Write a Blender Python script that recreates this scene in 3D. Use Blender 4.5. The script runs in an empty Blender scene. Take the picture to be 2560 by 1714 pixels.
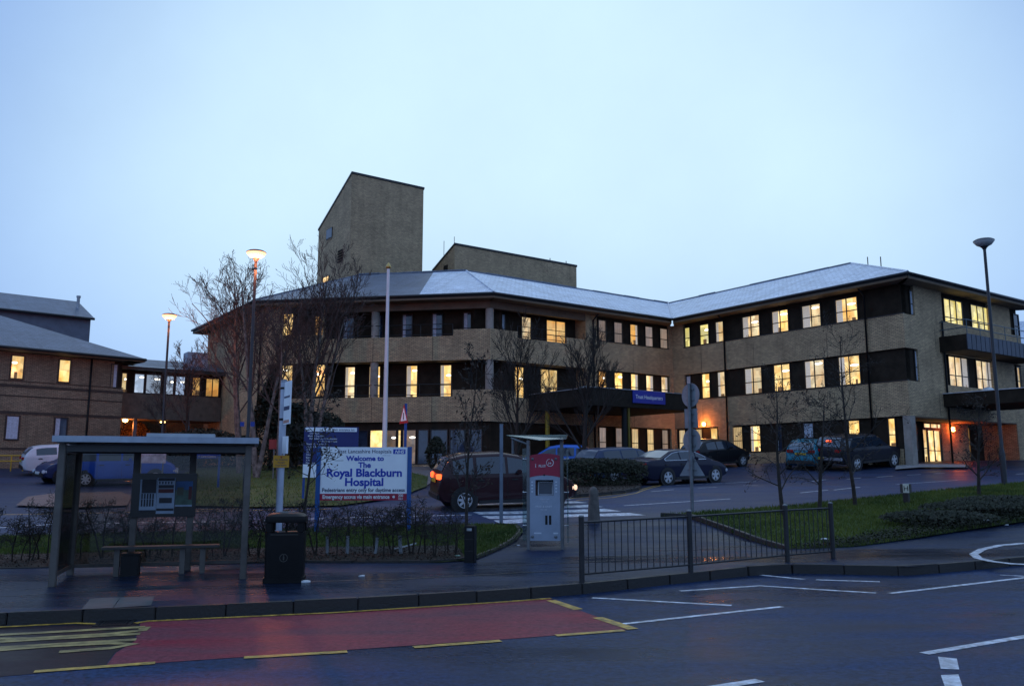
import bpy, bmesh, math, random
from mathutils import Vector, Matrix
R = math.radians
scene = bpy.context.scene
C = scene.collection

# ------------------------------------------------------------------ camera
EYE = 1.92
PITCH = R(8.69)
FPX, CX, CY = 2140.0, 1280.0, 857.0          # focal length and centre in photo pixels (2560 wide)
cam_d = bpy.data.cameras.new('camera'); cam = bpy.data.objects.new('camera', cam_d); C.objects.link(cam)
cam.location = (0, 0, EYE); cam.rotation_euler = (R(90) + PITCH, 0, 0)
cam_d.sensor_width = 36; cam_d.lens = 36 * FPX / 2560; cam_d.clip_end = 3000; cam_d.clip_start = .05
scene.camera = cam

# ------------------------------------------------------------------ sky
world = bpy.data.worlds.new('World'); scene.world = world; world.use_nodes = True
wt = world.node_tree; wt.nodes.clear()
def wn(t, **k):
    n = wt.nodes.new(t)
    for a, b in k.items(): setattr(n, a, b)
    return n
w_out = wn('ShaderNodeOutputWorld'); w_bg = wn('ShaderNodeBackground')
w_tc = wn('ShaderNodeTexCoord'); w_sep = wn('ShaderNodeSeparateXYZ')
wt.links.new(w_tc.outputs['Generated'], w_sep.inputs[0])
w_el = wn('ShaderNodeMapRange', interpolation_type='SMOOTHSTEP')          # brighter and whiter towards the zenith, as under even cloud
w_el.inputs['From Min'].default_value = -.02; w_el.inputs['From Max'].default_value = .34
wt.links.new(w_sep.outputs['Z'], w_el.inputs['Value'])
w_dot = wn('ShaderNodeVectorMath', operation='DOT_PRODUCT'); w_dot.inputs[1].default_value = Vector((.03, .98, .18)).normalized()
w_nrm = wn('ShaderNodeVectorMath', operation='NORMALIZE'); wt.links.new(w_tc.outputs['Generated'], w_nrm.inputs[0])
wt.links.new(w_nrm.outputs[0], w_dot.inputs[0])
w_gl = wn('ShaderNodeMapRange', interpolation_type='SMOOTHSTEP')          # last light behind the cloud ahead
w_gl.inputs['From Min'].default_value = .766; w_gl.inputs['From Max'].default_value = .962
wt.links.new(w_dot.outputs['Value'], w_gl.inputs['Value'])
w_m1 = wn('ShaderNodeMix', data_type='RGBA'); w_m1.inputs['A'].default_value = (.35, .55, .96, 1); w_m1.inputs['B'].default_value = (.33, .53, .93, 1)
wt.links.new(w_el.outputs[0], w_m1.inputs['Factor'])
w_m2 = wn('ShaderNodeMix', data_type='RGBA'); w_m2.inputs['B'].default_value = (.665, .90, 1.08, 1)
w_gs = wn('ShaderNodeMath', operation='MULTIPLY'); w_gs.inputs[1].default_value = 1.0
w_gm = wn('ShaderNodeMath', operation='MULTIPLY'); wt.links.new(w_gl.outputs[0], w_gm.inputs[0]); wt.links.new(w_el.outputs[0], w_gm.inputs[1])
wt.links.new(w_gm.outputs[0], w_gs.inputs[0]); wt.links.new(w_gs.outputs[0], w_m2.inputs['Factor'])
w_dk = wn('ShaderNodeMix', data_type='RGBA', blend_type='MULTIPLY')
w_da = wn('ShaderNodeMapRange'); w_da.inputs['To Min'].default_value = .92; w_da.inputs['To Max'].default_value = 1.0
wt.links.new(w_gl.outputs[0], w_da.inputs['Value']); w_dk.inputs['Factor'].default_value = 1
wt.links.new(w_m1.outputs['Result'], w_dk.inputs['A']); wt.links.new(w_da.outputs[0], w_dk.inputs['B'])
wt.links.new(w_dk.outputs['Result'], w_m2.inputs['A'])
w_ns = wn('ShaderNodeTexNoise'); w_ns.inputs['Scale'].default_value = 3.0; w_ns.inputs['Detail'].default_value = 6; w_ns.inputs['Roughness'].default_value = .6
wt.links.new(w_tc.outputs['Generated'], w_ns.inputs['Vector'])
w_nr = wn('ShaderNodeMapRange'); w_nr.inputs['To Min'].default_value = .88; w_nr.inputs['To Max'].default_value = 1.10
wt.links.new(w_ns.outputs['Fac'], w_nr.inputs['Value'])
w_m3 = wn('ShaderNodeMix', data_type='RGBA', blend_type='MULTIPLY'); w_m3.inputs['Factor'].default_value = 1
wt.links.new(w_m2.outputs['Result'], w_m3.inputs['A']); wt.links.new(w_nr.outputs[0], w_m3.inputs['B'])
w_sky = wn('ShaderNodeTexSky', sky_type='NISHITA'); w_sky.sun_disc = False
w_sky.sun_elevation = R(6); w_sky.sun_rotation = R(0); w_sky.air_density = 1.4; w_sky.dust_density = .4; w_sky.ozone_density = 4
w_ss = wn('ShaderNodeVectorMath', operation='SCALE'); w_ss.inputs['Scale'].default_value = .05
wt.links.new(w_sky.outputs[0], w_ss.inputs[0])
w_m4 = wn('ShaderNodeMix', data_type='RGBA'); w_m4.inputs['Factor'].default_value = .06
wt.links.new(w_m3.outputs['Result'], w_m4.inputs['A']); wt.links.new(w_ss.outputs[0], w_m4.inputs['B'])
wt.links.new(w_m4.outputs['Result'], w_bg.inputs['Color']); w_bg.inputs['Strength'].default_value = 1.06
wt.links.new(w_bg.outputs[0], w_out.inputs[0])

sun_d = bpy.data.lights.new('sun', 'SUN'); sun_d.energy = .12; sun_d.angle = R(60); sun_d.color = (1, .9, .8)
sun = bpy.data.objects.new('sun', sun_d); C.objects.link(sun); sun.rotation_euler = (R(35), 0, R(180)); sun.location = (0, 60, 60)

vs = scene.view_settings
scene.display_settings.display_device = 'sRGB'
vs.view_transform = 'Standard'; vs.look = 'None'; vs.exposure = 0.0; vs.gamma = 1.0; vs.use_curve_mapping = False
cy = scene.cycles
cy.max_bounces = 6; cy.diffuse_bounces = 2; cy.glossy_bounces = 3; cy.transmission_bounces = 4; cy.transparent_max_bounces = 8
cy.caustics_reflective = False; cy.caustics_refractive = False; cy.sample_clamp_indirect = 4; cy.use_denoising = True

# ------------------------------------------------------------------ site survey: photo pixel <-> place
CP, SP = math.cos(PITCH), math.sin(PITCH)
def ray(u, v):
    y = -(v - CY) / FPX
    return Vector(((u - CX) / FPX, CP - SP * y, SP + CP * y))
def at(u, v, Y):
    r = ray(u, v); k = Y / r.y
    return Vector((r.x * k, Y, EYE + r.z * k))
def proj(p):
    x, y, z = p[0], p[1], p[2] - EYE
    f = y * CP + z * SP; h = -y * SP + z * CP
    return CX + FPX * x / f, CY - FPX * h / f
PTS = [(-400, 0), (13.5, 0), (16, .05), (19, .2), (22.5, .62), (25, .87), (28, 1.1), (31, 1.28), (36, 1.42), (42, 1.8), (46, 2.2), (48.5, 2.33), (55, 2.36), (3000, 2.36)]
def prof(y):
    for (a, b), (c, d) in zip(PTS, PTS[1:]):
        if y <= c: return b + (d - b) * (y - a) / (c - a)
    return PTS[-1][1]
def H(x, y):
    h = (prof(y - .7) + prof(y) + prof(y + .7)) / 3
    xx = max(-60, min(60, x))
    return h + (.013 * xx if xx > 0 else .003 * xx)
def G(u, v, off=0.0):
    r = ray(u, v); k, st = 5.0, .5
    o = off if callable(off) else (lambda x, y: off)
    def f(k): return EYE + r.z * k - H(r.x * k, r.y * k) - o(r.x * k, r.y * k)
    while f(k) > 0 and k < 200: k += st
    a, b = k - st, k
    for _ in range(30):
        m = (a + b) / 2
        if f(m) > 0: a = m
        else: b = m
    return Vector((r.x * b, r.y * b, EYE + r.z * b))
def pave_off(x, y):
    t = max(0, min(1, (y - 15.5) / 5.0)); t = t * t * (3 - 2 * t)
    return .16 * (1 - t) + .03 * t

# ------------------------------------------------------------------ materials
MATS = {}
def nd(nt, t, **k):
    n = nt.nodes.new(t)
    for a, b in k.items(): setattr(n, a, b)
    return n
def mat(name, col, rough=.6, metal=0, spec=.5, var=None, bump=None, emit=None, coat=0, alpha=1, trans=0, vec='Object', rvar=None):
    """procedural principled material; var=(scale, amount[, second colour]); bump=(scale, strength)"""
    if name in MATS: return MATS[name]
    m = bpy.data.materials.new(name); m.use_nodes = True; nt = m.node_tree
    p = nt.nodes['Principled BSDF']
    c4 = (*col, 1)
    p.inputs['Base Color'].default_value = c4; p.inputs['Roughness'].default_value = rough; p.inputs['Metallic'].default_value = metal
    p.inputs['Specular IOR Level'].default_value = spec; p.inputs['Coat Weight'].default_value = coat; p.inputs['Coat Roughness'].default_value = .08
    p.inputs['Alpha'].default_value = alpha; p.inputs['Transmission Weight'].default_value = trans
    tc = nd(nt, 'ShaderNodeTexCoord')
    if var:
        ns = nd(nt, 'ShaderNodeTexNoise'); ns.inputs['Scale'].default_value = var[0]; ns.inputs['Detail'].default_value = 6; ns.inputs['Roughness'].default_value = .65
        nt.links.new(tc.outputs[vec], ns.inputs['Vector'])
        mr = nd(nt, 'ShaderNodeMapRange'); mr.inputs['From Min'].default_value = .3; mr.inputs['From Max'].default_value = .7
        nt.links.new(ns.outputs['Fac'], mr.inputs['Value'])
        mx = nd(nt, 'ShaderNodeMix', data_type='RGBA')
        a = var[1]
        c2 = var[2] if len(var) > 2 else tuple(min(1, c * (1 + a)) for c in col)
        mx.inputs['A'].default_value = (*[c * (1 - a) for c in col], 1); mx.inputs['B'].default_value = (*c2, 1)
        nt.links.new(mr.outputs[0], mx.inputs['Factor']); nt.links.new(mx.outputs['Result'], p.inputs['Base Color'])
        if rvar:
            rr = nd(nt, 'ShaderNodeMapRange'); rr.inputs['To Min'].default_value = rvar[0]; rr.inputs['To Max'].default_value = rvar[1]
            nt.links.new(mr.outputs[0], rr.inputs['Value']); nt.links.new(rr.outputs[0], p.inputs['Roughness'])
    if bump:
        nb = nd(nt, 'ShaderNodeTexNoise'); nb.inputs['Scale'].default_value = bump[0]; nb.inputs['Detail'].default_value = 4
        nt.links.new(tc.outputs[vec], nb.inputs['Vector'])
        bp = nd(nt, 'ShaderNodeBump'); bp.inputs['Strength'].default_value = bump[1]; bp.inputs['Distance'].default_value = .02
        nt.links.new(nb.outputs['Fac'], bp.inputs['Height']); nt.links.new(bp.outputs[0], p.inputs['Normal'])
    if emit:
        p.inputs['Emission Color'].default_value = (*emit[0], 1); p.inputs['Emission Strength'].default_value = emit[1]
    MATS[name] = m
    return m

def brick_mat(name, c1, c2, mortar, bw=.225, bh=.075, ms=.011, rough=.85, stain=.35, bump=.5):
    m = bpy.data.materials.new(name); m.use_nodes = True; nt = m.node_tree; p = nt.nodes['Principled BSDF']
    uv = nd(nt, 'ShaderNodeUVMap')
    b = nd(nt, 'ShaderNodeTexBrick'); b.inputs['Scale'].default_value = 1; b.inputs['Brick Width'].default_value = bw; b.inputs['Row Height'].default_value = bh
    b.inputs['Mortar Size'].default_value = ms; b.inputs['Mortar Smooth'].default_value = .2; b.inputs['Bias'].default_value = -.1
    b.inputs['Color1'].default_value = (*c1, 1); b.inputs['Color2'].default_value = (*c2, 1); b.inputs['Mortar'].default_value = (*mortar, 1)
    nt.links.new(uv.outputs[0], b.inputs['Vector'])
    ns = nd(nt, 'ShaderNodeTexNoise'); ns.inputs['Scale'].default_value = .55; ns.inputs['Detail'].default_value = 7; ns.inputs['Roughness'].default_value = .7
    nt.links.new(uv.outputs[0], ns.inputs['Vector'])
    mr = nd(nt, 'ShaderNodeMapRange'); mr.inputs['From Min'].default_value = .32; mr.inputs['From Max'].default_value = .68
    mr.inputs['To Min'].default_value = 1 - stain; mr.inputs['To Max'].default_value = 1 + stain * .4
    nt.links.new(ns.outputs['Fac'], mr.inputs['Value'])
    n2 = nd(nt, 'ShaderNodeTexNoise'); n2.inputs['Scale'].default_value = 9; n2.inputs['Detail'].default_value = 3
    nt.links.new(uv.outputs[0], n2.inputs['Vector'])
    m2 = nd(nt, 'ShaderNodeMapRange'); m2.inputs['From Min'].default_value = .35; m2.inputs['From Max'].default_value = .65; m2.inputs['To Min'].default_value = .88; m2.inputs['To Max'].default_value = 1.12
    nt.links.new(n2.outputs['Fac'], m2.inputs['Value'])
    mu = nd(nt, 'ShaderNodeMath', operation='MULTIPLY'); nt.links.new(mr.outputs[0], mu.inputs[0]); nt.links.new(m2.outputs[0], mu.inputs[1])
    mp = nd(nt, 'ShaderNodeMapping'); mp.inputs['Scale'].default_value = (2.3, .16, 1); nt.links.new(uv.outputs[0], mp.inputs['Vector'])      # rain streaks
    n3 = nd(nt, 'ShaderNodeTexNoise'); n3.inputs['Scale'].default_value = 1; n3.inputs['Detail'].default_value = 5; nt.links.new(mp.outputs[0], n3.inputs['Vector'])
    m3 = nd(nt, 'ShaderNodeMapRange'); m3.inputs['From Min'].default_value = .52; m3.inputs['From Max'].default_value = .72; m3.inputs['To Min'].default_value = 1; m3.inputs['To Max'].default_value = 1 - stain * .7
    nt.links.new(n3.outputs['Fac'], m3.inputs['Value'])
    mu2 = nd(nt, 'ShaderNodeMath', operation='MULTIPLY'); nt.links.new(mu.outputs[0], mu2.inputs[0]); nt.links.new(m3.outputs[0], mu2.inputs[1]); mu = mu2
    mx = nd(nt, 'ShaderNodeMix', data_type='RGBA', blend_type='MULTIPLY'); mx.inputs['Factor'].default_value = 1
    nt.links.new(b.outputs['Color'], mx.inputs['A']); nt.links.new(mu.outputs[0], mx.inputs['B'])
    nt.links.new(mx.outputs['Result'], p.inputs['Base Color']); p.inputs['Roughness'].default_value = rough
    inv = nd(nt, 'ShaderNodeMath', operation='SUBTRACT'); inv.inputs[0].default_value = 1; nt.links.new(b.outputs['Fac'], inv.inputs[1])
    bp = nd(nt, 'ShaderNodeBump'); bp.inputs['Strength'].default_value = bump; bp.inputs['Distance'].default_value = .012
    nt.links.new(inv.outputs[0], bp.inputs['Height']); nt.links.new(bp.outputs[0], p.inputs['Normal'])
    MATS[name] = m
    return m

def lit_mat(name, c1, c2, s, blinds=0.0):
    """a lit room seen through a pane: warm wall tones, brighter towards the ceiling lights, optional hanging blinds"""
    m = bpy.data.materials.new(name); m.use_nodes = True; nt = m.node_tree; p = nt.nodes['Principled BSDF']
    uv = nd(nt, 'ShaderNodeUVMap'); tc = nd(nt, 'ShaderNodeTexCoord')
    mpp = nd(nt, 'ShaderNodeMapping'); mpp.inputs['Scale'].default_value = (2.2, .9, 1); nt.links.new(uv.outputs[0], mpp.inputs['Vector'])
    ns = nd(nt, 'ShaderNodeTexNoise'); ns.inputs['Scale'].default_value = 1.3; ns.inputs['Detail'].default_value = 4
    nt.links.new(mpp.outputs[0], ns.inputs['Vector'])
    mr = nd(nt, 'ShaderNodeMapRange'); mr.inputs['From Min'].default_value = .35; mr.inputs['From Max'].default_value = .65
    nt.links.new(ns.outputs['Fac'], mr.inputs['Value'])
    mx = nd(nt, 'ShaderNodeMix', data_type='RGBA'); mx.inputs['A'].default_value = (*c1, 1); mx.inputs['B'].default_value = (*c2, 1)
    nt.links.new(mr.outputs[0], mx.inputs['Factor'])
    vo = nd(nt, 'ShaderNodeTexVoronoi', distance='CHEBYCHEV'); vo.inputs['Scale'].default_value = 2.4; nt.links.new(uv.outputs[0], vo.inputs['Vector'])      # furniture, doors, notices on the far wall
    vr = nd(nt, 'ShaderNodeSeparateColor'); nt.links.new(vo.outputs['Color'], vr.inputs[0])
    vm = nd(nt, 'ShaderNodeMapRange'); vm.inputs['To Min'].default_value = .62; vm.inputs['To Max'].default_value = 1.15; nt.links.new(vr.outputs[0], vm.inputs['Value'])
    mv = nd(nt, 'ShaderNodeMix', data_type='RGBA', blend_type='MULTIPLY'); mv.inputs['Factor'].default_value = 1 if not blinds else .4
    nt.links.new(mx.outputs['Result'], mv.inputs['A']); nt.links.new(vm.outputs[0], mv.inputs['B'])
    col = mv.outputs['Result']
    if blinds:
        wv = nd(nt, 'ShaderNodeTexWave', bands_direction='X'); wv.inputs['Scale'].default_value = 2.2; wv.inputs['Distortion'].default_value = .4
        nt.links.new(uv.outputs[0], wv.inputs['Vector'])
        m2 = nd(nt, 'ShaderNodeMapRange'); m2.inputs['To Min'].default_value = 1 - blinds; nt.links.new(wv.outputs['Fac'], m2.inputs['Value'])
        mb = nd(nt, 'ShaderNodeMix', data_type='RGBA', blend_type='MULTIPLY'); mb.inputs['Factor'].default_value = 1
        nt.links.new(col, mb.inputs['A']); nt.links.new(m2.outputs[0], mb.inputs['B']); col = mb.outputs['Result']
    oi = nd(nt, 'ShaderNodeObjectInfo'); mo = nd(nt, 'ShaderNodeMix', data_type='RGBA', blend_type='MULTIPLY'); mo.inputs['Factor'].default_value = 1      # each room its own tone
    nt.links.new(col, mo.inputs['A']); nt.links.new(oi.outputs['Color'], mo.inputs['B']); col = mo.outputs['Result']
    nt.links.new(col, p.inputs['Emission Color']); p.inputs['Emission Strength'].default_value = s
    p.inputs['Base Color'].default_value = (.03, .03, .03, 1); p.inputs['Roughness'].default_value = .08
    MATS[name] = m
    return m

BRICK = brick_mat('buff_brick', (.68, .485, .27), (.46, .325, .185), (.16, .125, .09), stain=.28)
BRICK_L = brick_mat('buff_brick_older', (.36, .265, .17), (.25, .185, .12), (.10, .085, .065), stain=.3)
SLATE = brick_mat('pale_slate', (.76, .84, .95), (.54, .61, .72), (.25, .29, .36), bw=.33, bh=.24, ms=.012, rough=.42, stain=.3, bump=.8)
SLATE_D = brick_mat('dark_slate', (.135, .165, .22), (.10, .125, .17), (.06, .07, .09), bw=.33, bh=.24, ms=.012, rough=.45, stain=.35, bump=.8)
CLAD = mat('dark_cladding', (.032, .024, .017), .9, spec=.15, var=(1.5, .4))
BLACKP = mat('black_paint', (.009, .009, .010), .45, spec=.25, var=(6, .3))
SOFFIT = mat('soffit_board', (.17, .12, .075), .8, var=(.8, .25))
CONC = mat('concrete_column', (.33, .29, .25), .85, var=(2.5, .25), bump=(20, .2))
FRAME = mat('dark_frame', (.018, .015, .014), .45, var=(3, .2))
GUTTER = mat('gutter', (.014, .015, .017), .4, var=(2, .2))
LEAD = mat('lead_flashing', (.62, .63, .66), .5, var=(3, .2))
GREYCLAD = mat('grey_sheet_cladding', (.10, .125, .17), .55, var=(2, .2))
LIT = lit_mat('lit_room', (.88, .46, .10), (1, .76, .34), 1.45)
LIT2 = lit_mat('lit_room_pale', (.80, .50, .22), (1, .82, .48), 1.15)
LITB = lit_mat('lit_room_blinds', (1, .70, .34), (1, .80, .46), .85, .45)
LITA = lit_mat('amber_pane_glow', (1, .45, .10), (.95, .60, .2), .75)
LITG = lit_mat('lit_room_green', (.95, .80, .22), (1, .92, .5), 1.1)
DIM = lit_mat('dim_room', (.55, .33, .18), (.28, .24, .22), .55)
DIMC = lit_mat('dim_room_curtained', (.62, .45, .38), (.45, .38, .36), .55, .35)
GLASS_D = mat('dark_window_glass', (.035, .05, .085), .08, spec=.9, var=(.9, .6))
CURT = mat('net_curtain', (.62, .62, .60), .9, emit=((1, .86, .66), .28), var=(14, .2))  # emission paints the room light shining through the curtain
CURT_D = mat('unlit_curtain', (.50, .56, .66), .9, var=(12, .25))
TUBE_L = mat('ceiling_light', (1, 1, 1), .5, emit=((1, .95, .80), 3.2))

# ------------------------------------------------------------------ mesh building
class MB:
    def __init__(s): s.v, s.f, s.mi = [], [], []
    def add(s, vs, fs, mi=0):
        n = len(s.v); s.v += [tuple(a) for a in vs]
        for f in fs: s.f.append(tuple(n + i for i in f)); s.mi.append(mi)
    def quad(s, a, b, c, d, mi=0): s.add([a, b, c, d], [(0, 1, 2, 3)], mi)
    def hexa(s, p, mi=0):      # 8 corners: bottom loop 0-3, top loop 4-7
        s.add(p, [(3, 2, 1, 0), (4, 5, 6, 7), (0, 1, 5, 4), (1, 2, 6, 5), (2, 3, 7, 6), (3, 0, 4, 7)], mi)
    def box(s, x0, x1, y0, y1, z0, z1, mi=0):
        s.hexa([(x0, y0, z0), (x1, y0, z0), (x1, y1, z0), (x0, y1, z0), (x0, y0, z1), (x1, y0, z1), (x1, y1, z1), (x0, y1, z1)], mi)
    def obox(s, c, ax, ay, az, hx, hy, hz, mi=0):
        c, ax, ay, az = map(Vector, (c, ax, ay, az)); p = []
        for k in (-1, 1):
            for i, j in ((-1, -1), (1, -1), (1, 1), (-1, 1)): p.append(c + ax * hx * i + ay * hy * j + az * hz * k)
        s.hexa(p, mi)
    def prism(s, poly, z0, z1, mi=0):
        n = len(poly)
        vs = [(x, y, z0) for x, y in poly] + [(x, y, z1) for x, y in poly]
        s.add(vs, [tuple(range(n - 1, -1, -1)), tuple(range(n, 2 * n))] + [(i, (i + 1) % n, n + (i + 1) % n, n + i) for i in range(n)], mi)
    def tube(s, pts, rad, n=8, mi=0, cap=True):
        pts = [Vector(p) for p in pts]
        if not isinstance(rad, (list, tuple)): rad = [rad] * len(pts)
        base = len(s.v); k = len(pts)
        prev = None
        for i, p in enumerate(pts):
            d = (pts[min(i + 1, k - 1)] - pts[max(i - 1, 0)])
            if d.length < 1e-9: d = Vector((0, 0, 1))
            d.normalize()
            if prev is None:
                a = d.cross(Vector((0, 0, 1)) if abs(d.z) < .9 else Vector((1, 0, 0))).normalized()
            else:
                a = prev - d * prev.dot(d)
                a = a.normalized() if a.length > 1e-6 else d.orthogonal().normalized()
            prev = a; b = d.cross(a)
            for j in range(n):
                t = 2 * math.pi * j / n
                s.v.append(tuple(p + (a * math.cos(t) + b * math.sin(t)) * rad[i]))
        for i in range(k - 1):
            for j in range(n):
                j2 = (j + 1) % n
                s.f.append((base + i * n + j, base + i * n + j2, base + (i + 1) * n + j2, base + (i + 1) * n + j)); s.mi.append(mi)
        if cap:
            s.f.append(tuple(base + j for j in range(n - 1, -1, -1))); s.mi.append(mi)
            s.f.append(tuple(base + (k - 1) * n + j for j in range(n))); s.mi.append(mi)
    def lathe(s, prof, n=16, c=(0, 0, 0), axis=None, mi=0, cap=True):
        """prof: (radius, height) pairs turned about an axis through c"""
        c = Vector(c); az = Vector(axis or (0, 0, 1)).normalized(); ax = az.orthogonal().normalized(); ay = az.cross(ax)
        base = len(s.v); k = len(prof)
        for r, h in prof:
            for j in range(n):
                t = 2 * math.pi * j / n
                s.v.append(tuple(c + az * h + (ax * math.cos(t) + ay * math.sin(t)) * r))
        for i in range(k - 1):
            for j in range(n):
                j2 = (j + 1) % n
                s.f.append((base + i * n + j, base + i * n + j2, base + (i + 1) * n + j2, base + (i + 1) * n + j)); s.mi.append(mi)
        for i, fl in ((0, -1), (k - 1, 1)):
            if cap and prof[i][0] > 1e-4:
                s.f.append(tuple(base + i * n + j for j in (range(n) if fl > 0 else range(n - 1, -1, -1)))); s.mi.append(mi)
    def build(s, name, mats, parent=None, smooth=False, recalc=True, uv=True, bevel=0, local=None):
        me = bpy.data.meshes.new(name); me.from_pydata(s.v, [], s.f)
        if not isinstance(mats, (list, tuple)): mats = [mats]
        for m in mats: me.materials.append(m)
        if len(mats) > 1: me.polygons.foreach_set('material_index', s.mi)
        if recalc or bevel:
            bm = bmesh.new(); bm.from_mesh(me)
            bmesh.ops.recalc_face_normals(bm, faces=bm.faces)
            if bevel:
                es = [e for e in bm.edges if len(e.link_faces) == 2 and e.calc_face_angle(0) > .6]
                bmesh.ops.bevel(bm, geom=es, offset=bevel, segments=2, affect='EDGES', clamp_overlap=True)
            bm.to_mesh(me); bm.free()
        if uv: box_uv(me)
        if smooth:
            me.polygons.foreach_set('use_smooth', [True] * len(me.polygons))
            if smooth is not True and smooth > 0: me.set_sharp_from_angle(angle=R(smooth))
        o = bpy.data.objects.new(name, me); C.objects.link(o)
        if parent is not None: put(o, parent)
        return o
def put(o, parent):
    """parent without moving: things sit at world places, so undo the parent's own transform"""
    o.parent = parent
    q = parent
    while q is not None:
        if q.get('_local'): return
        q = q.parent
    o.matrix_parent_inverse = wmat(parent).inverted()
def wmat(o):
    m = Matrix.LocRotScale(o.location, o.rotation_euler, o.scale)
    return (wmat(o.parent) @ o.matrix_parent_inverse @ m) if o.parent else m
def box_uv(me):
    """metre UVs: along the face horizontally, up its slope"""
    uvl = me.uv_layers.new(name='UVMap'); vs = me.vertices; data = uvl.data
    for p in me.polygons:
        n = p.normal
        if abs(n.z) > .995: t, b = Vector((1, 0, 0)), Vector((0, 1, 0))
        else:
            t = Vector((-n.y, n.x, 0)).normalized(); b = n.cross(t)
        for li in p.loop_indices:
            co = vs[me.loops[li].vertex_index].co
            data[li].uv = (co.dot(t), co.dot(b))
def thing(name, loc, label, cat, group=None, rotz=0, local=False):
    o = bpy.data.objects.new(name, None); C.objects.link(o); o.location = loc; o.rotation_euler = (0, 0, rotz)
    o['label'] = label; o['category'] = cat
    if group: o['group'] = group
    if local: o['_local'] = 1
    o.empty_display_size = .2
    return o
def tag(o, label, cat, group=None):
    o['label'] = label; o['category'] = cat
    if group: o['group'] = group
    return o
def structure(o, label=None):
    o['kind'] = 'structure'
    if label: o['label'] = label
    return o
TEXTS = []
def text(s, origin, right, up, size, m, parent, name='lettering', align='CENTER', bold=0.0, sx=1.0, shear=0.0, lift=.004):
    """queue one line of lettering; turned into mesh at the end"""
    TEXTS.append((s, Vector(origin), Vector(right).normalized(), Vector(up).normalized(), size, m, parent, name, align, bold, sx, shear, lift))
def drape(px_or_xy, off, step=1.0, xy=False):
    """polygon laid on the ground surface, cut on a grid so that it follows the slopes"""
    o = off if callable(off) else (lambda x, y: off)
    pts = [(p[0], p[1]) for p in px_or_xy] if xy else [tuple(G(u, v, off))[:2] for u, v in px_or_xy]
    bm = bmesh.new(); bm.faces.new([bm.verts.new((x, y, 0)) for x, y in pts])
    xs = [p[0] for p in pts]; ys = [p[1] for p in pts]
    for ax, lo, hi in ((0, min(xs), max(xs)), (1, min(ys), max(ys))):
        st = step
        k = math.floor(lo / st) + 1
        while k * st < hi:
            co = [0, 0, 0]; no = [0, 0, 0]; co[ax] = k * st; no[ax] = 1
            bmesh.ops.bisect_plane(bm, geom=bm.verts[:] + bm.edges[:] + bm.faces[:], plane_co=co, plane_no=no)
            k += 1
    bmesh.ops.triangulate(bm, faces=bm.faces[:])
    for v in bm.verts: v.co.z = H(v.co.x, v.co.y) + o(v.co.x, v.co.y)
    for f in bm.faces:
        f.normal_update()
        if f.normal.z < 0: f.normal_flip()
    return bm
def bm_obj(bm, name, m, parent=None, smooth=True):
    me = bpy.data.meshes.new(name); bm.to_mesh(me); bm.free(); me.materials.append(m); box_uv(me)
    if smooth: me.polygons.foreach_set('use_smooth', [True] * len(me.polygons))
    o = bpy.data.objects.new(name, me); C.objects.link(o)
    if parent is not None: put(o, parent)
    return o
def ribbon_bm(pts, width, off, step=.6):
    """painted line of even width following the ground"""
    o = off if callable(off) else (lambda x, y: off)
    P = []
    for a, b in zip(pts, pts[1:]):
        a, b = Vector(a[:2]), Vector(b[:2]); n = max(1, int((b - a).length / step))
        for i in range(n): P.append(a.lerp(b, i / n))
    P.append(Vector(pts[-1][:2]))
    bm = bmesh.new(); prev = None
    for i, p in enumerate(P):
        d = (P[min(i + 1, len(P) - 1)] - P[max(i - 1, 0)]).normalized(); nn = Vector((-d.y, d.x)) * width / 2
        row = []
        for s in (1, -1):
            q = p + nn * s; row.append(bm.verts.new((q.x, q.y, H(q.x, q.y) + o(q.x, q.y))))
        if prev: bm.faces.new((prev[0], prev[1], row[1], row[0]))
        prev = row
    for f in bm.faces:
        f.normal_update()
        if f.normal.z < 0: f.normal_flip()
    return bm
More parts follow.
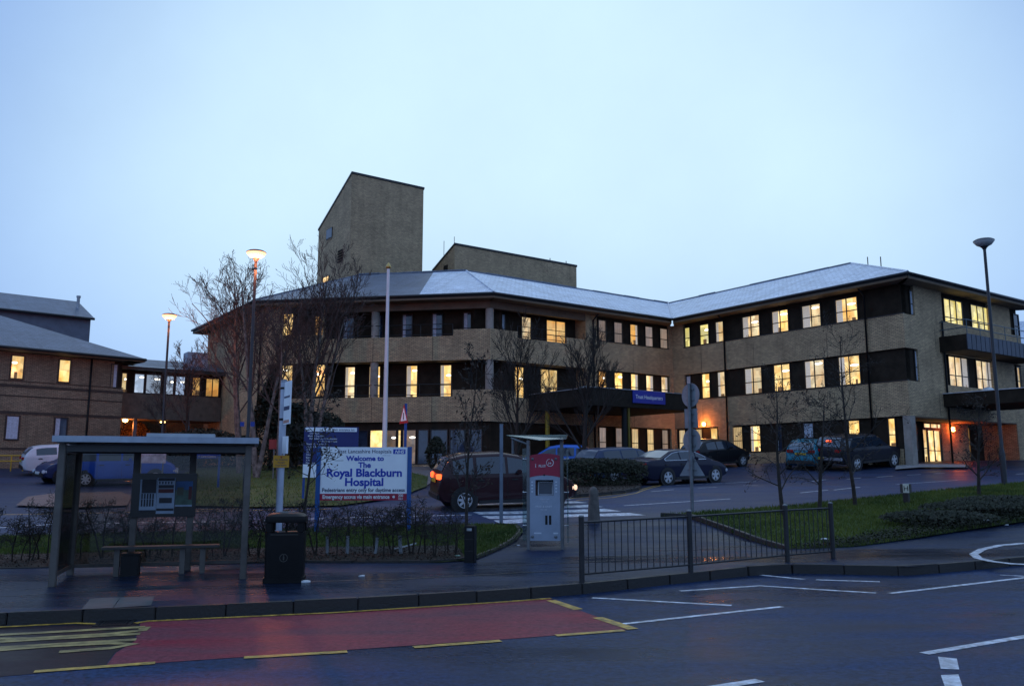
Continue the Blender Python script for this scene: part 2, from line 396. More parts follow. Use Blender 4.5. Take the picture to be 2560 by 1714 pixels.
# ================================================================== GROUND
def asphalt(name, col, rough, amount=.35, sheen=(.28, .6), scale=.6, fine=.5, worn=None):
    m = bpy.data.materials.new(name); m.use_nodes = True; nt = m.node_tree; p = nt.nodes['Principled BSDF']
    tc = nd(nt, 'ShaderNodeTexCoord')
    n1 = nd(nt, 'ShaderNodeTexNoise'); n1.inputs['Scale'].default_value = scale; n1.inputs['Detail'].default_value = 6; n1.inputs['Roughness'].default_value = .6
    n2 = nd(nt, 'ShaderNodeTexNoise'); n2.inputs['Scale'].default_value = 16; n2.inputs['Detail'].default_value = 8; n2.inputs['Roughness'].default_value = .75
    mp = nd(nt, 'ShaderNodeMapping'); mp.inputs['Scale'].default_value = (.4, 1.3, 1); mp.inputs['Rotation'].default_value = (0, 0, R(-14)); nt.links.new(tc.outputs['Object'], mp.inputs['Vector'])      # wear runs along the road
    nt.links.new(mp.outputs[0], n1.inputs['Vector']); nt.links.new(tc.outputs['Object'], n2.inputs['Vector'])
    r1 = nd(nt, 'ShaderNodeMapRange'); r1.inputs['From Min'].default_value = .33; r1.inputs['From Max'].default_value = .67
    nt.links.new(n1.outputs['Fac'], r1.inputs['Value'])
    m1 = nd(nt, 'ShaderNodeMix', data_type='RGBA'); m1.inputs['A'].default_value = (*[c * (1 - amount) for c in col], 1); m1.inputs['B'].default_value = (*(worn or [c * (1 + amount) for c in col]), 1)
    nt.links.new(r1.outputs[0], m1.inputs['Factor'])
    r2 = nd(nt, 'ShaderNodeMapRange'); r2.inputs['From Min'].default_value = .3; r2.inputs['From Max'].default_value = .7; r2.inputs['To Min'].default_value = 1 - fine; r2.inputs['To Max'].default_value = 1 + fine
    nt.links.new(n2.outputs['Fac'], r2.inputs['Value'])
    m2 = nd(nt, 'ShaderNodeMix', data_type='RGBA', blend_type='MULTIPLY'); m2.inputs['Factor'].default_value = 1
    nt.links.new(m1.outputs['Result'], m2.inputs['A']); nt.links.new(r2.outputs[0], m2.inputs['B'])
    nt.links.new(m2.outputs['Result'], p.inputs['Base Color'])
    rr = nd(nt, 'ShaderNodeMapRange'); rr.inputs['To Min'].default_value = sheen[0]; rr.inputs['To Max'].default_value = sheen[1]
    nt.links.new(r1.outputs[0], rr.inputs['Value']); nt.links.new(rr.outputs[0], p.inputs['Roughness'])
    bp = nd(nt, 'ShaderNodeBump'); bp.inputs['Strength'].default_value = .5; bp.inputs['Distance'].default_value = .008
    nt.links.new(n2.outputs['Fac'], bp.inputs['Height']); nt.links.new(bp.outputs[0], p.inputs['Normal'])
    p.inputs['Specular IOR Level'].default_value = .07
    MATS[name] = m
    return m
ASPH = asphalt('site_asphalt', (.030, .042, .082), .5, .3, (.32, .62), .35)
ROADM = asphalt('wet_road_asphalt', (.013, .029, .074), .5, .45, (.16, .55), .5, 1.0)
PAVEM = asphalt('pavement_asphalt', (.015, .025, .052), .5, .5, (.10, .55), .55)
REDM = asphalt('red_bus_surfacing', (.30, .030, .048), .6, .05, (.30, .6), .8, .6, worn=(.13, .055, .068))
BROWNP = brick_mat('brown_paving', (.17, .10, .08), (.12, .075, .065), (.06, .05, .05), bw=.2, bh=.1, ms=.01, rough=.6)
WHITEP = mat('white_road_paint', (.50, .53, .57), .5, var=(8, .72), rvar=(.3, .6))
YELLOWP = mat('yellow_road_paint', (.48, .29, .035), .5, var=(8, .72), rvar=(.3, .6))
KERBM = mat('kerb_concrete', (.018, .016, .015), .6, var=(3, .45), bump=(25, .3), rvar=(.35, .8))
EARTH = mat('leaf_litter', (.030, .022, .013), .95, var=(3, .6), bump=(12, .8))
GRASSM = mat('grass_ground', (.032, .075, .006), .95, var=(1.3, .55, (.060, .095, .008)), bump=(18, .9))

# one sheet to the horizon
def grid_axis(lo, hi, near, fine, coarse):
    a = []; x = lo
    while x < hi:
        a.append(x); x += fine if -near <= x <= near + 30 else coarse
    a.append(hi); return a
xs = [-900, -300, -120, -80] + [i * 2 for i in range(-30, 31)] + [80, 120, 300, 900]
ys = [-300, -60, -10, 0, 5, 10, 12.8, 13.5, 14.2] + [15 + i for i in range(0, 42)] + [60, 70, 90, 150, 300, 900, 1800]
mb = MB(); nx = len(xs)
for y in ys:
    for x in xs: mb.v.append((x, y, H(x, y)))
for j in range(len(ys) - 1):
    for i in range(nx - 1): mb.f.append((j * nx + i, j * nx + i + 1, (j + 1) * nx + i + 1, (j + 1) * nx + i)); mb.mi.append(0)
ground = structure(mb.build('ground', ASPH, smooth=True, recalc=False), 'dark damp asphalt of the hospital grounds rising towards the buildings')

# the main road in front
KERB_PX = [(-900, 1607), (-400, 1584), (0, 1565), (400, 1549), (850, 1528), (1260, 1502), (1467, 1485), (1700, 1459), (1906, 1436), (2005, 1433), (2140, 1437), (2273, 1440), (2420, 1427), (2560, 1413), (2900, 1376), (3300, 1335)]
KERB = [G(u, v) for u, v in KERB_PX]
road_poly = [(-40, -6), (45, -6)] + [(p.x, p.y) for p in reversed(KERB)] + [(-40, KERB[0].y - 4)]
road_poly = [(KERB[-1].x + 14, -6)] + [(p.x, p.y + .06) for p in reversed(KERB)] + [(KERB[0].x - 14, KERB[0].y - 3), (KERB[0].x - 14, -6)]
road = structure(bm_obj(drape(road_poly, .004, 1.5, xy=True), 'road', ROADM), 'wet dark main road with bus bay and lane markings')
near_pave = structure(bm_obj(drape([(-14, -5.5), (14, -5.5), (14, .6), (-14, .6)], .1, 2, xy=True), 'near_pavement', PAVEM), 'near side pavement under the photographer')

def polymark(name, px, m, parent, off=.009, step=1.0): return bm_obj(drape(px, off, step), name, m, parent)
def linemark(name, px, w, m, parent, off=.009): return bm_obj(ribbon_bm([G(u, v, off) for u, v in px], w, off), name, m, parent)
polymark('red_bus_bay', [(352, 1554), (400, 1552), (850, 1532), (1375, 1496), (1578, 1572), (1030, 1612), (400, 1655), (262, 1667), (290, 1630), (338, 1600)], REDM, road, .008)
polymark('worn_bus_bay', [(-900, 1608), (-300, 1581), (0, 1569), (349, 1554), (335, 1600), (287, 1630), (259, 1667), (0, 1690), (-900, 1760)], asphalt('worn_brown_surfacing', (.030, .018, .020), .6, .5, (.25, .6), .7), road, .007)
for a in ([(-900, 1605), (-300, 1579), (0, 1566), (190, 1556), (246, 1558)], [(338, 1556), (370, 1551), (850, 1529), (1378, 1494)]):
    linemark('yellow_edge_line', a, .10, YELLOWP, road, .012)
for a, b in (((-330, 1722), (-120, 1700)), ((85, 1677), (388, 1655)), ((610, 1642), (868, 1627)), ((1034, 1616), (1252, 1600)), ((1390, 1587), (1560, 1574))):
    linemark('yellow_dash', [a, b], .12, YELLOWP, road, .012)
linemark('yellow_bay_end', [(1377, 1499), (1446, 1522)], .15, YELLOWP, road, .012)
linemark('yellow_bay_end', [(1494, 1542), (1583, 1571)], .15, YELLOWP, road, .012)
for pts, w in (([(1560, 1558), (1955, 1515)], .10), ([(1480, 1493), (1829, 1512)], .10), ([(1900, 1436), (2012, 1447)], .09),
               ([(1700, 1476), (1900, 1463), (2190, 1481)], .10), ([(2040, 1448), (2200, 1453)], .09), ([(2224, 1482), (2560, 1443), (2900, 1402)], .10),
               ([(2310, 1632), (2560, 1590), (2900, 1535)], .12), ([(1660, 1736), (1900, 1699)], .13), ([(2500, 1436), (2560, 1439)], .07)):
    linemark('white_line', pts, w, WHITEP, road)
polymark('white_arrow_head', [(2345, 1640), (2392, 1645), (2398, 1672), (2352, 1670)], WHITEP, road)
polymark('white_arrow_shaft', [(2352, 1686), (2396, 1684), (2406, 1714), (2362, 1714)], WHITEP, road)
# BUS lettering on the red bay, read by drivers heading right
BUS_TXT = True
bus_o = G(363, 1565, .012); bus_b = G(326, 1618, .012)
across = Vector((bus_b.x - bus_o.x, bus_b.y - bus_o.y, 0)); along = (G(1375, 1496) - G(330, 1553)); along.z = 0; along.normalize()
ac_len = across.length; acn = across.normalized()
lw = ac_len / 3.25
def letter(strokes, k):
    for st in strokes:
        pts = [bus_o + acn * (lw * (k * 1.12 + .06 + x * .9)) + along * (-3.6 * (1 - y)) for x, y in st]
        bm_obj(ribbon_bm(pts, .15, .013, .4), 'bus_letter_stroke', mat('worn_yellow_paint', (.30, .22, .07), .6, var=(4, .7)), road)
letter([[(0, 0), (0, 1)], [(0, 1), (.6, 1), (.95, .9), (.95, .65), (.6, .53), (0, .53)], [(.6, .53), (1, .42), (1, .12), (.6, 0), (0, 0)]], 0)
letter([[(0, 1), (0, .2), (.2, .03), (.8, .03), (1, .2), (1, 1)]], 1)
letter([[(1, .80), (.9, .94), (.5, 1), (.1, .93), (0, .75), (.2, .58), (.8, .43), (1, .25), (.9, .07), (.5, 0), (.1, .06), (0, .2)]], 2)
# drain in the gutter
g0, g1 = G(246, 1555), G(340, 1551)
mb = MB(); dd = (g1 - g0); dd.z = 0; L_ = dd.length; dd.normalize(); nn = Vector((-dd.y, dd.x, 0))
gc = g0 - nn * .18
fr = MB()
for s in (0, 1): fr.obox(gc + dd * (s * (L_ - .05) + .025) + Vector((0, 0, .004)), dd, nn, (0, 0, 1), .025, .2, .012)
for s in (-1, 1): fr.obox(gc + dd * L_ / 2 + nn * s * .19 + Vector((0, 0, .004)), dd, nn, (0, 0, 1), L_ / 2 - .05, .015, .012)
drain = fr.build('drain_grate', BLACKP, road)
mb.obox(gc + dd * L_ / 2 + Vector((0, 0, .004)), dd, nn, (0, 0, 1), L_ / 2 - .05, .175, .004); mb.build('drain_gully', mat('gully_black', (.003, .003, .003), .9, var=(5, .2)), drain)
for i in range(9):
    b = MB(); b.obox(gc + dd * (.09 + (L_ - .18) * i / 8) + Vector((0, 0, .012)), dd, nn, (0, 0, 1), .013, .175, .006); b.build('grate_bar', BLACKP, drain)

# pavement on the far side
PB = [(3300, 1220), (2560, 1270), (2250, 1310), (1990, 1340), (1800, 1310), (1722, 1292), (1500, 1303), (1318, 1312), (1270, 1330), (1180, 1375), (700, 1385), (0, 1415), (-900, 1465)]
pv = [(p.x, p.y + .06) for p in KERB] + [tuple(G(u, v, pave_off))[:2] for u, v in PB]
pavement = structure(bm_obj(drape(pv, pave_off, 1.0, xy=True), 'pavement', PAVEM), 'damp asphalt pavement behind the kerb across the road')
# kerb stones, each its own piece
def kerb_line(pts, parent, h_off, w=.14, L=.9, top=.0, sink=.25, name='kerb_stone', m=KERBM, gap=.012, rnd=random.Random(4)):
    ho = h_off if callable(h_off) else (lambda x, y: h_off)
    P = [Vector((p[0], p[1])) for p in pts]; seg = []
    for a, b in zip(P, P[1:]): seg.append((a, b, (b - a).length))
    tot = sum(s[2] for s in seg); n = max(1, round(tot / L)); L = tot / n
    def pos(s):
        for a, b, l in seg:
            if s <= l: return a.lerp(b, s / l)
            s -= l
        return P[-1]
    for i in range(n):
        a, b = pos(i * L + gap / 2), pos((i + 1) * L - gap / 2); d = (b - a).normalized(); nn = Vector((-d.y, d.x))
        dz = rnd.uniform(-.006, .006); mb = MB(); q = []
        for zt in (0, 1):
            for p, s in ((a, 0), (b, 0), (b, 1), (a, 1)):
                c = p + nn * (s * w); base = H(p.x, p.y)
                z = base + ho(p.x, p.y) + top + dz if zt else base - sink
                if zt and s == 0: c = c + nn * .018
                q.append((c.x, c.y, z))
        mb.hexa(q); mb.build(name, m, parent, bevel=.012)
kerb_line([(p.x, p.y + .02) for p in KERB[1:-1]], pavement, pave_off, top=.006)
# two pale slabs let into the pavement by the kerb
SLAB = mat('pale_slab', (.085, .088, .09), .5, var=(3, .3))
for q in ([(204, 1522), (282, 1518), (300, 1492), (226, 1495)], [(284, 1518), (378, 1512), (386, 1489), (302, 1492)]):
    polymark('paving_slab', q, SLAB, pavement, lambda x, y: pave_off(x, y) + .008, .4)
linemark('white_circle_line', [(2760, 1378), (2700, 1362), (2620, 1356), (2560, 1357), (2500, 1362), (2455, 1372), (2434, 1384), (2446, 1394), (2480, 1402), (2530, 1408), (2600, 1411), (2690, 1404), (2760, 1378)], .16, WHITEP, pavement, lambda x, y: pave_off(x, y) + .006)
for pts in ([(1000, 1446), (1300, 1430), (1456, 1424)], [(-200, 1500), (330, 1472), (700, 1455), (1000, 1446)], [(1290, 1412), (1980, 1378)], [(1460, 1395), (1900, 1374)]):   # old trench seams
    linemark('tar_seam', pts, .05, mat('tar', (.012, .012, .014), .5, var=(4, .3)), pavement, lambda x, y: pave_off(x, y) + .004)

# driveway markings
drv = [G(u, v) for u, v in ((-900, 1300), (0, 1285), (1430, 1246), (1610, 1222), (2560, 1168), (3000, 1140), (3000, 1195), (2560, 1208), (1722, 1290), (1290, 1312), (0, 1345), (-900, 1370))]
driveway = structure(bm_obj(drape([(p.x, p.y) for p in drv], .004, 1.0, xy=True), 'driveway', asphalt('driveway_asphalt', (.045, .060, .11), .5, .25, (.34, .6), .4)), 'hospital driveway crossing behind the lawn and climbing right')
ZS = [((1262, 1306), (1640, 1284), (1610, 1279), (1232, 1299)), ]
z_near, z_far = (1262, 1309), (1425, 1243)
zl0, zl1 = Vector((1262, 1309, 0)), Vector((1420, 1243, 0))
ZROWS = [(1310, 1300, 1262, 1290), (1291, 1283, 1228, 1640), (1276, 1269, 1190, 1570), (1262, 1256, 1160, 1520), (1251, 1247, 1140, 1475), (1244, 1241, 1120, 1432)]
zrow = [([(1252, 1309), (1330, 1304), (1312, 1295), (1234, 1300)]),
        ([(1224, 1296), (1615, 1287), (1575, 1281), (1204, 1289)]),
        ([(1198, 1285), (1553, 1277), (1512, 1271), (1182, 1279)]),
        ([(1178, 1275), (1508, 1266), (1470, 1261), (1165, 1269)]),
        ([(1160, 1264), (1470, 1256), (1438, 1252), (1150, 1259)]),
        ([(1146, 1255), (1430, 1247), (1405, 1244), (1138, 1251)])]
for q in zrow: polymark('zebra_stripe', q, WHITEP, driveway, .009)
for pts in ([(-500, 1335), (0, 1318), (140, 1309), (600, 1302), (900, 1292), (1180, 1286)],):
    linemark('white_edge_line', pts, .10, WHITEP, driveway)
for pts in ([(-400, 1292), (100, 1284), (620, 1275), (830, 1271)], [(380, 1276), (600, 1270), (830, 1266)]):
    linemark('yellow_line', pts, .07, YELLOWP, driveway)
for pts in ([(1410, 1246), (1490, 1241), (1560, 1233), (1605, 1222), (1642, 1212)], [(1440, 1250), (1530, 1243), (1590, 1232), (1625, 1220), (1660, 1210)]):
    linemark('yellow_line', pts, .07, YELLOWP, driveway)
for pts in ([(1560, 1263), (1700, 1254), (1826, 1246)], [(1628, 1228), (1684, 1223)], [(1745, 1219), (1792, 1217)], [(1858, 1213), (1895, 1212)], [(2000, 1231), (2040, 1227), (2070, 1224)], [(2085, 1224), (2150, 1217)],
            [(2030, 1202), (2066, 1198)], [(2116, 1197), (2152, 1194)], [(2192, 1192), (2232, 1189)], [(2268, 1187), (2302, 1185)], [(2335, 1183), (2362, 1182)], [(2240, 1210), (2395, 1199)], [(2560, 1183), (2540, 1185)], [(1690, 1212), (1890, 1203)]):
    linemark('white_line', pts, .09, WHITEP, driveway)

# brown paved ramp, left
ramp = structure(bm_obj(drape([(40, 1262), (70, 1240), (135, 1232), (300, 1228), (330, 1240), (318, 1262), (180, 1268)], .06, .7), 'paved_ramp', BROWNP), 'brown block paved ramp at the car park mouth')

# lawns
def lawn(name, px, off, label, edge=None, m=GRASSM, kerb_h=None):
    o = structure(bm_obj(drape(px, off, .8), name, m), label)
    return o
LAWN1 = [(-900, 1448), (-300, 1432), (0, 1420), (700, 1402), (1100, 1404), (1186, 1396), (1248, 1370), (1292, 1345), (1308, 1326), (1296, 1312), (1240, 1309), (1000, 1312), (600, 1326), (0, 1338), (-900, 1360)]
l1o = lambda x, y: .05 + max(0, min(1, (y - 16.5) / 2.5)) * .03 + (.10 if y < 17.5 else .10 * max(0, 1 - (y - 17.5) / 2))
lawn1 = lawn('lawn', LAWN1, l1o, 'grass verge between pavement hedge and driveway')
lk = [G(u, v, l1o) for u, v in [(1000, 1405), (1100, 1404), (1186, 1396), (1248, 1370), (1292, 1345), (1308, 1326), (1296, 1312), (1240, 1309)]]
kerb_line([(p.x, p.y) for p in lk], lawn1, l1o, w=.12, L=.6, top=.03)
kerb_line([(p.x, p.y) for p in [G(u, v, l1o) for u, v in [(-300, 1434), (0, 1422), (700, 1404), (1000, 1405)]]], lawn1, l1o, w=.06, L=.9, top=.02)
bed1 = bm_obj(drape([(-900, 1446), (-300, 1431), (0, 1419), (700, 1401), (1100, 1402), (1160, 1392), (1150, 1362), (700, 1368), (0, 1385), (-900, 1410)], lambda x, y: l1o(x, y) + .012, .8), 'hedge_bed', EARTH, lawn1)
LAWN2 = [(440, 1262), (640, 1266), (850, 1262), (1010, 1240), (1066, 1215), (1070, 1190), (1000, 1172), (700, 1163), (500, 1168), (440, 1190)]
lawn2 = lawn('birch_lawn', LAWN2, .06, 'mossy grass under the birch trees beyond the driveway')
BANK = [(1650, 1288), (1722, 1292), (1830, 1330), (1960, 1374), (2130, 1366), (2360, 1332), (2560, 1302), (3100, 1235), (3100, 1175), (2560, 1206), (2250, 1236), (2000, 1262), (1740, 1280)]
def bank_off(x, y): return .07 + .25 * max(0, min(1, (y - 19.5) / 3)) * max(0, min(1, (29 - y) / 4))
bank = lawn('grass_bank', BANK, .07, 'green grass bank beside the driveway on the right')
bk = [G(u, v, .07) for u, v in [(1650, 1288), (1722, 1292), (1830, 1330), (1960, 1374)]]
kerb_line([(p.x, p.y) for p in bk], bank, .1, w=.14, L=.8, top=.05)
IVY = mat('dark_ground_ivy', (.020, .026, .010), .9, var=(4, .6), bump=(14, 1))
ivy_bed = bm_obj(drape([(1960, 1372), (2130, 1364), (2360, 1330), (2560, 1300), (3100, 1234), (3100, 1215), (2560, 1250), (2450, 1262), (2350, 1285), (2250, 1322), (2110, 1350)], .082, .8), 'ivy_bed', IVY, bank)
ISLE = [(1405, 1238), (1488, 1233), (1560, 1226), (1597, 1219), (1606, 1211), (1585, 1202), (1500, 1180), (1400, 1186), (1380, 1205)]
isle = structure(bm_obj(drape(ISLE, .10, .6), 'planted_island', EARTH), 'kerbed planting island with a clipped hedge beside the zebra')
ik = [G(u, v, .1) for u, v in ISLE[:6]]
kerb_line([(p.x, p.y) for p in ik], isle, .12, w=.12, L=.7)
fore = structure(bm_obj(drape([(1030, 1225), (1066, 1213), (1100, 1190), (1100, 1166), (1000, 1166), (1020, 1185)], .03, 1), 'forecourt_paving', mat('grey_setts', (.15, .14, .14), .7, var=(6, .3))), 'grey paved forecourt outside the ground floor')
fp = [G(u, v) for u, v in [(1700, 1188), (1870, 1180)]]
entry_step = structure(bm_obj(drape([(2238, 1172), (2300, 1167), (2420, 1167), (2420, 1160), (2300, 1158), (2240, 1163)], .10, 1), 'entrance_kerb', mat('pale_kerb', (.3, .29, .28), .8, var=(3, .3))), 'pale kerb step in front of the side entrance')
# ================================================================== HOSPITAL BUILDING
def V2(a): return Vector((math.sin(R(a)), math.cos(R(a))))
U1, U2, UC = V2(-35.6), V2(54.4), V2(-80.6)
NA, NB, NC = -U1, -U2, Vector((-.163, -.987)).normalized()
B0 = Vector((20.4, 43.9)); INN = B0 + U1 * 16.4; KK = INN - U2 * 14.88; LL = KK + UC * 13.86; MM = LL + U1 * 11.57
FL = 2.36
S0, S1, S2 = 3.19, 6.69, 10.19
H0, H1, H2 = 4.87, 8.40, 11.82
EAVE, RIDGE = 12.13, 15.5
class Face:
    def __init__(s, o, d, n): s.o, s.d, s.n = Vector(o), Vector(d), Vector(n)
    def p(s, t, z, o=0):
        q = s.o + s.d * t + s.n * o
        return Vector((q.x, q.y, z))
    def t(s, u, z, o=0):
        a, b = -30.0, 60.0
        fa = proj(s.p(a, z, o))[0] - u
        # bisect on the visible stretch
        lo, hi = -3.0, 30.0
        flo = proj(s.p(lo, z, o))[0] - u
        for _ in range(50):
            m = (lo + hi) / 2; fm = proj(s.p(m, z, o))[0] - u
            if (fm > 0) == (flo > 0): lo = m
            else: hi = m
        return (lo + hi) / 2
    def z(s, v, t, o=0):
        lo, hi = -5.0, 40.0
        for _ in range(50):
            m = (lo + hi) / 2
            if proj(s.p(t, m, o))[1] > v: lo = m
            else: hi = m
        return (lo + hi) / 2
    def box(s, mb, t0, t1, z0, z1, o0, o1, mi=0):
        mb.hexa([s.p(t0, z0, o0), s.p(t1, z0, o0), s.p(t1, z0, o1), s.p(t0, z0, o1), s.p(t0, z1, o0), s.p(t1, z1, o0), s.p(t1, z1, o1), s.p(t0, z1, o1)], mi)
FB, FE, FA, FC, FD = Face(B0, U1, NB), Face(B0, U2, NA), Face(KK, U2, NA), Face(KK, UC, NC), Face(LL, U1, NB)
hosp = thing('hospital_building', (*KK, FL), 'three storey buff brick hospital with slate hipped roof and angled loggia corner', 'building')

rw = random.Random(11)
PANE = {'lit': LIT, 'pale': LIT2, 'blinds': LITB, 'amber': LITA, 'green': LITG, 'dim': DIM, 'dimc': DIMC, 'dark': GLASS_D, 'curt': GLASS_D}
def window(parent, F, t0, t1, z0, z1, kind, o=-.15, cols=1, trans=.45, bar=.055, extra=None):
    """one window: frame with bars (part), a pane per light, curtain and ceiling light as seen (sub-parts)"""
    if t0 > t1: t0, t1 = t1, t0
    mb = MB(); d0, d1 = o + .005, o + .075
    F.box(mb, t0, t1, z0, z0 + bar, d0, d1); F.box(mb, t0, t1, z1 - bar, z1, d0, d1)
    F.box(mb, t0, t0 + bar, z0 + bar, z1 - bar, d0, d1); F.box(mb, t1 - bar, t1, z0 + bar, z1 - bar, d0, d1)
    w = (t1 - t0 - bar) / cols
    for i in range(1, cols): F.box(mb, t0 + w * i, t0 + w * i + bar, z0 + bar, z1 - bar, d0, d1 - .004)
    zt = z0 + (z1 - z0) * trans if trans else None
    if zt:
        for i in range(cols): F.box(mb, t0 + w * i + bar, t0 + w * (i + 1), zt - .025, zt + .025, d0, d1 - .01)
    f = mb.build('window', FRAME, parent); br = rw.uniform(.55, 1.15); wm = rw.uniform(-.12, .10); tone = (br, br * (1 + wm * .5), br * (1 + wm * 1.6), 1)
    for i in range(cols):
        rows = [(z0 + bar, zt - .025), (zt + .025, z1 - bar)] if zt else [(z0 + bar, z1 - bar)]
        for a, b in rows:
            q = MB(); F.box(q, t0 + w * i + bar, t0 + w * (i + 1), a, b, o + .008, o + .03); q.build('pane', PANE[kind], f).color = tone
    e = extra or ''
    if 'c' in e or 'C' in e:       # curtain on the left (c) or right (C) as seen from the road
        side = 'c' in e
        # which end of t is left in the picture?
        left_is_t0 = proj(F.p(t0, z0))[0] < proj(F.p(t1, z0))[0]
        ww = (t1 - t0) * rw.uniform(.28, .42)
        a, b = (t0 + bar + .01, t0 + ww) if left_is_t0 == side else (t1 - ww, t1 - bar - .01)
        n = 7; q = MB()
        for i in range(n):
            ta, tb = a + (b - a) * i / n, a + (b - a) * (i + 1) / n; oo = o + .034 + (.012 if i % 2 else 0)
            F.box(q, ta, tb, z0 + bar + .01, z1 - bar - .01, o + .031, oo)
        q.build('curtain', CURT if kind not in ('dark', 'curt') else CURT_D, f)
    if kind == 'curt':
        q = MB(); n = 8; a, b = t0 + bar + .01, t1 - bar - .01
        for i in range(n): F.box(q, a + (b - a) * i / n, a + (b - a) * (i + 1) / n, z0 + bar + .01, z1 - bar - .01, o + .031, o + .036 + (.012 if i % 2 else 0))
        q.build('curtain', CURT_D, f)
    if kind in ('lit', 'pale', 'green', 'amber') and z1 - z0 > 1.2 and rw.random() < .6:      # things standing on the sill inside
        for _ in range(rw.randint(1, 2)):
            w2 = rw.uniform(.06, .16); ct = rw.uniform(t0 + bar + w2, t1 - bar - w2); h2 = rw.uniform(.12, .42); q = MB()
            F.box(q, ct - w2, ct + w2, z0 + bar + .005, z0 + bar + h2, o + .031, o + .034); q.build('sill_item', mat('indoor_silhouette', (.05, .04, .03), .8, var=(5, .4), emit=((.5, .28, .12), .25)), f)  # small emission puts dim room light into the silhouette
    if 'l' in e or 'L' in e:       # a ceiling light seen through the pane
        left_is_t0 = proj(F.p(t0, z0))[0] < proj(F.p(t1, z0))[0]
        r = .72 if ('l' in e) == left_is_t0 else .28
        cz = z0 + (z1 - z0) * rw.uniform(.66, .86); ct = t0 + (t1 - t0) * r; hw = min(.26, (t1 - t0) * .22)
        q = MB(); cpt = F.p(ct, cz, o + .034); ring = [F.p(ct + hw * math.cos(k * math.pi / 6), cz + .06 * math.sin(k * math.pi / 6), o + .034) for k in range(12)]; ring2 = [F.p(ct + hw * .8 * math.cos(k * math.pi / 6), cz + .045 * math.sin(k * math.pi / 6), o + .05) for k in range(12)]; q.add(ring + ring2, [tuple(range(12)), tuple(range(12, 24))] + [(k, (k + 1) % 12, 12 + (k + 1) % 12, 12 + k) for k in range(12)]); q.build('ceiling_light', TUBE_L, f)
    return f
def wpx(F, u0, u1, z0, z1, kind, **k): return window(hosp, F, F.t(u0, (z0 + z1) / 2, k.get('o', -.15)), F.t(u1, (z0 + z1) / 2, k.get('o', -.15)), z0, z1, kind, **k)

wall = lambda mb, name='wall', m=BRICK: mb.build(name, m, hosp)
# ---- dark cladding cores (behind the brick bands)
mb = MB(); FB.box(mb, .155, 16.4, 1.6, H2, -.6, -.155); wall(mb, 'cladding_panel', CLAD)
mb = MB(); FA.box(mb, 7.35, 14.88, 1.6, H2, -.6, -.155); FA.box(mb, 0, 7.35, 1.6, H0, -.6, -.155); wall(mb, 'cladding_panel', CLAD)
mb = MB(); FC.box(mb, 0, 13.86, 1.6, H0 + .1, -.6, -.155); FC.box(mb, 9.6, 13.7, H0, H2, -.6, -.155); wall(mb, 'cladding_panel', CLAD)
mb = MB(); FE.box(mb, .2, 13, H0, H2, -.9, -.155); FE.box(mb, .2, 13, 1.6, H0, -2.6, -2.0); wall(mb, 'cladding_panel', CLAD)
# ---- brick
tp = FB.t(1711, 8); td = FB.t(1797, 4); tg = FB.t(1832, 4)
mb = MB()
for z0, z1 in ((H0, S1), (H1, S2)): FB.box(mb, 0, 16.4, z0, z1, -.15, 0)
FB.box(mb, .5, 16.4, 1.6, S0, -.15, 0)
for z0, z1 in ((S1, H1), (S2, H2)): FB.box(mb, tp, 16.4, z0, z1, -.15, 0)
FB.box(mb, FB.t(1690, 4), 16.4, S0, H0, -.15, 0); FB.box(mb, tg, td, S0, H0, -.15, 0)
FB.box(mb, 0, 16.4, H2 - .28, H2, -.15, .0) if False else None
wall(mb)
mb = MB(); FB.box(mb, 0, .42, 1.6, H0, -.45, -.0); wall(mb, 'corner_pillar', CONC)
# end face
te = FE.t(2292, 9)
mb = MB()
FE.box(mb, .152, 13, H0, S1, -.15, 0); FE.box(mb, .152, 13, H1, S2, -.15, 0)
eb = [(te, FE.t(2358, 10)), (FE.t(2476, 10), FE.t(2529, 10))]
for a, b in eb: FE.box(mb, a, b, S2, H2, -.15, 0)
eb1 = [(te, FE.t(2369, 7)), (FE.t(2484, 7), FE.t(2540, 7))]
for a, b in eb1: FE.box(mb, a, b, S1, H1, -.15, 0)
FE.box(mb, FE.t(2352, 3.5, -2), FE.t(2420, 3.5, -2), 1.6, H0, -2.0, -1.9)
FE.box(mb, 11.5, 13, 1.6, H0, -2, -.0)
wall(mb)
mb = MB(); FE.box(mb, .45, 11.5, H0 - .06, H0 - .004, -2.0, 0); wall(mb, 'entrance_ceiling', SOFFIT)
# face A
mb = MB(); ta0 = FA.t(1493, 9); ta1 = FA.t(1674, 9); tp0 = 7.35
for z0, z1 in ((H0, S1), (H1, S2)): FA.box(mb, tp0, 14.88, z0, z1, -.15, 0)
for z0, z1 in ((S0 - .2, H0), (S1, H1), (S2, H2)):
    FA.box(mb, tp0, ta0, z0, z1, -.15, 0); FA.box(mb, ta1, 14.88, z0, z1, -.15, 0)
FA.box(mb, 0, 14.88, 1.6, S0 - .2, -.15, 0)
FA.box(mb, 7.2, 7.35, H0, H2, -1.1, 0)
LOW = .37
tn = FA.t(1294, 10); tr = FA.t(1417, 10)
FA.box(mb, 0, 7.2, H0, S1 - LOW - .7, -.15, 0); FA.box(mb, 0, 7.2, S1 - LOW - .7, S1 - LOW, -.15, 0); FA.box(mb, 0, FA.t(1290, 7), S1 - LOW, S1, -.15, 0)
FA.box(mb, 0, 7.2, H1, S2 - LOW, -.15, 0); FA.box(mb, 0, tn, S2 - LOW, S2, -.15, 0); FA.box(mb, tr, 7.2, S2 - LOW, S2, -.15, 0)
wall(mb)
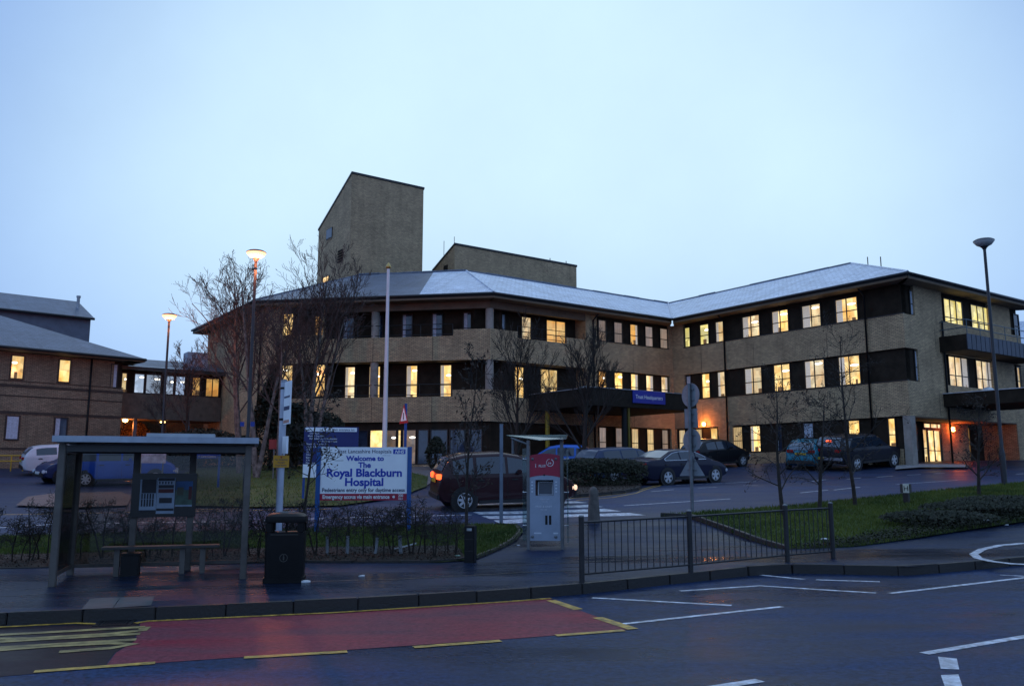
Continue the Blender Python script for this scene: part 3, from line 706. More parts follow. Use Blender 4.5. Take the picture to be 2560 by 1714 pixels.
# face C
tl = FC.t(812, 10); tc_ = FC.t(1133, 10); tc1 = FC.t(1131, 7)
mb = MB()
FC.box(mb, 0, 13.86, H0, S1 - LOW, -.15, 0); FC.box(mb, 0, tc1, S1 - LOW, S1, -.15, 0)
FC.box(mb, 0, 13.86, H1, S2 - LOW, -.15, 0); FC.box(mb, 0, tc_, S2 - LOW, S2, -.15, 0)
FC.box(mb, tl + .15, 13.86, S2 - LOW, S2 - .1, -.15, 0)
w_a, w_b = FC.t(737, 10.8), FC.t(707, 10.8)
FC.box(mb, w_b, 13.86, S2 - .1, H2, -.15, 0)
FC.box(mb, FC.t(669, 7), 13.86, S1 - LOW, H1, -.15, 0)
FC.box(mb, FC.t(1072, 3), FC.t(735, 3), 1.6, S0 - .75, -.15, 0)
FC.box(mb, tl, tl + .15, H1, H2, -1.1, 0)
FC.box(mb, FC.t(720, 3), 13.86, 1.6, H0, -.15, 0)
wall(mb)
# face D and the far end
mb = MB(); FD.box(mb, .16, 11.57, 1.6, H2, -.3, 0); wall(mb)
mb = MB(); FD.box(mb, 11.3, 11.57, 1.6, H2, -14, -.3); wall(mb)
mb = MB(); FE.box(mb, 12.85, 13, S0, H2, -12, -.16); wall(mb)
# loggia: back walls, floors and beams
for F, a, b in ((FA, -.45, 7.2), (FC, -.45, tl)):
    for z0, z1 in ((S1 - .95, H1 + .3), (S2 - .95, H2)):
        mb = MB(); F.box(mb, a, b, z0, z1, -1.4, -1.0); wall(mb, 'loggia_wall', CLAD)
    mb = MB(); F.box(mb, a + .4, b, H1 - .02, H1 + .12, -1.0, -.155); wall(mb, 'loggia_ceiling', mat('loggia_ceiling', (.10, .075, .05), .85, var=(1, .3)))
    mb = MB(); F.box(mb, a + .4, b, S1 - 1.0, S1 - .9, -1.0, -.155); F.box(mb, a + .4, b, S2 - 1.0, S2 - .9, -1.0, -.155); wall(mb, 'loggia_floor', CONC)
BEAM = mat('loggia_beam', (.15, .105, .07), .8, var=(1.5, .25))
mb = MB(); FA.box(mb, -.02, 7.35, H2 - .42, H2 - .01, -.32, -.02); FC.box(mb, .02, tl, H2 - .42, H2 - .01, -.32, -.02); wall(mb, 'beam', BEAM)
# columns
for F, t, o in ((FC, .1, -.28), (FC, FC.t(938, 10, -.28), -.28)):
    for z0, z1 in ((S2 - 1, H2 - .42), (S1 - 1, H1)):
        c = F.p(t, 0, o); mb = MB(); mb.lathe([(.24, z0), (.24, z1)], 18, (c.x, c.y, 0)); mb.build('column', CONC, hosp, smooth=40)
# balcony rails on the low parapets
RAIL = mat('dark_rail', (.02, .02, .022), .4, var=(4, .2))
for F, a, b, z in ((FC, tc_ + .05, tl - .1, S2 - LOW), (FA, tn + .05, tr - .05, S2 - LOW), (FC, tc1 + .05, tl - .1, S1 - LOW), (FA, FA.t(1290, 7) + .05, 6.2, S1 - LOW)):
    mb = MB()
    for zz in (z + .12, z + .72): mb.tube([F.p(a, zz, -.07), F.p(b, zz, -.07)], .022, 6)
    n = max(2, int((b - a) / 1.6))
    for i in range(n + 1): mb.tube([F.p(a + (b - a) * i / n, z - .05, -.07), F.p(a + (b - a) * i / n, z + .72, -.07)], .018, 6)
    mb.build('balcony_rail', RAIL, hosp)

# ---- windows: wing B
for u0, u1, k, c, e in ((1713, 1727, 'green', 1, ''), (1751, 1774, 'green', 1, 'l'), (1790, 1811, 'pale', 1, 'c'), (1857, 1901, 'pale', 2, 'cl'), (1931, 1973, 'lit', 2, 'cl'), (2006, 2054, 'pale', 2, 'cl'), (2090, 2146, 'lit', 2, 'cl')):
    wpx(FB, u0, u1, S2 + .03, H2 - .24, k, cols=c, extra=e)
for u0, u1, k, c, e in ((1717, 1730, 'curt', 1, ''), (1756, 1777, 'lit', 1, 'l'), (1795, 1815, 'pale', 1, 'c'), (1863, 1907, 'pale', 2, 'cC'), (1936, 1978, 'lit', 2, 'l'), (2013, 2064, 'pale', 2, 'cl'), (2098, 2153, 'lit', 2, 'cl')):
    wpx(FB, u0, u1, S1 + .03, H1 - .05, k, cols=c, extra=e)
for u0, u1, k, c, e in ((1699, 1716, 'blinds', 1, ''), (1740, 1758, 'blinds', 1, ''), (1778, 1797, 'lit', 1, ''), (1834, 1859, 'blinds', 1, ''), (1877, 1904, 'lit', 1, 'c'), (1942, 1958, 'dark', 1, 'c'), (2010, 2037, 'curt', 1, ''), (2123, 2153, 'lit', 1, ''), (2222, 2242, 'lit', 1, '')):
    wpx(FB, u0, u1, S0 + .03, H0 - .05, k, cols=c, extra=e)
# wing A
for u0, u1, k in ((1494, 1514, 'dimc'), (1533, 1555, 'dimc'), (1573, 1594, 'amber'), (1611, 1631, 'dimc'), (1648, 1668, 'dimc')):
    wpx(FA, u0, u1, S2 + .03, H2 - .2, k, extra='C' if k == 'amber' else '')
for u0, u1, k, e in ((1494, 1516, 'amber', 'l'), (1534, 1556, 'lit', 'l'), (1575, 1595, 'lit', 'C'), (1613, 1633, 'pale', 'C'), (1651, 1669, 'pale', 'C')):
    wpx(FA, u0, u1, S1 + .03, H1 - .05, k, extra=e)
for u0, u1, k in ((1496, 1515, 'dimc'), (1537, 1556, 'dimc'), (1577, 1596, 'blinds'), (1616, 1634, 'blinds'), (1653, 1670, 'dimc')):
    wpx(FA, u0, u1, S0 - .1, H0 - .05, k)
OL = -1.0
for u0, u1, k, c in ((1238, 1262, 'curt', 1), (1302, 1327, 'pale', 1), (1364, 1413, 'amber', 2)): wpx(FA, u0, u1, S2 - .55, H2 - .45, k, o=OL, cols=c)
for u0, u1, k, c in ((1224, 1239, 'lit', 1), (1284, 1309, 'lit', 1), (1349, 1393, 'lit', 2)): wpx(FA, u0, u1, S1 - .6, H1 - .12, k, o=OL, cols=c, extra='l' if c == 1 else '')
# face C
for u0, u1, k in ((945, 959, 'dark'), (1005, 1032, 'dark'), (1080, 1107, 'dark'), (1158, 1185, 'dark'), (858, 886, 'dark')): wpx(FC, u0, u1, S2 - .55, H2 - .45, k, o=OL, extra='c')
for u0, u1, k in ((922, 952, 'lit'), (1015, 1045, 'lit'), (1100, 1130, 'lit'), (1208, 1216, 'lit'), (862, 889, 'pale')): wpx(FC, u0, u1, S1 - .6, H1 - .12, k, o=OL, extra='cl')
wpx(FC, 708, 735, S2 - .1, H2 - .35, 'lit'); wpx(FC, 787, 811, S2 - .3, H2 - .55, 'amber')  # the amber pane's emission stands in for an orange reflection
wpx(FC, 704, 733, S1 - .3, H1 - .05, 'lit', extra='L'); wpx(FC, 787, 815, S1 - .3, H1 - .05, 'lit', extra='L')
for u0, u1, k, e in ((745, 800, 'dark', ''), (804, 846, 'dark', ''), (850, 886, 'dark', ''), (890, 921, 'dark', ''), (924, 962, 'lit', ''), (965, 992, 'dim', 'l'), (994, 1004, 'lit', ''), (1006, 1041, 'dim', 'l'), (1044, 1072, 'dark', ''), (1076, 1120, 'dark', ''), (1124, 1165, 'dark', ''), (1170, 1206, 'dark', '')):
    wpx(FC, u0, u1, S0 - .75, H0 - .42, k, trans=None, extra=e)
# end face
for F, u0, u1, z0, z1 in ((FE, 2272, 2288, S2 + .03, H2 - .25), (FE, 2285, 2297, S1 + .03, H1 - .05)): wpx(F, u0, u1, z0, z1, 'curt')
for u0, u1 in ((2358, 2405), (2426, 2474)): wpx(FE, u0, u1, S2 - .55, H2 - .25, 'green', cols=3)
for u0, u1, k in ((2370, 2419, 'pale'), (2439, 2483, 'pale')): wpx(FE, u0, u1, S1 - .3, H1 - .05, k, cols=3, extra='C')
wpx(FE, 2532, 2546, S2, H2 - .25, 'dark'); wpx(FE, 2541, 2549, S1, H1 - .1, 'pale')
# side entrance behind the pillar: screen, doors, wall lamp
for u0, u1, k, c in ((2280, 2291, 'pale', 1),): wpx(FE, u0, u1, S0, H0 - .2, k, o=-2.0)
def door(u0, u1, z0, z1, k='lit', o=-2.0): return window(hosp, FE, FE.t(u0, 3.5, o), FE.t(u1, 3.5, o), z0, z1, k, o=o, cols=2, trans=.42, bar=.07)
d_ = door(2318, 2350, FL, FL + 2.05); d_.name = 'entrance_door'
wpx(FE, 2306, 2317, FL + .1, FL + 2.05, 'lit', o=-2.0); wpx(FE, 2306, 2358, FL + 2.1, H0 - .1, 'pale', o=-2.0, cols=3, trans=None)
wpx(FE, 2351, 2362, FL + .1, FL + 2.05, 'dim', o=-2.0)
wpx(FE, 2414, 2424, FL + .5, H0 - .2, 'amber', o=-2.0)
for u0, u1 in ((2500, 2524), (2530, 2556)):
    d_ = window(hosp, FE, FE.t(u0, 3.5, -2), FE.t(u1, 3.5, -2), FL, H0 - .5, 'dim', o=-2.0, cols=2, trans=.5, bar=.08); d_.name = 'entrance_door'
# ---- copings and sills along the bands
mb = MB(); FB.box(mb, 0, tp, S1 + .002, S1 + .05, -.15, .03); FB.box(mb, 0, tp, S2 + .002, S2 + .05, -.15, .03); mb.build('sill', FRAME, hosp)
mb = MB(); FA.box(mb, ta0, ta1, S1 + .002, S1 + .05, -.15, .03); FA.box(mb, ta0, ta1, S2 + .002, S2 + .05, -.15, .03); mb.build('sill', FRAME, hosp)
# ---- movement joints in the brick bands
JOINT = mat('joint_sealant', (.05, .042, .034), .8, var=(3, .2))
for F, ts_ in ((FB, (4.6, 9.7, 13.9)), (FA, (11.2,)), (FC, (3.4, 7.0, 11.6)), (FE, (3.0, 8.2))):
    for t in ts_:
        for z0, z1 in ((H0, S1 - .4), (H1, S2 - .4)):
            mb = MB(); F.box(mb, t - .012, t + .012, z0 + .01, z1, .0005, .004); mb.build('movement_joint', JOINT, hosp)
# ---- downpipes
for F, u, zt in ((FB, 1815, H2), (FB, 2172, H2), (FA, 1486, H2), (FD, 0, H2), (FE, 2366, S2)):
    t = F.t(u, 7, .08) if u else .35
    mb = MB(); mb.tube([F.p(t, 2, .08), F.p(t, zt - .35, .08), F.p(t, zt - .02, .55 if zt == H2 else .1)], .055, 8); mb.build('downpipe', BLACKP, hosp, smooth=True)
# ---- balcony on the end face
tb0, tb1 = FE.t(2347, 9.3), 12.2
mb = MB(); FE.box(mb, tb0, tb1, 8.42, 9.0 + .25, .01, 1.45); bal = mb.build('balcony', CLAD, hosp)
n = 18
for i in range(n):
    a = tb0 + (tb1 - tb0) * i / n; q = MB(); FE.box(q, a + .03, a + (tb1 - tb0) / n - .03, 8.45, 9.28, 1.452, 1.49); q.build('balcony_panel', mat('slate_blue_panel', (.035, .045, .07), .5, var=(2, .3)), bal)
mb = MB()
for z in (9.62, 10.05): mb.tube([FE.p(tb0 + .05, z, .05), FE.p(tb0 + .05, z, 1.3), FE.p(tb0 + .2, z, 1.42), FE.p(tb1 - .1, z, 1.42)], .025, 6)
for i in range(7): mb.tube([FE.p(tb0 + .2 + (tb1 - tb0 - .3) * i / 6, 9.2, 1.42), FE.p(tb0 + .2 + (tb1 - tb0 - .3) * i / 6, 10.05, 1.42)], .02, 6)
mb.build('balcony_rail', mat('blue_grey_rail', (.07, .12, .15), .45, var=(3, .2)), bal)
# ---- porch canopy of the side entrance
tq = FE.t(2359, 5.6); zq = FE.z(983, tq)
mb = MB(); FE.box(mb, tq, tq + 5.2, zq - .72, zq - .04, .02, 9.0); can2 = mb.build('porch_canopy', CLAD, hosp)
mb = MB(); FE.box(mb, tq - .04, tq + 5.24, zq - .038, zq, .02, 9.04); mb.build('canopy_edge', LEAD, can2)
for o in (7.6,):
    for t in (tq + .3, tq + 4.9):
        q = MB(); c = FE.p(t, 0, o); q.lathe([(.11, 1.5), (.11, zq - .72)], 12, (c.x, c.y, 0)); q.build('canopy_column', BLACKP, can2, smooth=40)
for t in (tq + 1.6, tq + 3.4):
    q = MB(); c = FE.p(t, zq, 1.6); q.lathe([(.42, 0), (.40, .08), (.22, .25), (0, .32)], 12, c); q.build('roof_light', mat('roof_light_dome', (.55, .6, .62), .25, var=(3, .15)), can2, smooth=50)

# ---- main entrance canopy with the headquarters board
def xy(v): return Vector((v.x, v.y))
NCn = xy(at(1480, 966, 45.5)); ZT = at(1480, 966, 45.5).z
FF = Face(NCn, U2, NA); FS = Face(NCn, U1, NB)
mb = MB(); FF.box(mb, 0, 8.04, ZT - .98, ZT - .04, -5.66, 0); can = mb.build('entrance_canopy', mat('canopy_fascia', (.026, .021, .016), .85, spec=.2, var=(1.5, .35)), hosp)
mb = MB(); FF.box(mb, -.04, 8.08, ZT - .038, ZT + .01, -5.66, .04); mb.build('canopy_edge', mat('canopy_trim', (.25, .26, .28), .5, var=(2, .2)), can)
YEL = mat('yellow_column_paint', (.16, .115, .01), .5, var=(3, .3))
for i, (u, o) in enumerate(((1562, -.35), (1720, -.35))):
    t = FF.t(u, 4, o); c = FF.p(t, 0, o)
    q = MB(); q.lathe([(.17, 1.2), (.17, ZT - .98)], 14, (c.x, c.y, 0)); q.build('canopy_column', BLACKP, can, smooth=40)
    q = MB(); c2 = FF.p(t + .22, 0, o + .02); q.obox((c2.x, c2.y, (1.2 + ZT - .98) / 2), (*U2, 0), (*NA, 0), (0, 0, 1), .07, .12, (ZT - .98 - 1.2) / 2 - .002); q.build('yellow_post', YEL, can)
c = FS.p(4.4, 0, -.4)
q = MB(); q.lathe([(.13, 1.2), (.13, ZT - .98)], 14, (c.x, c.y, 0)); q.build('canopy_column', mat('yellow_column_lit_tone', (.28, .22, .015), .5, var=(7, .5)), can, smooth=40)  # brighter yellow puts the light on this column into its colour
c = FS.p(2.4, ZT, -1.5); q = MB(); q.lathe([(.5, 0), (.48, .08), (.25, .28), (0, .36)], 14, c); q.build('roof_light', MATS['roof_light_dome'], can, smooth=50)
t0, t1 = FF.t(1581, 6, .03), FF.t(1662, 6, .03)
HQB = mat('headquarters_blue', (.012, .03, .33), .4, var=(2, .1))
mb = MB(); FF.box(mb, t0, t1, ZT - .72, ZT - .02, .042, .075)
hq = tag(mb.build('headquarters_sign', HQB), 'blue Trust Headquarters board on the entrance canopy', 'sign')
WTXT = mat('white_lettering', (.75, .78, .8), .5, var=(3, .05))
text('Trust Headquarters', FF.p((t0 + t1) / 2, ZT - .47, .077), (*U2, 0), (0, 0, 1), .30, WTXT, hq, bold=.004, sx=(t1 - t0) * .9 / 2.62)
# ---- roof
OV = .9
e0 = B0 + U2 * 13.9 - U1 * OV; e1 = B0 - U1 * OV - U2 * OV; e2 = INN - U1 * OV - U2 * OV
bisK = -(NA + NC).normalized(); bisL = -(NC + NB).normalized()
e3 = KK - bisK * (OV / math.cos(R(22.5))); e4 = LL - bisL * (OV / math.cos(R(22.5))); e5 = MM + U1 * .9 + NB * OV
HW = 8.48
r1 = e1 + (U1 + U2) * HW; r2 = e2 + (U1 + U2) * HW; r3 = e3 + bisK * (HW / math.cos(R(22.5))); r4 = e4 + bisL * (HW / math.cos(R(22.5))); r5 = e5 + U2 * HW
ez = lambda p: (p.x, p.y, EAVE); rz = lambda p: (p.x, p.y, RIDGE)
def plane(pts, m, name='roof_slope', parent=None):
    mb = MB(); mb.add(pts, [tuple(range(len(pts)))]); o = mb.build(name, m, parent, recalc=False)
    return o
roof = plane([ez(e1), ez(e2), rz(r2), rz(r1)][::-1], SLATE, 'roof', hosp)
def up(o):
    for p in o.data.polygons:
        if p.normal.z < 0: o.data.flip_normals(); break
    return o
up(roof)
def rp(pts, m=SLATE):
    o = up(plane(pts, m, 'roof_slope', roof)); return o
rp([ez(e0), ez(e1), rz(r1)]); rp([ez(e2), ez(e3), rz(r3), rz(r2)])
f = .46                                       # the darker slates start part-way along the chamfer
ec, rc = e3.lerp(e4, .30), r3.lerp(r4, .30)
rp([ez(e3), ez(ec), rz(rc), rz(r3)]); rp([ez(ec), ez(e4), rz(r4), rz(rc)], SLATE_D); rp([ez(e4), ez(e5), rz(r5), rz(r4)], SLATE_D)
be = lambda p: (p.x, p.y, EAVE)
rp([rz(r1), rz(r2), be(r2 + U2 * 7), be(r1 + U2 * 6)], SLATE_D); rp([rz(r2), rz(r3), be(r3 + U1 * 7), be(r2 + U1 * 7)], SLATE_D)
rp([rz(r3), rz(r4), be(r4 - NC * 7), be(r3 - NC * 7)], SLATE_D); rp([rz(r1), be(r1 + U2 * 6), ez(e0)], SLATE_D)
# gutters, soffits
def off_in(p, q, n): return p
for a, b, wa, wb in ((e0, e1, B0 + U2 * 13, B0), (e1, e2, B0, INN), (e2, e3, INN, KK), (e3, e4, KK, LL), (e4, e5, LL, MM + U1 * .9)):
    mb = MB(); d = (b - a).normalized(); mb.tube([(*(a - d * .03), EAVE - .07), (*(b + d * .03), EAVE - .07)], .085, 8); mb.build('gutter', GUTTER, roof, smooth=True)
    mb = MB(); mid = (wa + wb) / 2 - (a + b) / 2; mid.normalize()
    a2, b2 = a + mid * .07, b + mid * .07; n_in = Vector((-d.y, d.x)); n_in = n_in if n_in.dot(mid) > 0 else -n_in
    A, Bp = a + n_in * .06, b + n_in * .06
    mb.hexa([(*A, H2 - .002), (*Bp, H2 - .002), (*(wb + n_in * .2), H2 - .002), (*(wa + n_in * .2), H2 - .002), (*A, H2 + .1), (*Bp, H2 + .1), (*(wb + n_in * .2), H2 + .1), (*(wa + n_in * .2), H2 + .1)])
    mb.build('soffit', SOFFIT, roof)
    mb = MB(); mb.hexa([(*A, H2 + .102), (*Bp, H2 + .102), (*(b + n_in * .12), H2 + .102), (*(a + n_in * .12), H2 + .102), (*A, EAVE - .01), (*Bp, EAVE - .01), (*(b + n_in * .12), EAVE - .01), (*(a + n_in * .12), EAVE - .01)])
    mb.build('fascia', GUTTER, roof)
mb = MB(); mb.tube([(*e2.lerp(r2, .02), EAVE + .05), (*r2, RIDGE + .02)], .08, 6); mb.build('valley_flashing', LEAD, roof)
rg = random.Random(3)
for a, b in ((r1, r2), (r2, r3), (r3, r4), (r4, r5)):
    n = int((b - a).length / 1.5)
    for i in range(n):
        p, q = a.lerp(b, (i + .01) / n), a.lerp(b, (i + .99) / n); mb = MB(); dz = rg.uniform(0, .05)
        mb.tube([(*p, RIDGE + dz - .03), (*q, RIDGE + dz - .03)], .11, 6); mb.build('ridge_tile', SLATE_D, roof)
for a, b, m in ((e1, r1, SLATE), (e3, r3, SLATE), (e4, r4, SLATE_D)):
    mb = MB(); mb.tube([(*a, EAVE), (*b, RIDGE)], .07, 6); mb.build('hip_tiles', m, roof)
for t in (.2, .45):
    p = r1.lerp(e1, t); mb = MB(); mb.tube([(p.x + .6, p.y + .3, EAVE), (p.x + .6, p.y + .3, RIDGE - t * 3 + .5)], .03, 6); mb.build('vent_pipe', GUTTER, roof)
# ---- plant tower and plant block behind the roof
def plant(corner, w2, w1, zt, zl, name, par=hosp):
    """corner nearest the road; w2 along U2, w1 along U1; mono-pitch top falling along U1"""
    a = corner; b = corner + U2 * w2; c = b + U1 * w1; d = a + U1 * w1
    mb = MB(); mb.hexa([(*a, 8), (*b, 8), (*c, 8), (*d, 8), (*a, zt), (*b, zt), (*c, zl), (*d, zl)]); o = mb.build(name, BRICK, par)
    ov = .06
    a, b, c, d = a - U1 * ov - U2 * ov, b - U1 * ov + U2 * ov, c + U1 * ov + U2 * ov, d + U1 * ov - U2 * ov
    mb = MB(); mb.hexa([(*a, zt + .01), (*b, zt + .01), (*c, zl + .01), (*d, zl + .01), (*a, zt + .17), (*b, zt + .17), (*c, zl + .17), (*d, zl + .17)]); mb.build('verge_trim', GUTTER, o)
    return o
T0 = xy(at(880, 434, 66)); tw = plant(T0, 6.6, 6.4, at(880, 434, 66).z, at(880, 434, 66).z - 3.25, 'plant_tower')
FT = Face(T0, U1, NB)
def twin(u0, u1, v0, v1, kind):
    t0, t1 = FT.t(u0, 17), FT.t(u1, 17); z1, z0 = FT.z(v0, (t0 + t1) / 2), FT.z(v1, (t0 + t1) / 2)
    mb = MB(); FT.box(mb, min(t0, t1), max(t0, t1), z0, z1, .005, .05); f = mb.build('window', FRAME, tw)
    q = MB(); FT.box(q, min(t0, t1) + .06, max(t0, t1) - .06, z0 + .06, z1 - .06, .052, .06); q.build('pane', PANE[kind], f)
twin(812, 827, 571, 597, 'dark'); twin(808, 822, 691, 706, 'lit')
t0, t1 = FT.t(843, 17), FT.t(855, 17); zz = FT.z(642, t0)
mb = MB()
for i in range(5): FT.box(mb, min(t0, t1), max(t0, t1), zz - .55 + i * .22, zz - .55 + i * .22 + .14, .005, .06)
mb.build('louvre', CLAD, tw)
P0 = xy(at(1137, 612, 70)); pb = plant(P0, 13.3, 3.6, at(1137, 612, 70).z, at(1137, 612, 70).z - 1.6, 'plant_block')
FP = Face(P0, U1, NB); mb = MB(); FP.box(mb, 1.1, 1.7, at(1137, 612, 70).z - 2.4, at(1137, 612, 70).z - 1.5, .005, .06); mb.build('louvre', CLAD, pb)
for t in (.9, 2.6):
    c = FP.p(t, at(1137, 612, 70).z - 1.2, -.5); q = MB(); q.tube([c, c + Vector((0, 0, 2.2))], .025, 5); q.build('aerial', GUTTER, pb)
c = Face(P0, U2, NA)
for t in (10.5, 12.4):
    p = c.p(t, at(1137, 612, 70).z, -.4); q = MB(); q.tube([p, p + Vector((0, 0, .5))], .04, 5); q.build('vent_pipe', GUTTER, pb)
# ---- wall lamps
LAMP_O = mat('sodium_glow', (1, .6, .3), .5, emit=((1, .42, .12), 14))
def wall_lamp(name, F, u, v, label, o=.0, power=60, col=(1, .30, .07)):
    t = F.t(u, F.z(v, 1)); z = F.z(v, F.t(u, 4.5, o), o); t = F.t(u, z, o)
    r = thing(name, F.p(t, z, o), label, 'lamp')
    mb = MB(); F.box(mb, t - .1, t + .1, z - .13, z + .13, o + .002, o + .05); mb.build('back_plate', BLACKP, r)
    mb = MB(); mb.lathe([(.02, -.13), (.10, -.10), (.12, 0), (.10, .10), (.02, .13)], 12, F.p(t, z, o + .13)); mb.build('glass_bowl', LAMP_O, r, smooth=True)
    ld = bpy.data.lights.new('lamp_light', 'POINT'); ld.energy = power; ld.color = col; ld.shadow_soft_size = .12
    lo = bpy.data.objects.new('lamp_light', ld); C.objects.link(lo); lo.location = F.p(t, z, o + .42); put(lo, r)
    return r
wall_lamp('wall_lamp', FB, 1763, 1060, 'round orange wall lamp glowing beside the main entrance canopy', power=75)
wall_lamp('wall_lamp', FE, 2377, 1073, 'round red orange wall lamp glowing by the side entrance door', o=-1.9, power=42, col=(1, .13, .02))

# ================================================================== LEFT BUILDING
DL = V2(44.4); NL = Vector((DL.y, -DL.x))
CL = Vector((-23.85, 52.3)); FLb = Face(CL, -DL, NL)
ls = lambda v, u: FLb.z(v, FLb.t(u, 6))
left = thing('left_wing', (*CL, 1.9), 'two storey brick wing with grey slate roof at the left edge', 'building')
zb1 = FLb.z(962, FLb.t(60, 6)); ze = FLb.z(890, 0) + .1
s1, h1 = FLb.z(948, FLb.t(30, 6)), FLb.z(887, FLb.t(30, 6))
s0, h0 = FLb.z(1100, FLb.t(30, 4)), FLb.z(1037, FLb.t(30, 4))
ts = FLb.t(274, s1); te_ = FLb.t(293, s1)
mb = MB(); FLb.box(mb, -.0, 22, 1.2, s1 - .12, -.4, 0); FLb.box(mb, te_ + .25, 22, s1 - .12, h1 + .25, -.4, 0); mb.build('wall', BRICK_L, left)
FLr = Face(CL, V2(-45.6), DL)
mb = MB(); FLr.box(mb, .42, 14, 1.2, s1 - .12, -.4, 0); FLr.box(mb, 1.2, 14, s1 - .12, h1 + .25, -.4, 0); mb.build('wall', BRICK_L, left)
mb = MB(); FLb.box(mb, .1, te_ + .25, s1 - .12, h1 + .25, -.5, -.08); mb.build('cladding_panel', CLAD, left)
mb = MB(); FLr.box(mb, .5, 1.2, s1 - .12, h1 + .25, -.5, -.08); mb.build('cladding_panel', CLAD, left)
for u0, u1, z0, z1, k in ((22, 58, s1, h1, 'lit'), (142, 174, s1, h1, 'lit'), (9, 46, s0, h0, 'curt'), (131, 166, s0, h0, 'dark'), (-110, -76, s1, h1, 'dark'), (-110, -76, s0, h0, 'dark')):
    window(left, FLb, FLb.t(u0, z0), FLb.t(u1, z0), z0, z1, k, o=.0, trans=None, bar=.07, extra='c' if k == 'dark' else ('L' if u0 == 22 else ''))
window(left, FLb, ts, te_, s1 - .1, h1, 'curt', o=-.06, trans=None)
DBR = mat('dark_brick_course', (.06, .045, .035), .85, var=(4, .3))
for v, hgt in ((955 + 3, .16), (948, .05), (986, .05), (1026, .16), (1117, .12)):
    z = FLb.z(v, FLb.t(5, 6)); mb = MB(); FLb.box(mb, 0, 22, z - hgt, z, .002, .03); mb.build('brick_course', DBR, left)
t = FLb.t(222, 6, .08); mb = MB(); mb.tube([FLb.p(t, 1.6, .08), FLb.p(t, h1 + .3, .08)], .055, 8); mb.build('downpipe', BLACKP, left, smooth=True)
zr = h1 + .35
a = CL + NL * .9 + DL * .9; b = CL + NL * .9 - DL * 24; a2 = a + V2(-45.6) * 15.8
HWl = 7.9; zrg = zr + 3.3
rl1 = a + (V2(-45.6) - DL) * HWl; rl0 = b + V2(-45.6) * HWl
lroof = up(plane([(*b, zr), (*a, zr), (*rl1, zrg), (*rl0, zrg)], SLATE_D, 'roof', left))
up(plane([(*a, zr), (*a2, zr), (*rl1, zrg)], SLATE_D, 'roof_slope', lroof)); up(plane([(*rl0, zrg), (*rl1, zrg), (*a2, zr), (*(b + V2(-45.6) * 15.8), zr)], SLATE_D, 'roof_slope', lroof))
for p, q, n_in in ((b, a, -NL), (a, a2, -DL)):
    mb = MB(); mb.tube([(*p, zr - .06), (*q, zr - .06)], .09, 8); mb.build('gutter', GUTTER, lroof)
    mb = MB(); A, B_ = p + n_in * .05, q + n_in * .05; Ci, Di = q + n_in * 1.0, p + n_in * 1.0
    mb.hexa([(*A, zr - .2), (*B_, zr - .2), (*Ci, zr - .2), (*Di, zr - .2), (*A, zr - .05), (*B_, zr - .05), (*Ci, zr - .05), (*Di, zr - .05)]); mb.build('soffit', SOFFIT, lroof)
# raised clerestory on the left roof
Yc = 58.5
c0 = at(227, 797, Yc); c1 = at(229, 852, Yc)
cz = c0.z
FCl = Face((c0.x, c0.y), -V2(50), Vector((V2(50).y, -V2(50).x)))
mb = MB(); FCl.box(mb, 0, 24, zr, cz, -8, 0); cl = mb.build('clerestory', GREYCLAD, left)
d50 = V2(50); n50 = Vector((d50.y, -d50.x))
aa = xy(c0) + n50 * .4 + d50 * .15; bb = xy(c0) + n50 * .4 - d50 * 24; rr0 = aa - n50 * 4.6 - d50 * .1; rr1 = bb - n50 * 4.6
zc2 = FCl.z(757, FCl.t(219, cz, -4.2), -4.2)
cr = up(plane([(*bb, cz), (*aa, cz), (*rr0, zc2), (*rr1, zc2)], SLATE_D, 'clerestory_roof', left))
up(plane([(*rr0, zc2), (*rr1, zc2), (*(rr1 - n50 * 4), cz), (*(rr0 - n50 * 4), cz)], SLATE_D, 'roof_slope', cr))
mb = MB(); mb.tube([(*bb, cz - .05), (*aa, cz - .05)], .09, 8); mb.build('gutter', GUTTER, cr)
mb = MB(); mb.add([(*aa, cz), (*rr0, zc2), (*(rr0 - n50 * 4), cz)], [(0, 1, 2)]); mb.build('gable_end', GREYCLAD, cr)
fl_ = at(195, 762, 60.0); mb = MB(); mb.tube([fl_ - Vector((0, 0, .7)), fl_ + Vector((0, 0, .55))], .11, 8); mb.tube([fl_ + Vector((0, 0, .52)), fl_ + Vector((0, 0, .66))], .15, 8); mb.lathe([(.28, -.45), (.12, -.2)], 10, fl_); mb.build('flue', mat('flue_steel', (.3, .32, .35), .4, .6, var=(3, .2)), cr)

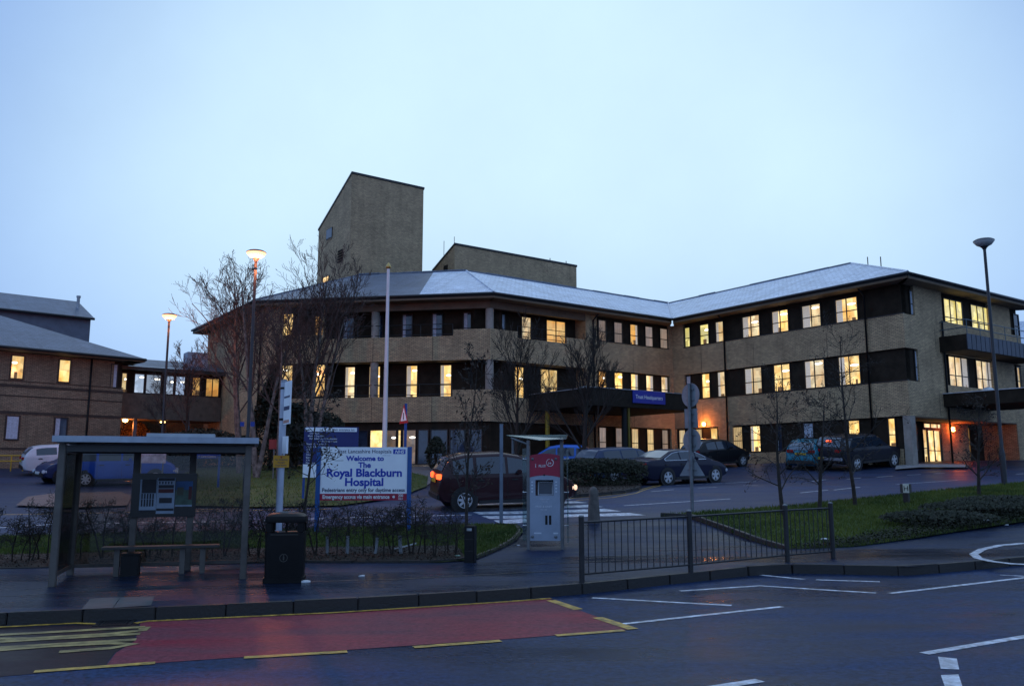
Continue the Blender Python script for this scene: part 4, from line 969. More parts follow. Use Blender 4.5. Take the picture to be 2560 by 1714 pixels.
# ================================================================== LINK BRIDGE between the wings
QQ = FD.p(7.58, 0); FK = Face((QQ.x, QQ.y), -U2, NA)
link = thing('link_bridge', (*FK.p(3, 0), ) if False else FK.p(3, 2), 'glazed upper corridor joining the brick wing to the main hospital', 'building')
zk = lambda v, u: FK.z(v, FK.t(u, 7))
kb, ks, kh, ke = zk(1046, 335), zk(983, 335), zk(932, 335), zk(917, 335)
mb = MB(); FK.box(mb, .05, 9, kb, ks, -3, 0); mb.build('spandrel', mat('link_brick', (.13, .10, .075), .85, var=(3, .3)), link)
mb = MB(); FK.box(mb, .05, 9, ks, ke, -3, -.16); mb.build('cladding_panel', CLAD, link)
for u0, u1, k, c in ((303, 318, 'pale', 1), (335, 362, 'pale2', 1), (364, 404, 'pale2', 1), (413, 436, 'pale2', 1), (438, 464, 'pale2', 1), (480, 502, 'amber', 1), (514, 549, 'amber', 2)):
    kk = k
    if k == 'pale2':
        PANE['pale2'] = PANE.get('pale2') or lit_mat('fluorescent_corridor', (.45, .60, .85), (.55, .68, .9), .75)
    window(link, FK, FK.t(u0, ks + .5), FK.t(u1, ks + .5), ks + .02, kh, kk, o=-.15, cols=c, trans=None, bar=.06, extra='l' if k.startswith('pale') else '')
a_, b_ = FK.p(-.0, 0, .5), FK.p(9.5, 0, .5); ah, bh = FK.p(0, 0, -1.8), FK.p(9.5, 0, -1.8)
lr = up(plane([(a_.x, a_.y, ke), (b_.x, b_.y, ke), (bh.x, bh.y, ke + .75), (ah.x, ah.y, ke + .75)], SLATE_D, 'roof', link))
mb = MB(); FK.box(mb, 0, 9.5, ke - .22, ke - .01, -.15, .5); mb.build('fascia', GUTTER, lr)
mb = MB(); t = FK.t(497, 8); FK.box(mb, t - .65, t + .65, ke + .1, FK.z(882, t, -.8), -1.6, -.5); mb.build('roof_box', mat('pale_box', (.36, .38, .45), .6, var=(2, .2)), lr)
for u in (337, 470):
    t = FK.t(u, 4); q = MB(); FK.box(q, t - .1, t + .1, 1.5, kb, -.4, -.2); q.build('post', mat('grey_post', (.12, .13, .15), .6, var=(3, .2)), link)
mb = MB(); FK.box(mb, -3, 14, 1.4, kb + .6, -4.2, -4.0); mb.build('wall', BRICK_L, link)
for i, (u, v) in enumerate(((313, 1049), (403, 1054), (411, 1054))):
    p = at(u, v, FK.p(FK.t(u, 5), 0).y + .6); r = thing('bulkhead_light', p, ('large amber light under the link corridor beside the brick wing', 'left one of two small yellow lights under the link corridor', 'right one of two small yellow lights under the link corridor')[i], 'lamp')
    s = .16 if i == 0 else .07
    q = MB(); q.lathe([(.02, -s), (s, -s * .6), (s * 1.1, 0), (s * .8, s * .4), (.03, s * .5)], 10, p); q.build('glass_bowl', mat('bulkhead_glow', (1, .7, .3), .5, emit=((1, .62, .2), 8)), r, smooth=True)
    q = MB(); q.lathe([(s * .5, s * .4), (s * .5, s * .9)], 8, p); q.build('fitting', BLACKP, r)
    if i == 0:
        ld = bpy.data.lights.new('lamp_light', 'POINT'); ld.energy = 90; ld.color = (1, .25, .05); ld.shadow_soft_size = .15
        lo = bpy.data.objects.new('lamp_light', ld); C.objects.link(lo); lo.location = p + Vector((0, .3, -.35)); put(lo, r)
# far block just showing past the right-hand end
fb = MB(); p = at(2575, 900, 75)
fb.hexa([(p.x - 1.2, 75, 2), (p.x + 9, 73, 2), (p.x + 9, 83, 2), (p.x - 1.2, 85, 2), (p.x - 1.2, 75, at(2550, 870, 75).z), (p.x + 9, 73, at(2550, 870, 75).z), (p.x + 9, 83, at(2550, 870, 75).z), (p.x - 1.2, 85, at(2550, 870, 75).z)])
far = thing('far_block', (p.x, 75, 2.3), 'far building just showing past the right end of the hospital', 'building'); fb.build('wall', BRICK_L, far)
zf = at(2550, 870, 75).z
up(plane([(p.x - 1.8, 74.5, zf), (p.x + 9.5, 72.4, zf), (p.x + 9.5, 78, zf + 3.2), (p.x - 1.2, 80, zf + 3.2)], SLATE, 'roof', far))
# ================================================================== STREET FURNITURE
Z3 = Vector((0, 0, 1))
def facing(p, turn=0):
    """right-hand and towards-viewer axes of a panel standing at p, turned by `turn` degrees about the vertical"""
    d = Vector((p[0], p[1], 0)).normalized(); a = math.atan2(d.x, d.y) + R(turn)
    return Vector((math.cos(a), -math.sin(a), 0)), Vector((-math.sin(a), -math.cos(a), 0))
GALV = mat('galvanised_steel', (.15, .165, .18), .45, .35, var=(4, .3))
ALU = mat('shelter_aluminium', (.115, .102, .09), .5, .2, var=(3, .3))
ALUE = mat('shelter_roof_edge', (.34, .39, .46), .45, .2, var=(3, .2))
WHITEB = mat('white_board', (.88, .92, .97), .45, var=(1.5, .06))
BLUEP = mat('blue_post_paint', (.02, .07, .30), .4, var=(3, .2))
NAVY = mat('navy_lettering', (.012, .045, .42), .5, var=(3, .1))
INK = mat('dark_blue_ink', (.02, .035, .10), .5, var=(3, .1))
REDB = mat('red_panel', (.34, .012, .045), .4, var=(2, .12))
SIGNBACK = mat('grey_sign_back', (.19, .215, .24), .5, .2, var=(3, .2))
def glassy(name, tint, refl, dirt, dcol):
    m = bpy.data.materials.new(name); m.use_nodes = True; nt = m.node_tree; nt.nodes.clear()
    out = nd(nt, 'ShaderNodeOutputMaterial'); tr = nd(nt, 'ShaderNodeBsdfTransparent'); gl = nd(nt, 'ShaderNodeBsdfGlossy'); df = nd(nt, 'ShaderNodeBsdfDiffuse')
    tr.inputs[0].default_value = (*tint, 1); gl.inputs['Roughness'].default_value = .05; df.inputs[0].default_value = (*dcol, 1)
    fr = nd(nt, 'ShaderNodeFresnel'); fr.inputs[0].default_value = 1.5
    mu = nd(nt, 'ShaderNodeMath', operation='MULTIPLY'); mu.inputs[1].default_value = refl; nt.links.new(fr.outputs[0], mu.inputs[0])
    tc = nd(nt, 'ShaderNodeTexCoord'); ns = nd(nt, 'ShaderNodeTexNoise'); ns.inputs['Scale'].default_value = 1.7; ns.inputs['Detail'].default_value = 5; nt.links.new(tc.outputs['Object'], ns.inputs['Vector'])
    mr = nd(nt, 'ShaderNodeMapRange'); mr.inputs['From Min'].default_value = .3; mr.inputs['From Max'].default_value = .75; mr.inputs['To Min'].default_value = dirt * .4; mr.inputs['To Max'].default_value = dirt
    nt.links.new(ns.outputs['Fac'], mr.inputs['Value'])
    m1 = nd(nt, 'ShaderNodeMixShader'); nt.links.new(mr.outputs[0], m1.inputs[0]); nt.links.new(tr.outputs[0], m1.inputs[1]); nt.links.new(df.outputs[0], m1.inputs[2])
    m2 = nd(nt, 'ShaderNodeMixShader'); nt.links.new(mu.outputs[0], m2.inputs[0]); nt.links.new(m1.outputs[0], m2.inputs[1]); nt.links.new(gl.outputs[0], m2.inputs[2])
    nt.links.new(m2.outputs[0], out.inputs[0]); MATS[name] = m
    return m
SHGL = glassy('scratched_shelter_glass', (.78, .76, .72), 1.0, .20, (.085, .075, .065))
KGL = glassy('kiosk_glass', (.72, .82, .82), .8, .16, (.14, .2, .2))

# ---- bus shelter
pl, pr = G(130, 1465, pave_off), G(607, 1445, pave_off)
sa = Vector((pr.x - pl.x, pr.y - pl.y, 0)); SL = sa.length; sa.normalize(); sd = Vector((-sa.y, sa.x, 0)); SZ = min(pl.z, pr.z) - .02; SD = 1.45
def sp(a, d, z): return Vector((pl.x, pl.y, 0)) + sa * a + sd * d + Z3 * (SZ + z)
def sbox(mb, a0, a1, d0, d1, z0, z1, mi=0): mb.hexa([sp(a0, d0, z0), sp(a1, d0, z0), sp(a1, d1, z0), sp(a0, d1, z0), sp(a0, d0, z1), sp(a1, d0, z1), sp(a1, d1, z1), sp(a0, d1, z1)], mi)
sh = thing('bus_shelter', sp(SL / 2, SD / 2, 0), 'grey metal and glass bus shelter with bench and timetable case', 'bus shelter')
ST = 2.28
for a, d, nm in ((0, 0, 'front_post'), (SL, 0, 'front_post'), (0, SD, 'back_post'), (SL * .335, SD, 'back_post'), (SL * .665, SD, 'back_post'), (SL, SD, 'back_post')):
    mb = MB(); w = .055; sbox(mb, a - w, a + w, d - w, d + w, .0, ST); mb.build(nm, ALU, sh, bevel=.012)
    mb = MB(); sbox(mb, a - .09, a + .09, d - .09, d + .09, 0, .02); mb.build('base_plate', BLACKP, sh)
mb = MB(); sbox(mb, -.12, SL + .16, -.26, -.20, ST + .02, ST + .12); sbox(mb, -.12, SL + .16, SD + .12, SD + .18, ST + .02, ST + .12); sbox(mb, -.12, -.06, -.2, SD + .12, ST + .02, ST + .12); sbox(mb, SL + .10, SL + .16, -.2, SD + .12, ST + .02, ST + .12)
rf = mb.build('roof_frame', ALUE, sh)
mb = MB(); sbox(mb, -.06, SL + .10, -.20, SD + .12, ST + .04, ST + .09); mb.build('roof_panel', mat('roof_sheet', (.02, .022, .025), .5, var=(3, .3)), rf)
mb = MB(); sbox(mb, SL * .42, SL * .80, .3, .75, ST + .10, ST + .2); mb.build('roof_light_box', mat('pale_roof_sheet', (.45, .5, .55), .4, var=(3, .1)), rf)
for d in (0, SD):
    mb = MB(); sbox(mb, .055, SL - .055, d - .03, d + .03, ST - .13, ST - .02); mb.build('top_rail', ALU if d else mat('dark_rail_alu', (.05, .05, .05), .5, var=(3, .2)), sh)
mb = MB(); sbox(mb, -.03, .03, .055, SD - .055, ST - .13, ST - .02); sbox(mb, SL - .03, SL + .03, .055, SD - .055, ST - .13, ST - .02); mb.build('side_rail', ALU, sh)
for a0, a1 in ((.055, SL * .335 - .055), (SL * .335 + .055, SL * .665 - .055), (SL * .665 + .055, SL - .055)):
    mb = MB(); sbox(mb, a0, a1, SD - .006, SD + .006, .22, ST - .14); mb.build('back_glass', SHGL, sh)
    mb = MB(); sbox(mb, a0, a1, SD - .025, SD + .025, .16, .22); mb.build('bottom_rail', ALU, sh)
mb = MB(); sbox(mb, -.006, .006, .055, SD - .055, .22, ST - .14); mb.build('end_glass', SHGL, sh)
mb = MB(); sbox(mb, -.025, .025, .055, SD - .055, .16, .22); mb.build('bottom_rail', ALU, sh)
# timetable case between the middle posts
c0, c1, cz0, cz1 = SL * .335 - .05, SL * .665 + .09, 1.02, 1.80
mb = MB(); sbox(mb, c0, c1, SD - .14, SD - .06, cz0, cz1); case = mb.build('timetable_case', mat('case_black', (.008, .008, .008), .25, var=(4, .2)), sh, bevel=.01)
PAPER = mat('paper_blue_grey', (.30, .38, .48), .6, var=(6, .12)); PINK = mat('print_dark', (.02, .022, .03), .6, var=(6, .3)); PMAP = mat('map_green', (.07, .12, .09), .6, var=(6, .5)); PMAPB = mat('map_blue', (.03, .09, .22), .6, var=(4, .4)); PRED = mat('print_red', (.10, .02, .02), .6, var=(6, .3))
cw = (c1 - c0)
def sheet(a0, a1, z0, z1, m, name, lift=.0, par=case):
    mb = MB(); sbox(mb, c0 + cw * a0, c0 + cw * a1, SD - .146 - lift, SD - .1402 - lift, cz0 + (cz1 - cz0) * z0, cz0 + (cz1 - cz0) * z1); return mb.build(name, m, par)
s1_ = sheet(.13, .385, .12, .86, PAPER, 'poster')
sheet(.155, .375, .55, .86, PINK, 'print_block', .007, s1_); sheet(.13, .385, .12, .165, PINK, 'print_block', .007, s1_)
for i in range(5):
    for z0, z1 in ((.42, .54), (.25, .41)): sheet(.155 + i * .042, .178 + i * .042, z0, z1, PINK, 'timetable_column', .007, s1_)
s2_ = sheet(.39, .665, .08, .90, PAPER, 'poster', .001)
for a0, a1, z0, z1, m in ((.40, .655, .83, .895, PINK), (.41, .645, .66, .735, PINK), (.41, .645, .555, .645, PRED), (.43, .625, .32, .44, PINK), (.395, .66, .145, .20, PINK)): sheet(a0, a1, z0, z1, m, 'print_block', .008, s2_)
for i in range(5): sheet(.415 + i * .046, .435 + i * .046, .755, .815, PINK, 'print_block', .008, s2_)
s3_ = sheet(.675, .94, .24, .82, PMAP, 'poster')
sheet(.675, .94, .62, .82, PMAPB, 'print_block', .007, s3_); sheet(.70, .80, .50, .68, mat('map_olive', (.07, .075, .05), .6, var=(6, .3)), 'print_block', .0085, s3_); sheet(.88, .93, .40, .70, PRED, 'print_block', .0085, s3_); sheet(.675, .94, .24, .275, PAPER, 'print_block', .007, s3_)
# bench
mb = MB(); b0, b1 = .55, SL - .42
sbox(mb, b0, b1, SD - .62, SD - .32, .50, .545); bench = mb.build('bench', mat('bench_seat', (.045, .042, .04), .5, var=(3, .3)), sh, bevel=.01)
for a in (b0 + .25, b0 + (b1 - b0) * .68, b1 - .28):
    mb = MB(); sbox(mb, a - .045, a + .045, SD - .53, SD - .41, .0, .5); mb.build('bench_leg', ALU, bench)
# bin under the bench
pb_ = sp(1.02, SD - .42, 0); tb = thing('waste_box', pb_, 'small black waste box standing under the bus shelter bench', 'bin')
mb = MB(); mb.obox(pb_ + Z3 * .2, sa, sd, Z3, .15, .14, .2); mb.build('body', BLACKP, tb, bevel=.02)
mb = MB(); mb.obox(pb_ + Z3 * .415, sa, sd, Z3, .16, .15, .015); mb.build('lid', BLACKP, tb, bevel=.008)

# ---- bus stop pole
bp0 = at(697, 1400, 15.6); bz = H(bp0.x, 15.6) + pave_off(0, 15.6); bx = (at(703, 1150, 15.6).x); base = Vector((bx, 15.6, bz))
top = at(709, 953, 15.6).z
bs = thing('bus_stop_pole', base, 'pale grey bus stop pole with edge-on flag and yellow notice', 'bus stop')
mb = MB(); mb.tube([base, base + Z3 * (top - bz)], .062, 14); mb.build('pole', mat('pale_grey_pole', (.42, .46, .55), .4, .1, var=(3, .15)), bs, smooth=50)
mb = MB(); mb.lathe([(.065, top - 0.02), (.05, top + .03), (0, top + .04)], 12, (bx, 15.6, 0)); mb.build('cap', GALV, bs, smooth=50)
rgt, tow = facing(base, 76)
fz0, fz1 = at(715, 1062, 15.6).z, at(715, 957, 15.6).z
mb = MB(); mb.obox(base + rgt * .29 + Z3 * ((fz0 + fz1) / 2 - bz), rgt, tow, Z3, .215, .012, (fz1 - fz0) / 2); flag = mb.build('flag', WHITEB, bs)
FLG = mat('flag_print_pink', (.5, .25, .2), .6, var=(3, .1))
for k, (a, b) in enumerate(((.03, .10), (.33, .42), (.62, .66))):
    z0 = fz0 + (fz1 - fz0) * a; z1 = fz0 + (fz1 - fz0) * b; mb = MB(); mb.obox(base + rgt * .29 + tow * .014 + Z3 * ((z0 + z1) / 2 - bz), rgt, tow, Z3, .19, .002, (z1 - z0) / 2); mb.build('flag_print', FLG if k == 0 else INK, flag)
for z in (fz0 + .1, fz1 - .1):
    mb = MB(); mb.lathe([(.068, z - .02), (.068, z + .02)], 12, (bx, 15.6, 0)); mb.build('clamp', BLACKP, bs)
rgt2, tow2 = facing(base, 70); z0, z1 = at(715, 1134, 15.6).z, at(715, 1091, 15.6).z
mb = MB(); mb.obox(base + rgt2 * .17 + Z3 * ((z0 + z1) / 2 - bz), rgt2, tow2, Z3, .1, .02, (z1 - z0) / 2); tc_case = mb.build('timetable_frame', WHITEB, bs)
rgt3, tow3 = facing(base, -4); z0, z1 = at(705, 1168, 15.6).z, at(705, 1138, 15.6).z; cn = base + tow3 * .075 + rgt3 * -.005 + Z3 * ((z0 + z1) / 2 - bz)
mb = MB(); mb.obox(cn, rgt3, tow3, Z3, .137, .004, (z1 - z0) / 2); yn = mb.build('yellow_notice', mat('yellow_notice', (.62, .30, .012), .5, var=(4, .1)), bs)
mb = MB(); mb.lathe([(.0, 0), (.018, .0), (.018, .003)], 12, cn + tow3 * .005 + Z3 * .075, tow3); mb.build('notice_emblem', mat('notice_red', (.35, .03, .02), .5, var=(4, .1)), yn)
for i, (s, zz) in enumerate((('No stopping', .02), ('except', -.03), ('local buses', -.08))): text(s, cn + Z3 * zz + tow3 * .005, rgt3, Z3, .045, INK, yn, bold=0.0003)

# ---- litter bin
bb_ = G(711, 1452, pave_off); rb, tb_ = facing(bb_, 6)
lb = thing('litter_bin', bb_, 'large black litter bin with ashtray hood in front of the bus stop pole', 'bin')
def rsq(w, d, n=4, r=.12):
    pts = []
    for cx, cyy, a0 in ((w - r, d - r, 0), (-w + r, d - r, 90), (-w + r, -d + r, 180), (w - r, -d + r, 270)):
        for k in range(n + 1): a = R(a0 + 90 * k / n); pts.append((cx + r * math.cos(a), cyy + r * math.sin(a)))
    return pts
def loft(mb, secs, c, ax, ay):
    n = len(secs[0][0]); base_i = len(mb.v)
    for pts, z in secs:
        for x, y in pts: mb.v.append(tuple(c + ax * x + ay * y + Z3 * z))
    for i in range(len(secs) - 1):
        for j in range(n): mb.f.append((base_i + i * n + j, base_i + i * n + (j + 1) % n, base_i + (i + 1) * n + (j + 1) % n, base_i + (i + 1) * n + j)); mb.mi.append(0)
    mb.f.append(tuple(base_i + j for j in range(n - 1, -1, -1))); mb.mi.append(0); k = base_i + (len(secs) - 1) * n
    mb.f.append(tuple(k + j for j in range(n))); mb.mi.append(0)
BINM = mat('bin_black', (.006, .006, .0065), .45, spec=.2, var=(5, .3))
mb = MB(); loft(mb, [(rsq(.33, .28), .0), (rsq(.33, .28), .08)], bb_, rb, tb_); mb.build('plinth', BINM, lb, smooth=40)
mb = MB(); loft(mb, [(rsq(.31, .26), .08), (rsq(.315, .265), .5), (rsq(.315, .265), .80)], bb_, rb, tb_); bd = mb.build('body', BINM, lb, smooth=40)
for sx in (-1, 1):
    for sy in (-1, 1):
        mb = MB(); mb.obox(bb_ + rb * sx * .255 + tb_ * sy * .20 + Z3 * .88, rb, tb_, Z3, .055, .055, .08); mb.build('hood_post', BINM, lb, bevel=.015)
mb = MB(); mb.obox(bb_ + tb_ * -.02 + Z3 * .88, rb, tb_, Z3, .015, .02, .08); mb.build('hood_post', BINM, lb)
mb = MB(); loft(mb, [(rsq(.325, .275), .96), (rsq(.33, .28), 1.0), (rsq(.32, .27), 1.06), (rsq(.27, .22), 1.10), (rsq(.2, .15), 1.115)], bb_, rb, tb_); hood = mb.build('hood', BINM, lb, smooth=40)
mb = MB(); mb.obox(bb_ + Z3 * 1.122, rb, tb_, Z3, .13, .09, .008); mb.build('ashtray_plate', GALV, hood)
GOLD = mat('emblem_grey', (.05, .048, .04), .5, var=(4, .2))
ec_ = bb_ + tb_ * .266 + Z3 * .40
mb = MB()
for i in range(20):
    a0, a1 = 2 * math.pi * i / 20, 2 * math.pi * (i + 1) / 20
    q = [ec_ + rb * (r_ * math.cos(a)) + Z3 * (r_ * math.sin(a)) for r_, a in ((.055, a0), (.066, a0), (.066, a1), (.055, a1))]
    mb.hexa(q + [p + tb_ * .003 for p in q])
mb.build('emblem_ring', GOLD, bd)
mb = MB(); mb.obox(ec_ + Z3 * -.008, rb, tb_, Z3, .012, .003, .026); mb.lathe([(.0, 0), (.012, 0), (.012, .003)], 10, ec_ + Z3 * .036, tb_); mb.build('emblem_figure', GOLD, bd)
mb = MB(); mb.obox(ec_ + Z3 * .37 , rb, tb_, Z3, .22, .003, .006); mb.build('trim_line', GOLD, bd)

# ---- welcome sign
ys_ = 21.2
tlp, trp = at(804, 1116, ys_), at(1019, 1120, ys_ + .15); zb_, zt_ = at(900, 1250, ys_).z, at(900, 1117, ys_).z
rx = Vector((trp.x - tlp.x, trp.y - tlp.y, 0)); sw = rx.length; rx.normalize(); tx = Vector((rx.y, -rx.x, 0))
org = Vector((tlp.x, tlp.y, 0))
gz = H(org.x, org.y) + .08
ws = thing('welcome_sign', org + rx * sw / 2 + Z3 * gz, 'large white Welcome to The Royal Blackburn Hospital sign on blue posts', 'sign')
red_h = (zt_ - zb_) * .125
mb = MB(); mb.obox(org + rx * sw / 2 + Z3 * ((zt_ + zb_ + red_h) / 2), rx, tx, Z3, sw / 2, .03, (zt_ - zb_ - red_h) / 2); brd = mb.build('board', WHITEB, ws)
mb = MB(); mb.obox(org + rx * sw / 2 + Z3 * (zb_ + red_h / 2 - .001), rx, tx, Z3, sw / 2, .031, red_h / 2); rbd = mb.build('red_strip', REDB, ws)
for a in (-.055, sw + .055):
    mb = MB(); mb.obox(org + rx * a + Z3 * ((gz - .15 + zt_ + .01) / 2), rx, tx, Z3, .052, .05, (zt_ + .01 - gz + .15) / 2); mb.build('post', mat('sign_post_blue', (.012, .085, .30), .4, var=(3, .15)), ws)
BH = zt_ - zb_
def wl(s, fx, fz, size, m, sx=1.0, bold=0.0000, al='CENTER', par=brd, shear=0): text(s, org + rx * (sw * fx) + tx * .031 + Z3 * (zb_ + BH * fz), rx, Z3, BH * size, m, par, align=al, bold=bold, sx=sx, shear=shear)
wl('East Lancashire Hospitals', .815, .888, .098, INK, 1.02, .0006, 'RIGHT'); wl('NHS Trust', .80, .835, .032, mat('faint_print', (.45, .5, .58), .5, var=(3, .1)), 1, 0, 'RIGHT')
wl('Welcome to', .51, .745, .128, NAVY, 1.08, .006); wl('The', .505, .615, .142, NAVY, 1.05, .0065)
wl('Royal Blackburn', .505, .448, .205, NAVY, 1.07, .009); wl('Hospital', .505, .275, .205, NAVY, 1.07, .009)
wl('Pedestrians entry only for daytime access', .5, .160, .100, INK, .93, .0025)
wl('Emergency access via main entrance', .415, .033, .100, WTXT, .86, .004, par=rbd); wl('200', .93, .063, .075, WTXT, .85, .002, par=rbd); wl('mtrs', .93, .012, .06, WTXT, .8, .001, par=rbd)
mb = MB(); pa = [(0, -.4), (.55, -.4), (.55, -1), (1.2, 0), (.55, 1), (.55, .4), (0, .4)]
vs_ = [org + rx * (sw * .835 + x * .055) + tx * .036 + Z3 * (zb_ + BH * .063 + z * .05) for x, z in pa]; mb.add(vs_, [tuple(range(7))]); mb.build('arrow', WTXT, rbd)
mb = MB(); mb.obox(org + rx * sw * .905 + tx * .0325 + Z3 * (zb_ + BH * .918), rx, tx, Z3, sw * .071, .002, BH * .045); lg = mb.build('logo_panel', NAVY, brd)
wl('NHS', .905, .885, .088, WTXT, 1.0, .0035, par=lg, shear=.25)
# ---- directory sign behind it
yd = 28.0; a_, b_ = at(761, 1066, yd), at(897, 1071, yd + .3); zt2, zb2 = at(800, 1066, yd).z, at(800, 1193, yd).z
rx2 = Vector((b_.x - a_.x, b_.y - a_.y, 0)); sw2 = rx2.length; rx2.normalize(); tx2 = Vector((rx2.y, -rx2.x, 0)); o2 = Vector((a_.x, a_.y, 0)); g2 = H(a_.x, a_.y)
ds = thing('directory_sign', o2 + rx2 * sw2 / 2 + Z3 * g2, 'tall dark blue directory board behind the welcome sign', 'sign')
def dpan(fx0, fx1, fz0, fz1, m, nm, th=.03, lift=0, par=ds):
    mb = MB(); mb.obox(o2 + rx2 * (sw2 * (fx0 + fx1) / 2) + tx2 * lift + Z3 * (zb2 + (zt2 - zb2) * (fz0 + fz1) / 2), rx2, tx2, Z3, sw2 * (fx1 - fx0) / 2, th, (zt2 - zb2) * (fz1 - fz0) / 2); return mb.build(nm, m, par)
DNAVY = mat('directory_navy', (.006, .014, .13), .35, var=(2, .15))
dbl = dpan(0, 1, .26, 1, DNAVY, 'board'); dpan(.0, 1, .0, .258, WHITEB, 'lower_board'); hd = dpan(.02, .965, .905, .985, WHITEB, 'heading_strip', .004, .034)
for a in (.02, .98): mb = MB(); mb.obox(o2 + rx2 * sw2 * a - tx2 * .07 + Z3 * ((g2 - .1 + zt2) / 2), rx2, tx2, Z3, .035, .035, (zt2 - g2 + .1) / 2 - .03); mb.build('post', BLUEP, ds)
D = zt2 - zb2
def dl(s, fx, fz, sz, par=dbl, m=WTXT, al='LEFT', lift=.031, bold=0.0006): text(s, o2 + rx2 * sw2 * fx + tx2 * lift + Z3 * (zb2 + D * fz), rx2, Z3, D * sz, m, par, align=al, bold=bold)
dl('Main entrance to:-', .94, .925, .062, hd, INK, 'RIGHT', .039, .001)
for i, (s, x) in enumerate((('Out Patients', .1), ('Medical Day Unit', .07), ('Rehabilitation, Hydrotherapy', .10), ('and Treatment Suite', .25), ('Special Care Baby Unit', .05), ('Surgical, Breast and X ray', .05), ('A & E', .05), ('Wards', .05), ('Clinics', .05), ('Eyes', .05), ('X Ray', .05), ('Pharmacy', .05))): dl(s, x, .855 - i * .053, .046)

# ---- flag pole
fpb = at(961, 1118, 42.0); fz_ = H(fpb.x, 42); ft = at(971, 672, 42.0)
fp_ = thing('flag_pole', (fpb.x, 42, fz_), 'tall bare white flagpole with gold finial in front of the hospital', 'flagpole')
mb = MB(); mb.tube([(fpb.x, 42, fz_), ((fpb.x + ft.x) / 2, 42, (fz_ + ft.z) / 2), (ft.x, 42, ft.z)], [.13, .105, .07], 12); mb.build('pole', mat('white_pole_paint', (.72, .72, .74), .35, var=(2, .08)), fp_, smooth=50)
mb = MB(); mb.lathe([(.03, -.02), (.12, .04), (.15, .12), (.10, .2), (.02, .32), (0, .34)], 12, ft); mb.build('finial', mat('gold_finial', (.5, .36, .12), .3, .7, var=(3, .1)), fp_, smooth=True)

# ---- warning triangle on a post
tpb = at(1013, 1115, 30.5); tz = H(tpb.x, 30.5); ttop = at(1009, 1008, 30.5).z
ts_ = thing('warning_sign', (tpb.x, 30.5, tz), 'red bordered triangular road sign seen almost edge on behind the welcome sign', 'sign')
mb = MB(); mb.tube([(tpb.x, 30.5, tz), (tpb.x, 30.5, ttop)], .05, 10); mb.build('post', BLUEP, ts_, smooth=50)
rt, tt = facing(tpb, 66); c_ = Vector((tpb.x, 30.5, 0)) + tt * .07
def tri(s, z0, hgt, m, nm, lift, par):
    mb = MB(); p = [c_ + tt * lift - rt * s + Z3 * z0, c_ + tt * lift + rt * s + Z3 * z0, c_ + tt * lift + Z3 * (z0 + hgt)]; q = [x + tt * .008 for x in p]
    mb.add(p + q, [(2, 1, 0), (3, 4, 5), (0, 1, 4, 3), (1, 2, 5, 4), (2, 0, 3, 5)]); return mb.build(nm, m, par)
zs = at(1009, 1058, 30.5).z; rt_ = tri(.38, zs, .68, mat('sign_red', (.45, .015, .02), .4, var=(3, .1)), 'sign_plate', 0, ts_); wt_ = tri(.26, zs + .09, .46, WHITEB, 'white_field', .009, rt_)
mb = MB(); mb.obox(c_ + tt * .02 + Z3 * (zs + .26), rt, tt, Z3, .03, .002, .12); mb.build('symbol', BLACKP, wt_)

# ---- plain grey post, black totem, stone bollard
p = G(1253, 1305, .08); gp = thing('grey_post', p, 'plain square grey metal post beside the zebra crossing', 'post')
ztp = at(1254, 1060, p.y).z; mb = MB(); mb.obox((p.x, p.y, (p.z - .1 + ztp) / 2), (1, 0, 0), (0, 1, 0), Z3, .045, .045, (ztp - p.z + .1) / 2); mb.build('shaft', mat('post_blue_grey', (.16, .20, .26), .4, .2, var=(3, .2)), gp, bevel=.008)
mb = MB(); mb.obox((p.x, p.y, ztp + .006), (1, 0, 0), (0, 1, 0), Z3, .048, .048, .005); mb.build('cap', GALV, gp)
p = G(1176, 1402, l1o); tm = thing('marker_post', p, 'short black square marker post at the corner of the grass verge', 'post')
r4, t4 = facing(p, 18); zt4 = at(1176, 1313, p.y).z
mb = MB(); mb.obox(p + Z3 * ((zt4 - p.z) / 2 - .03), r4, t4, Z3, .10, .09, (zt4 - p.z) / 2 + .03); bo = mb.build('body', BLACKP, tm, bevel=.012)
mb = MB(); mb.obox(p + t4 * .092 + Z3 * (zt4 - p.z - .07), r4, t4, Z3, .05, .003, .025); mb.build('label_plate', mat('worn_plate', (.3, .32, .33), .5, var=(8, .4)), bo)
for zz in (.2, .42): mb = MB(); mb.obox(p + t4 * .092 + Z3 * zz, r4, t4, Z3, .085, .002, .006); mb.build('groove', KERBM, bo)
p = G(1485, 1305, .03); sbz = thing('stone_bollard', p, 'tapered round topped concrete bollard by the zebra crossing', 'bollard')
mb = MB(); mb.lathe([(.165, -.05), (.165, .02), (.155, .3), (.135, .62), (.125, .66), (.13, .70), (.115, .80), (.095, .86), (.05, .90), (0, .915)], 10, p); mb.build('shaft', mat('worn_concrete', (.105, .095, .085), .8, var=(5, .35), bump=(14, .4)), sbz, smooth=35)

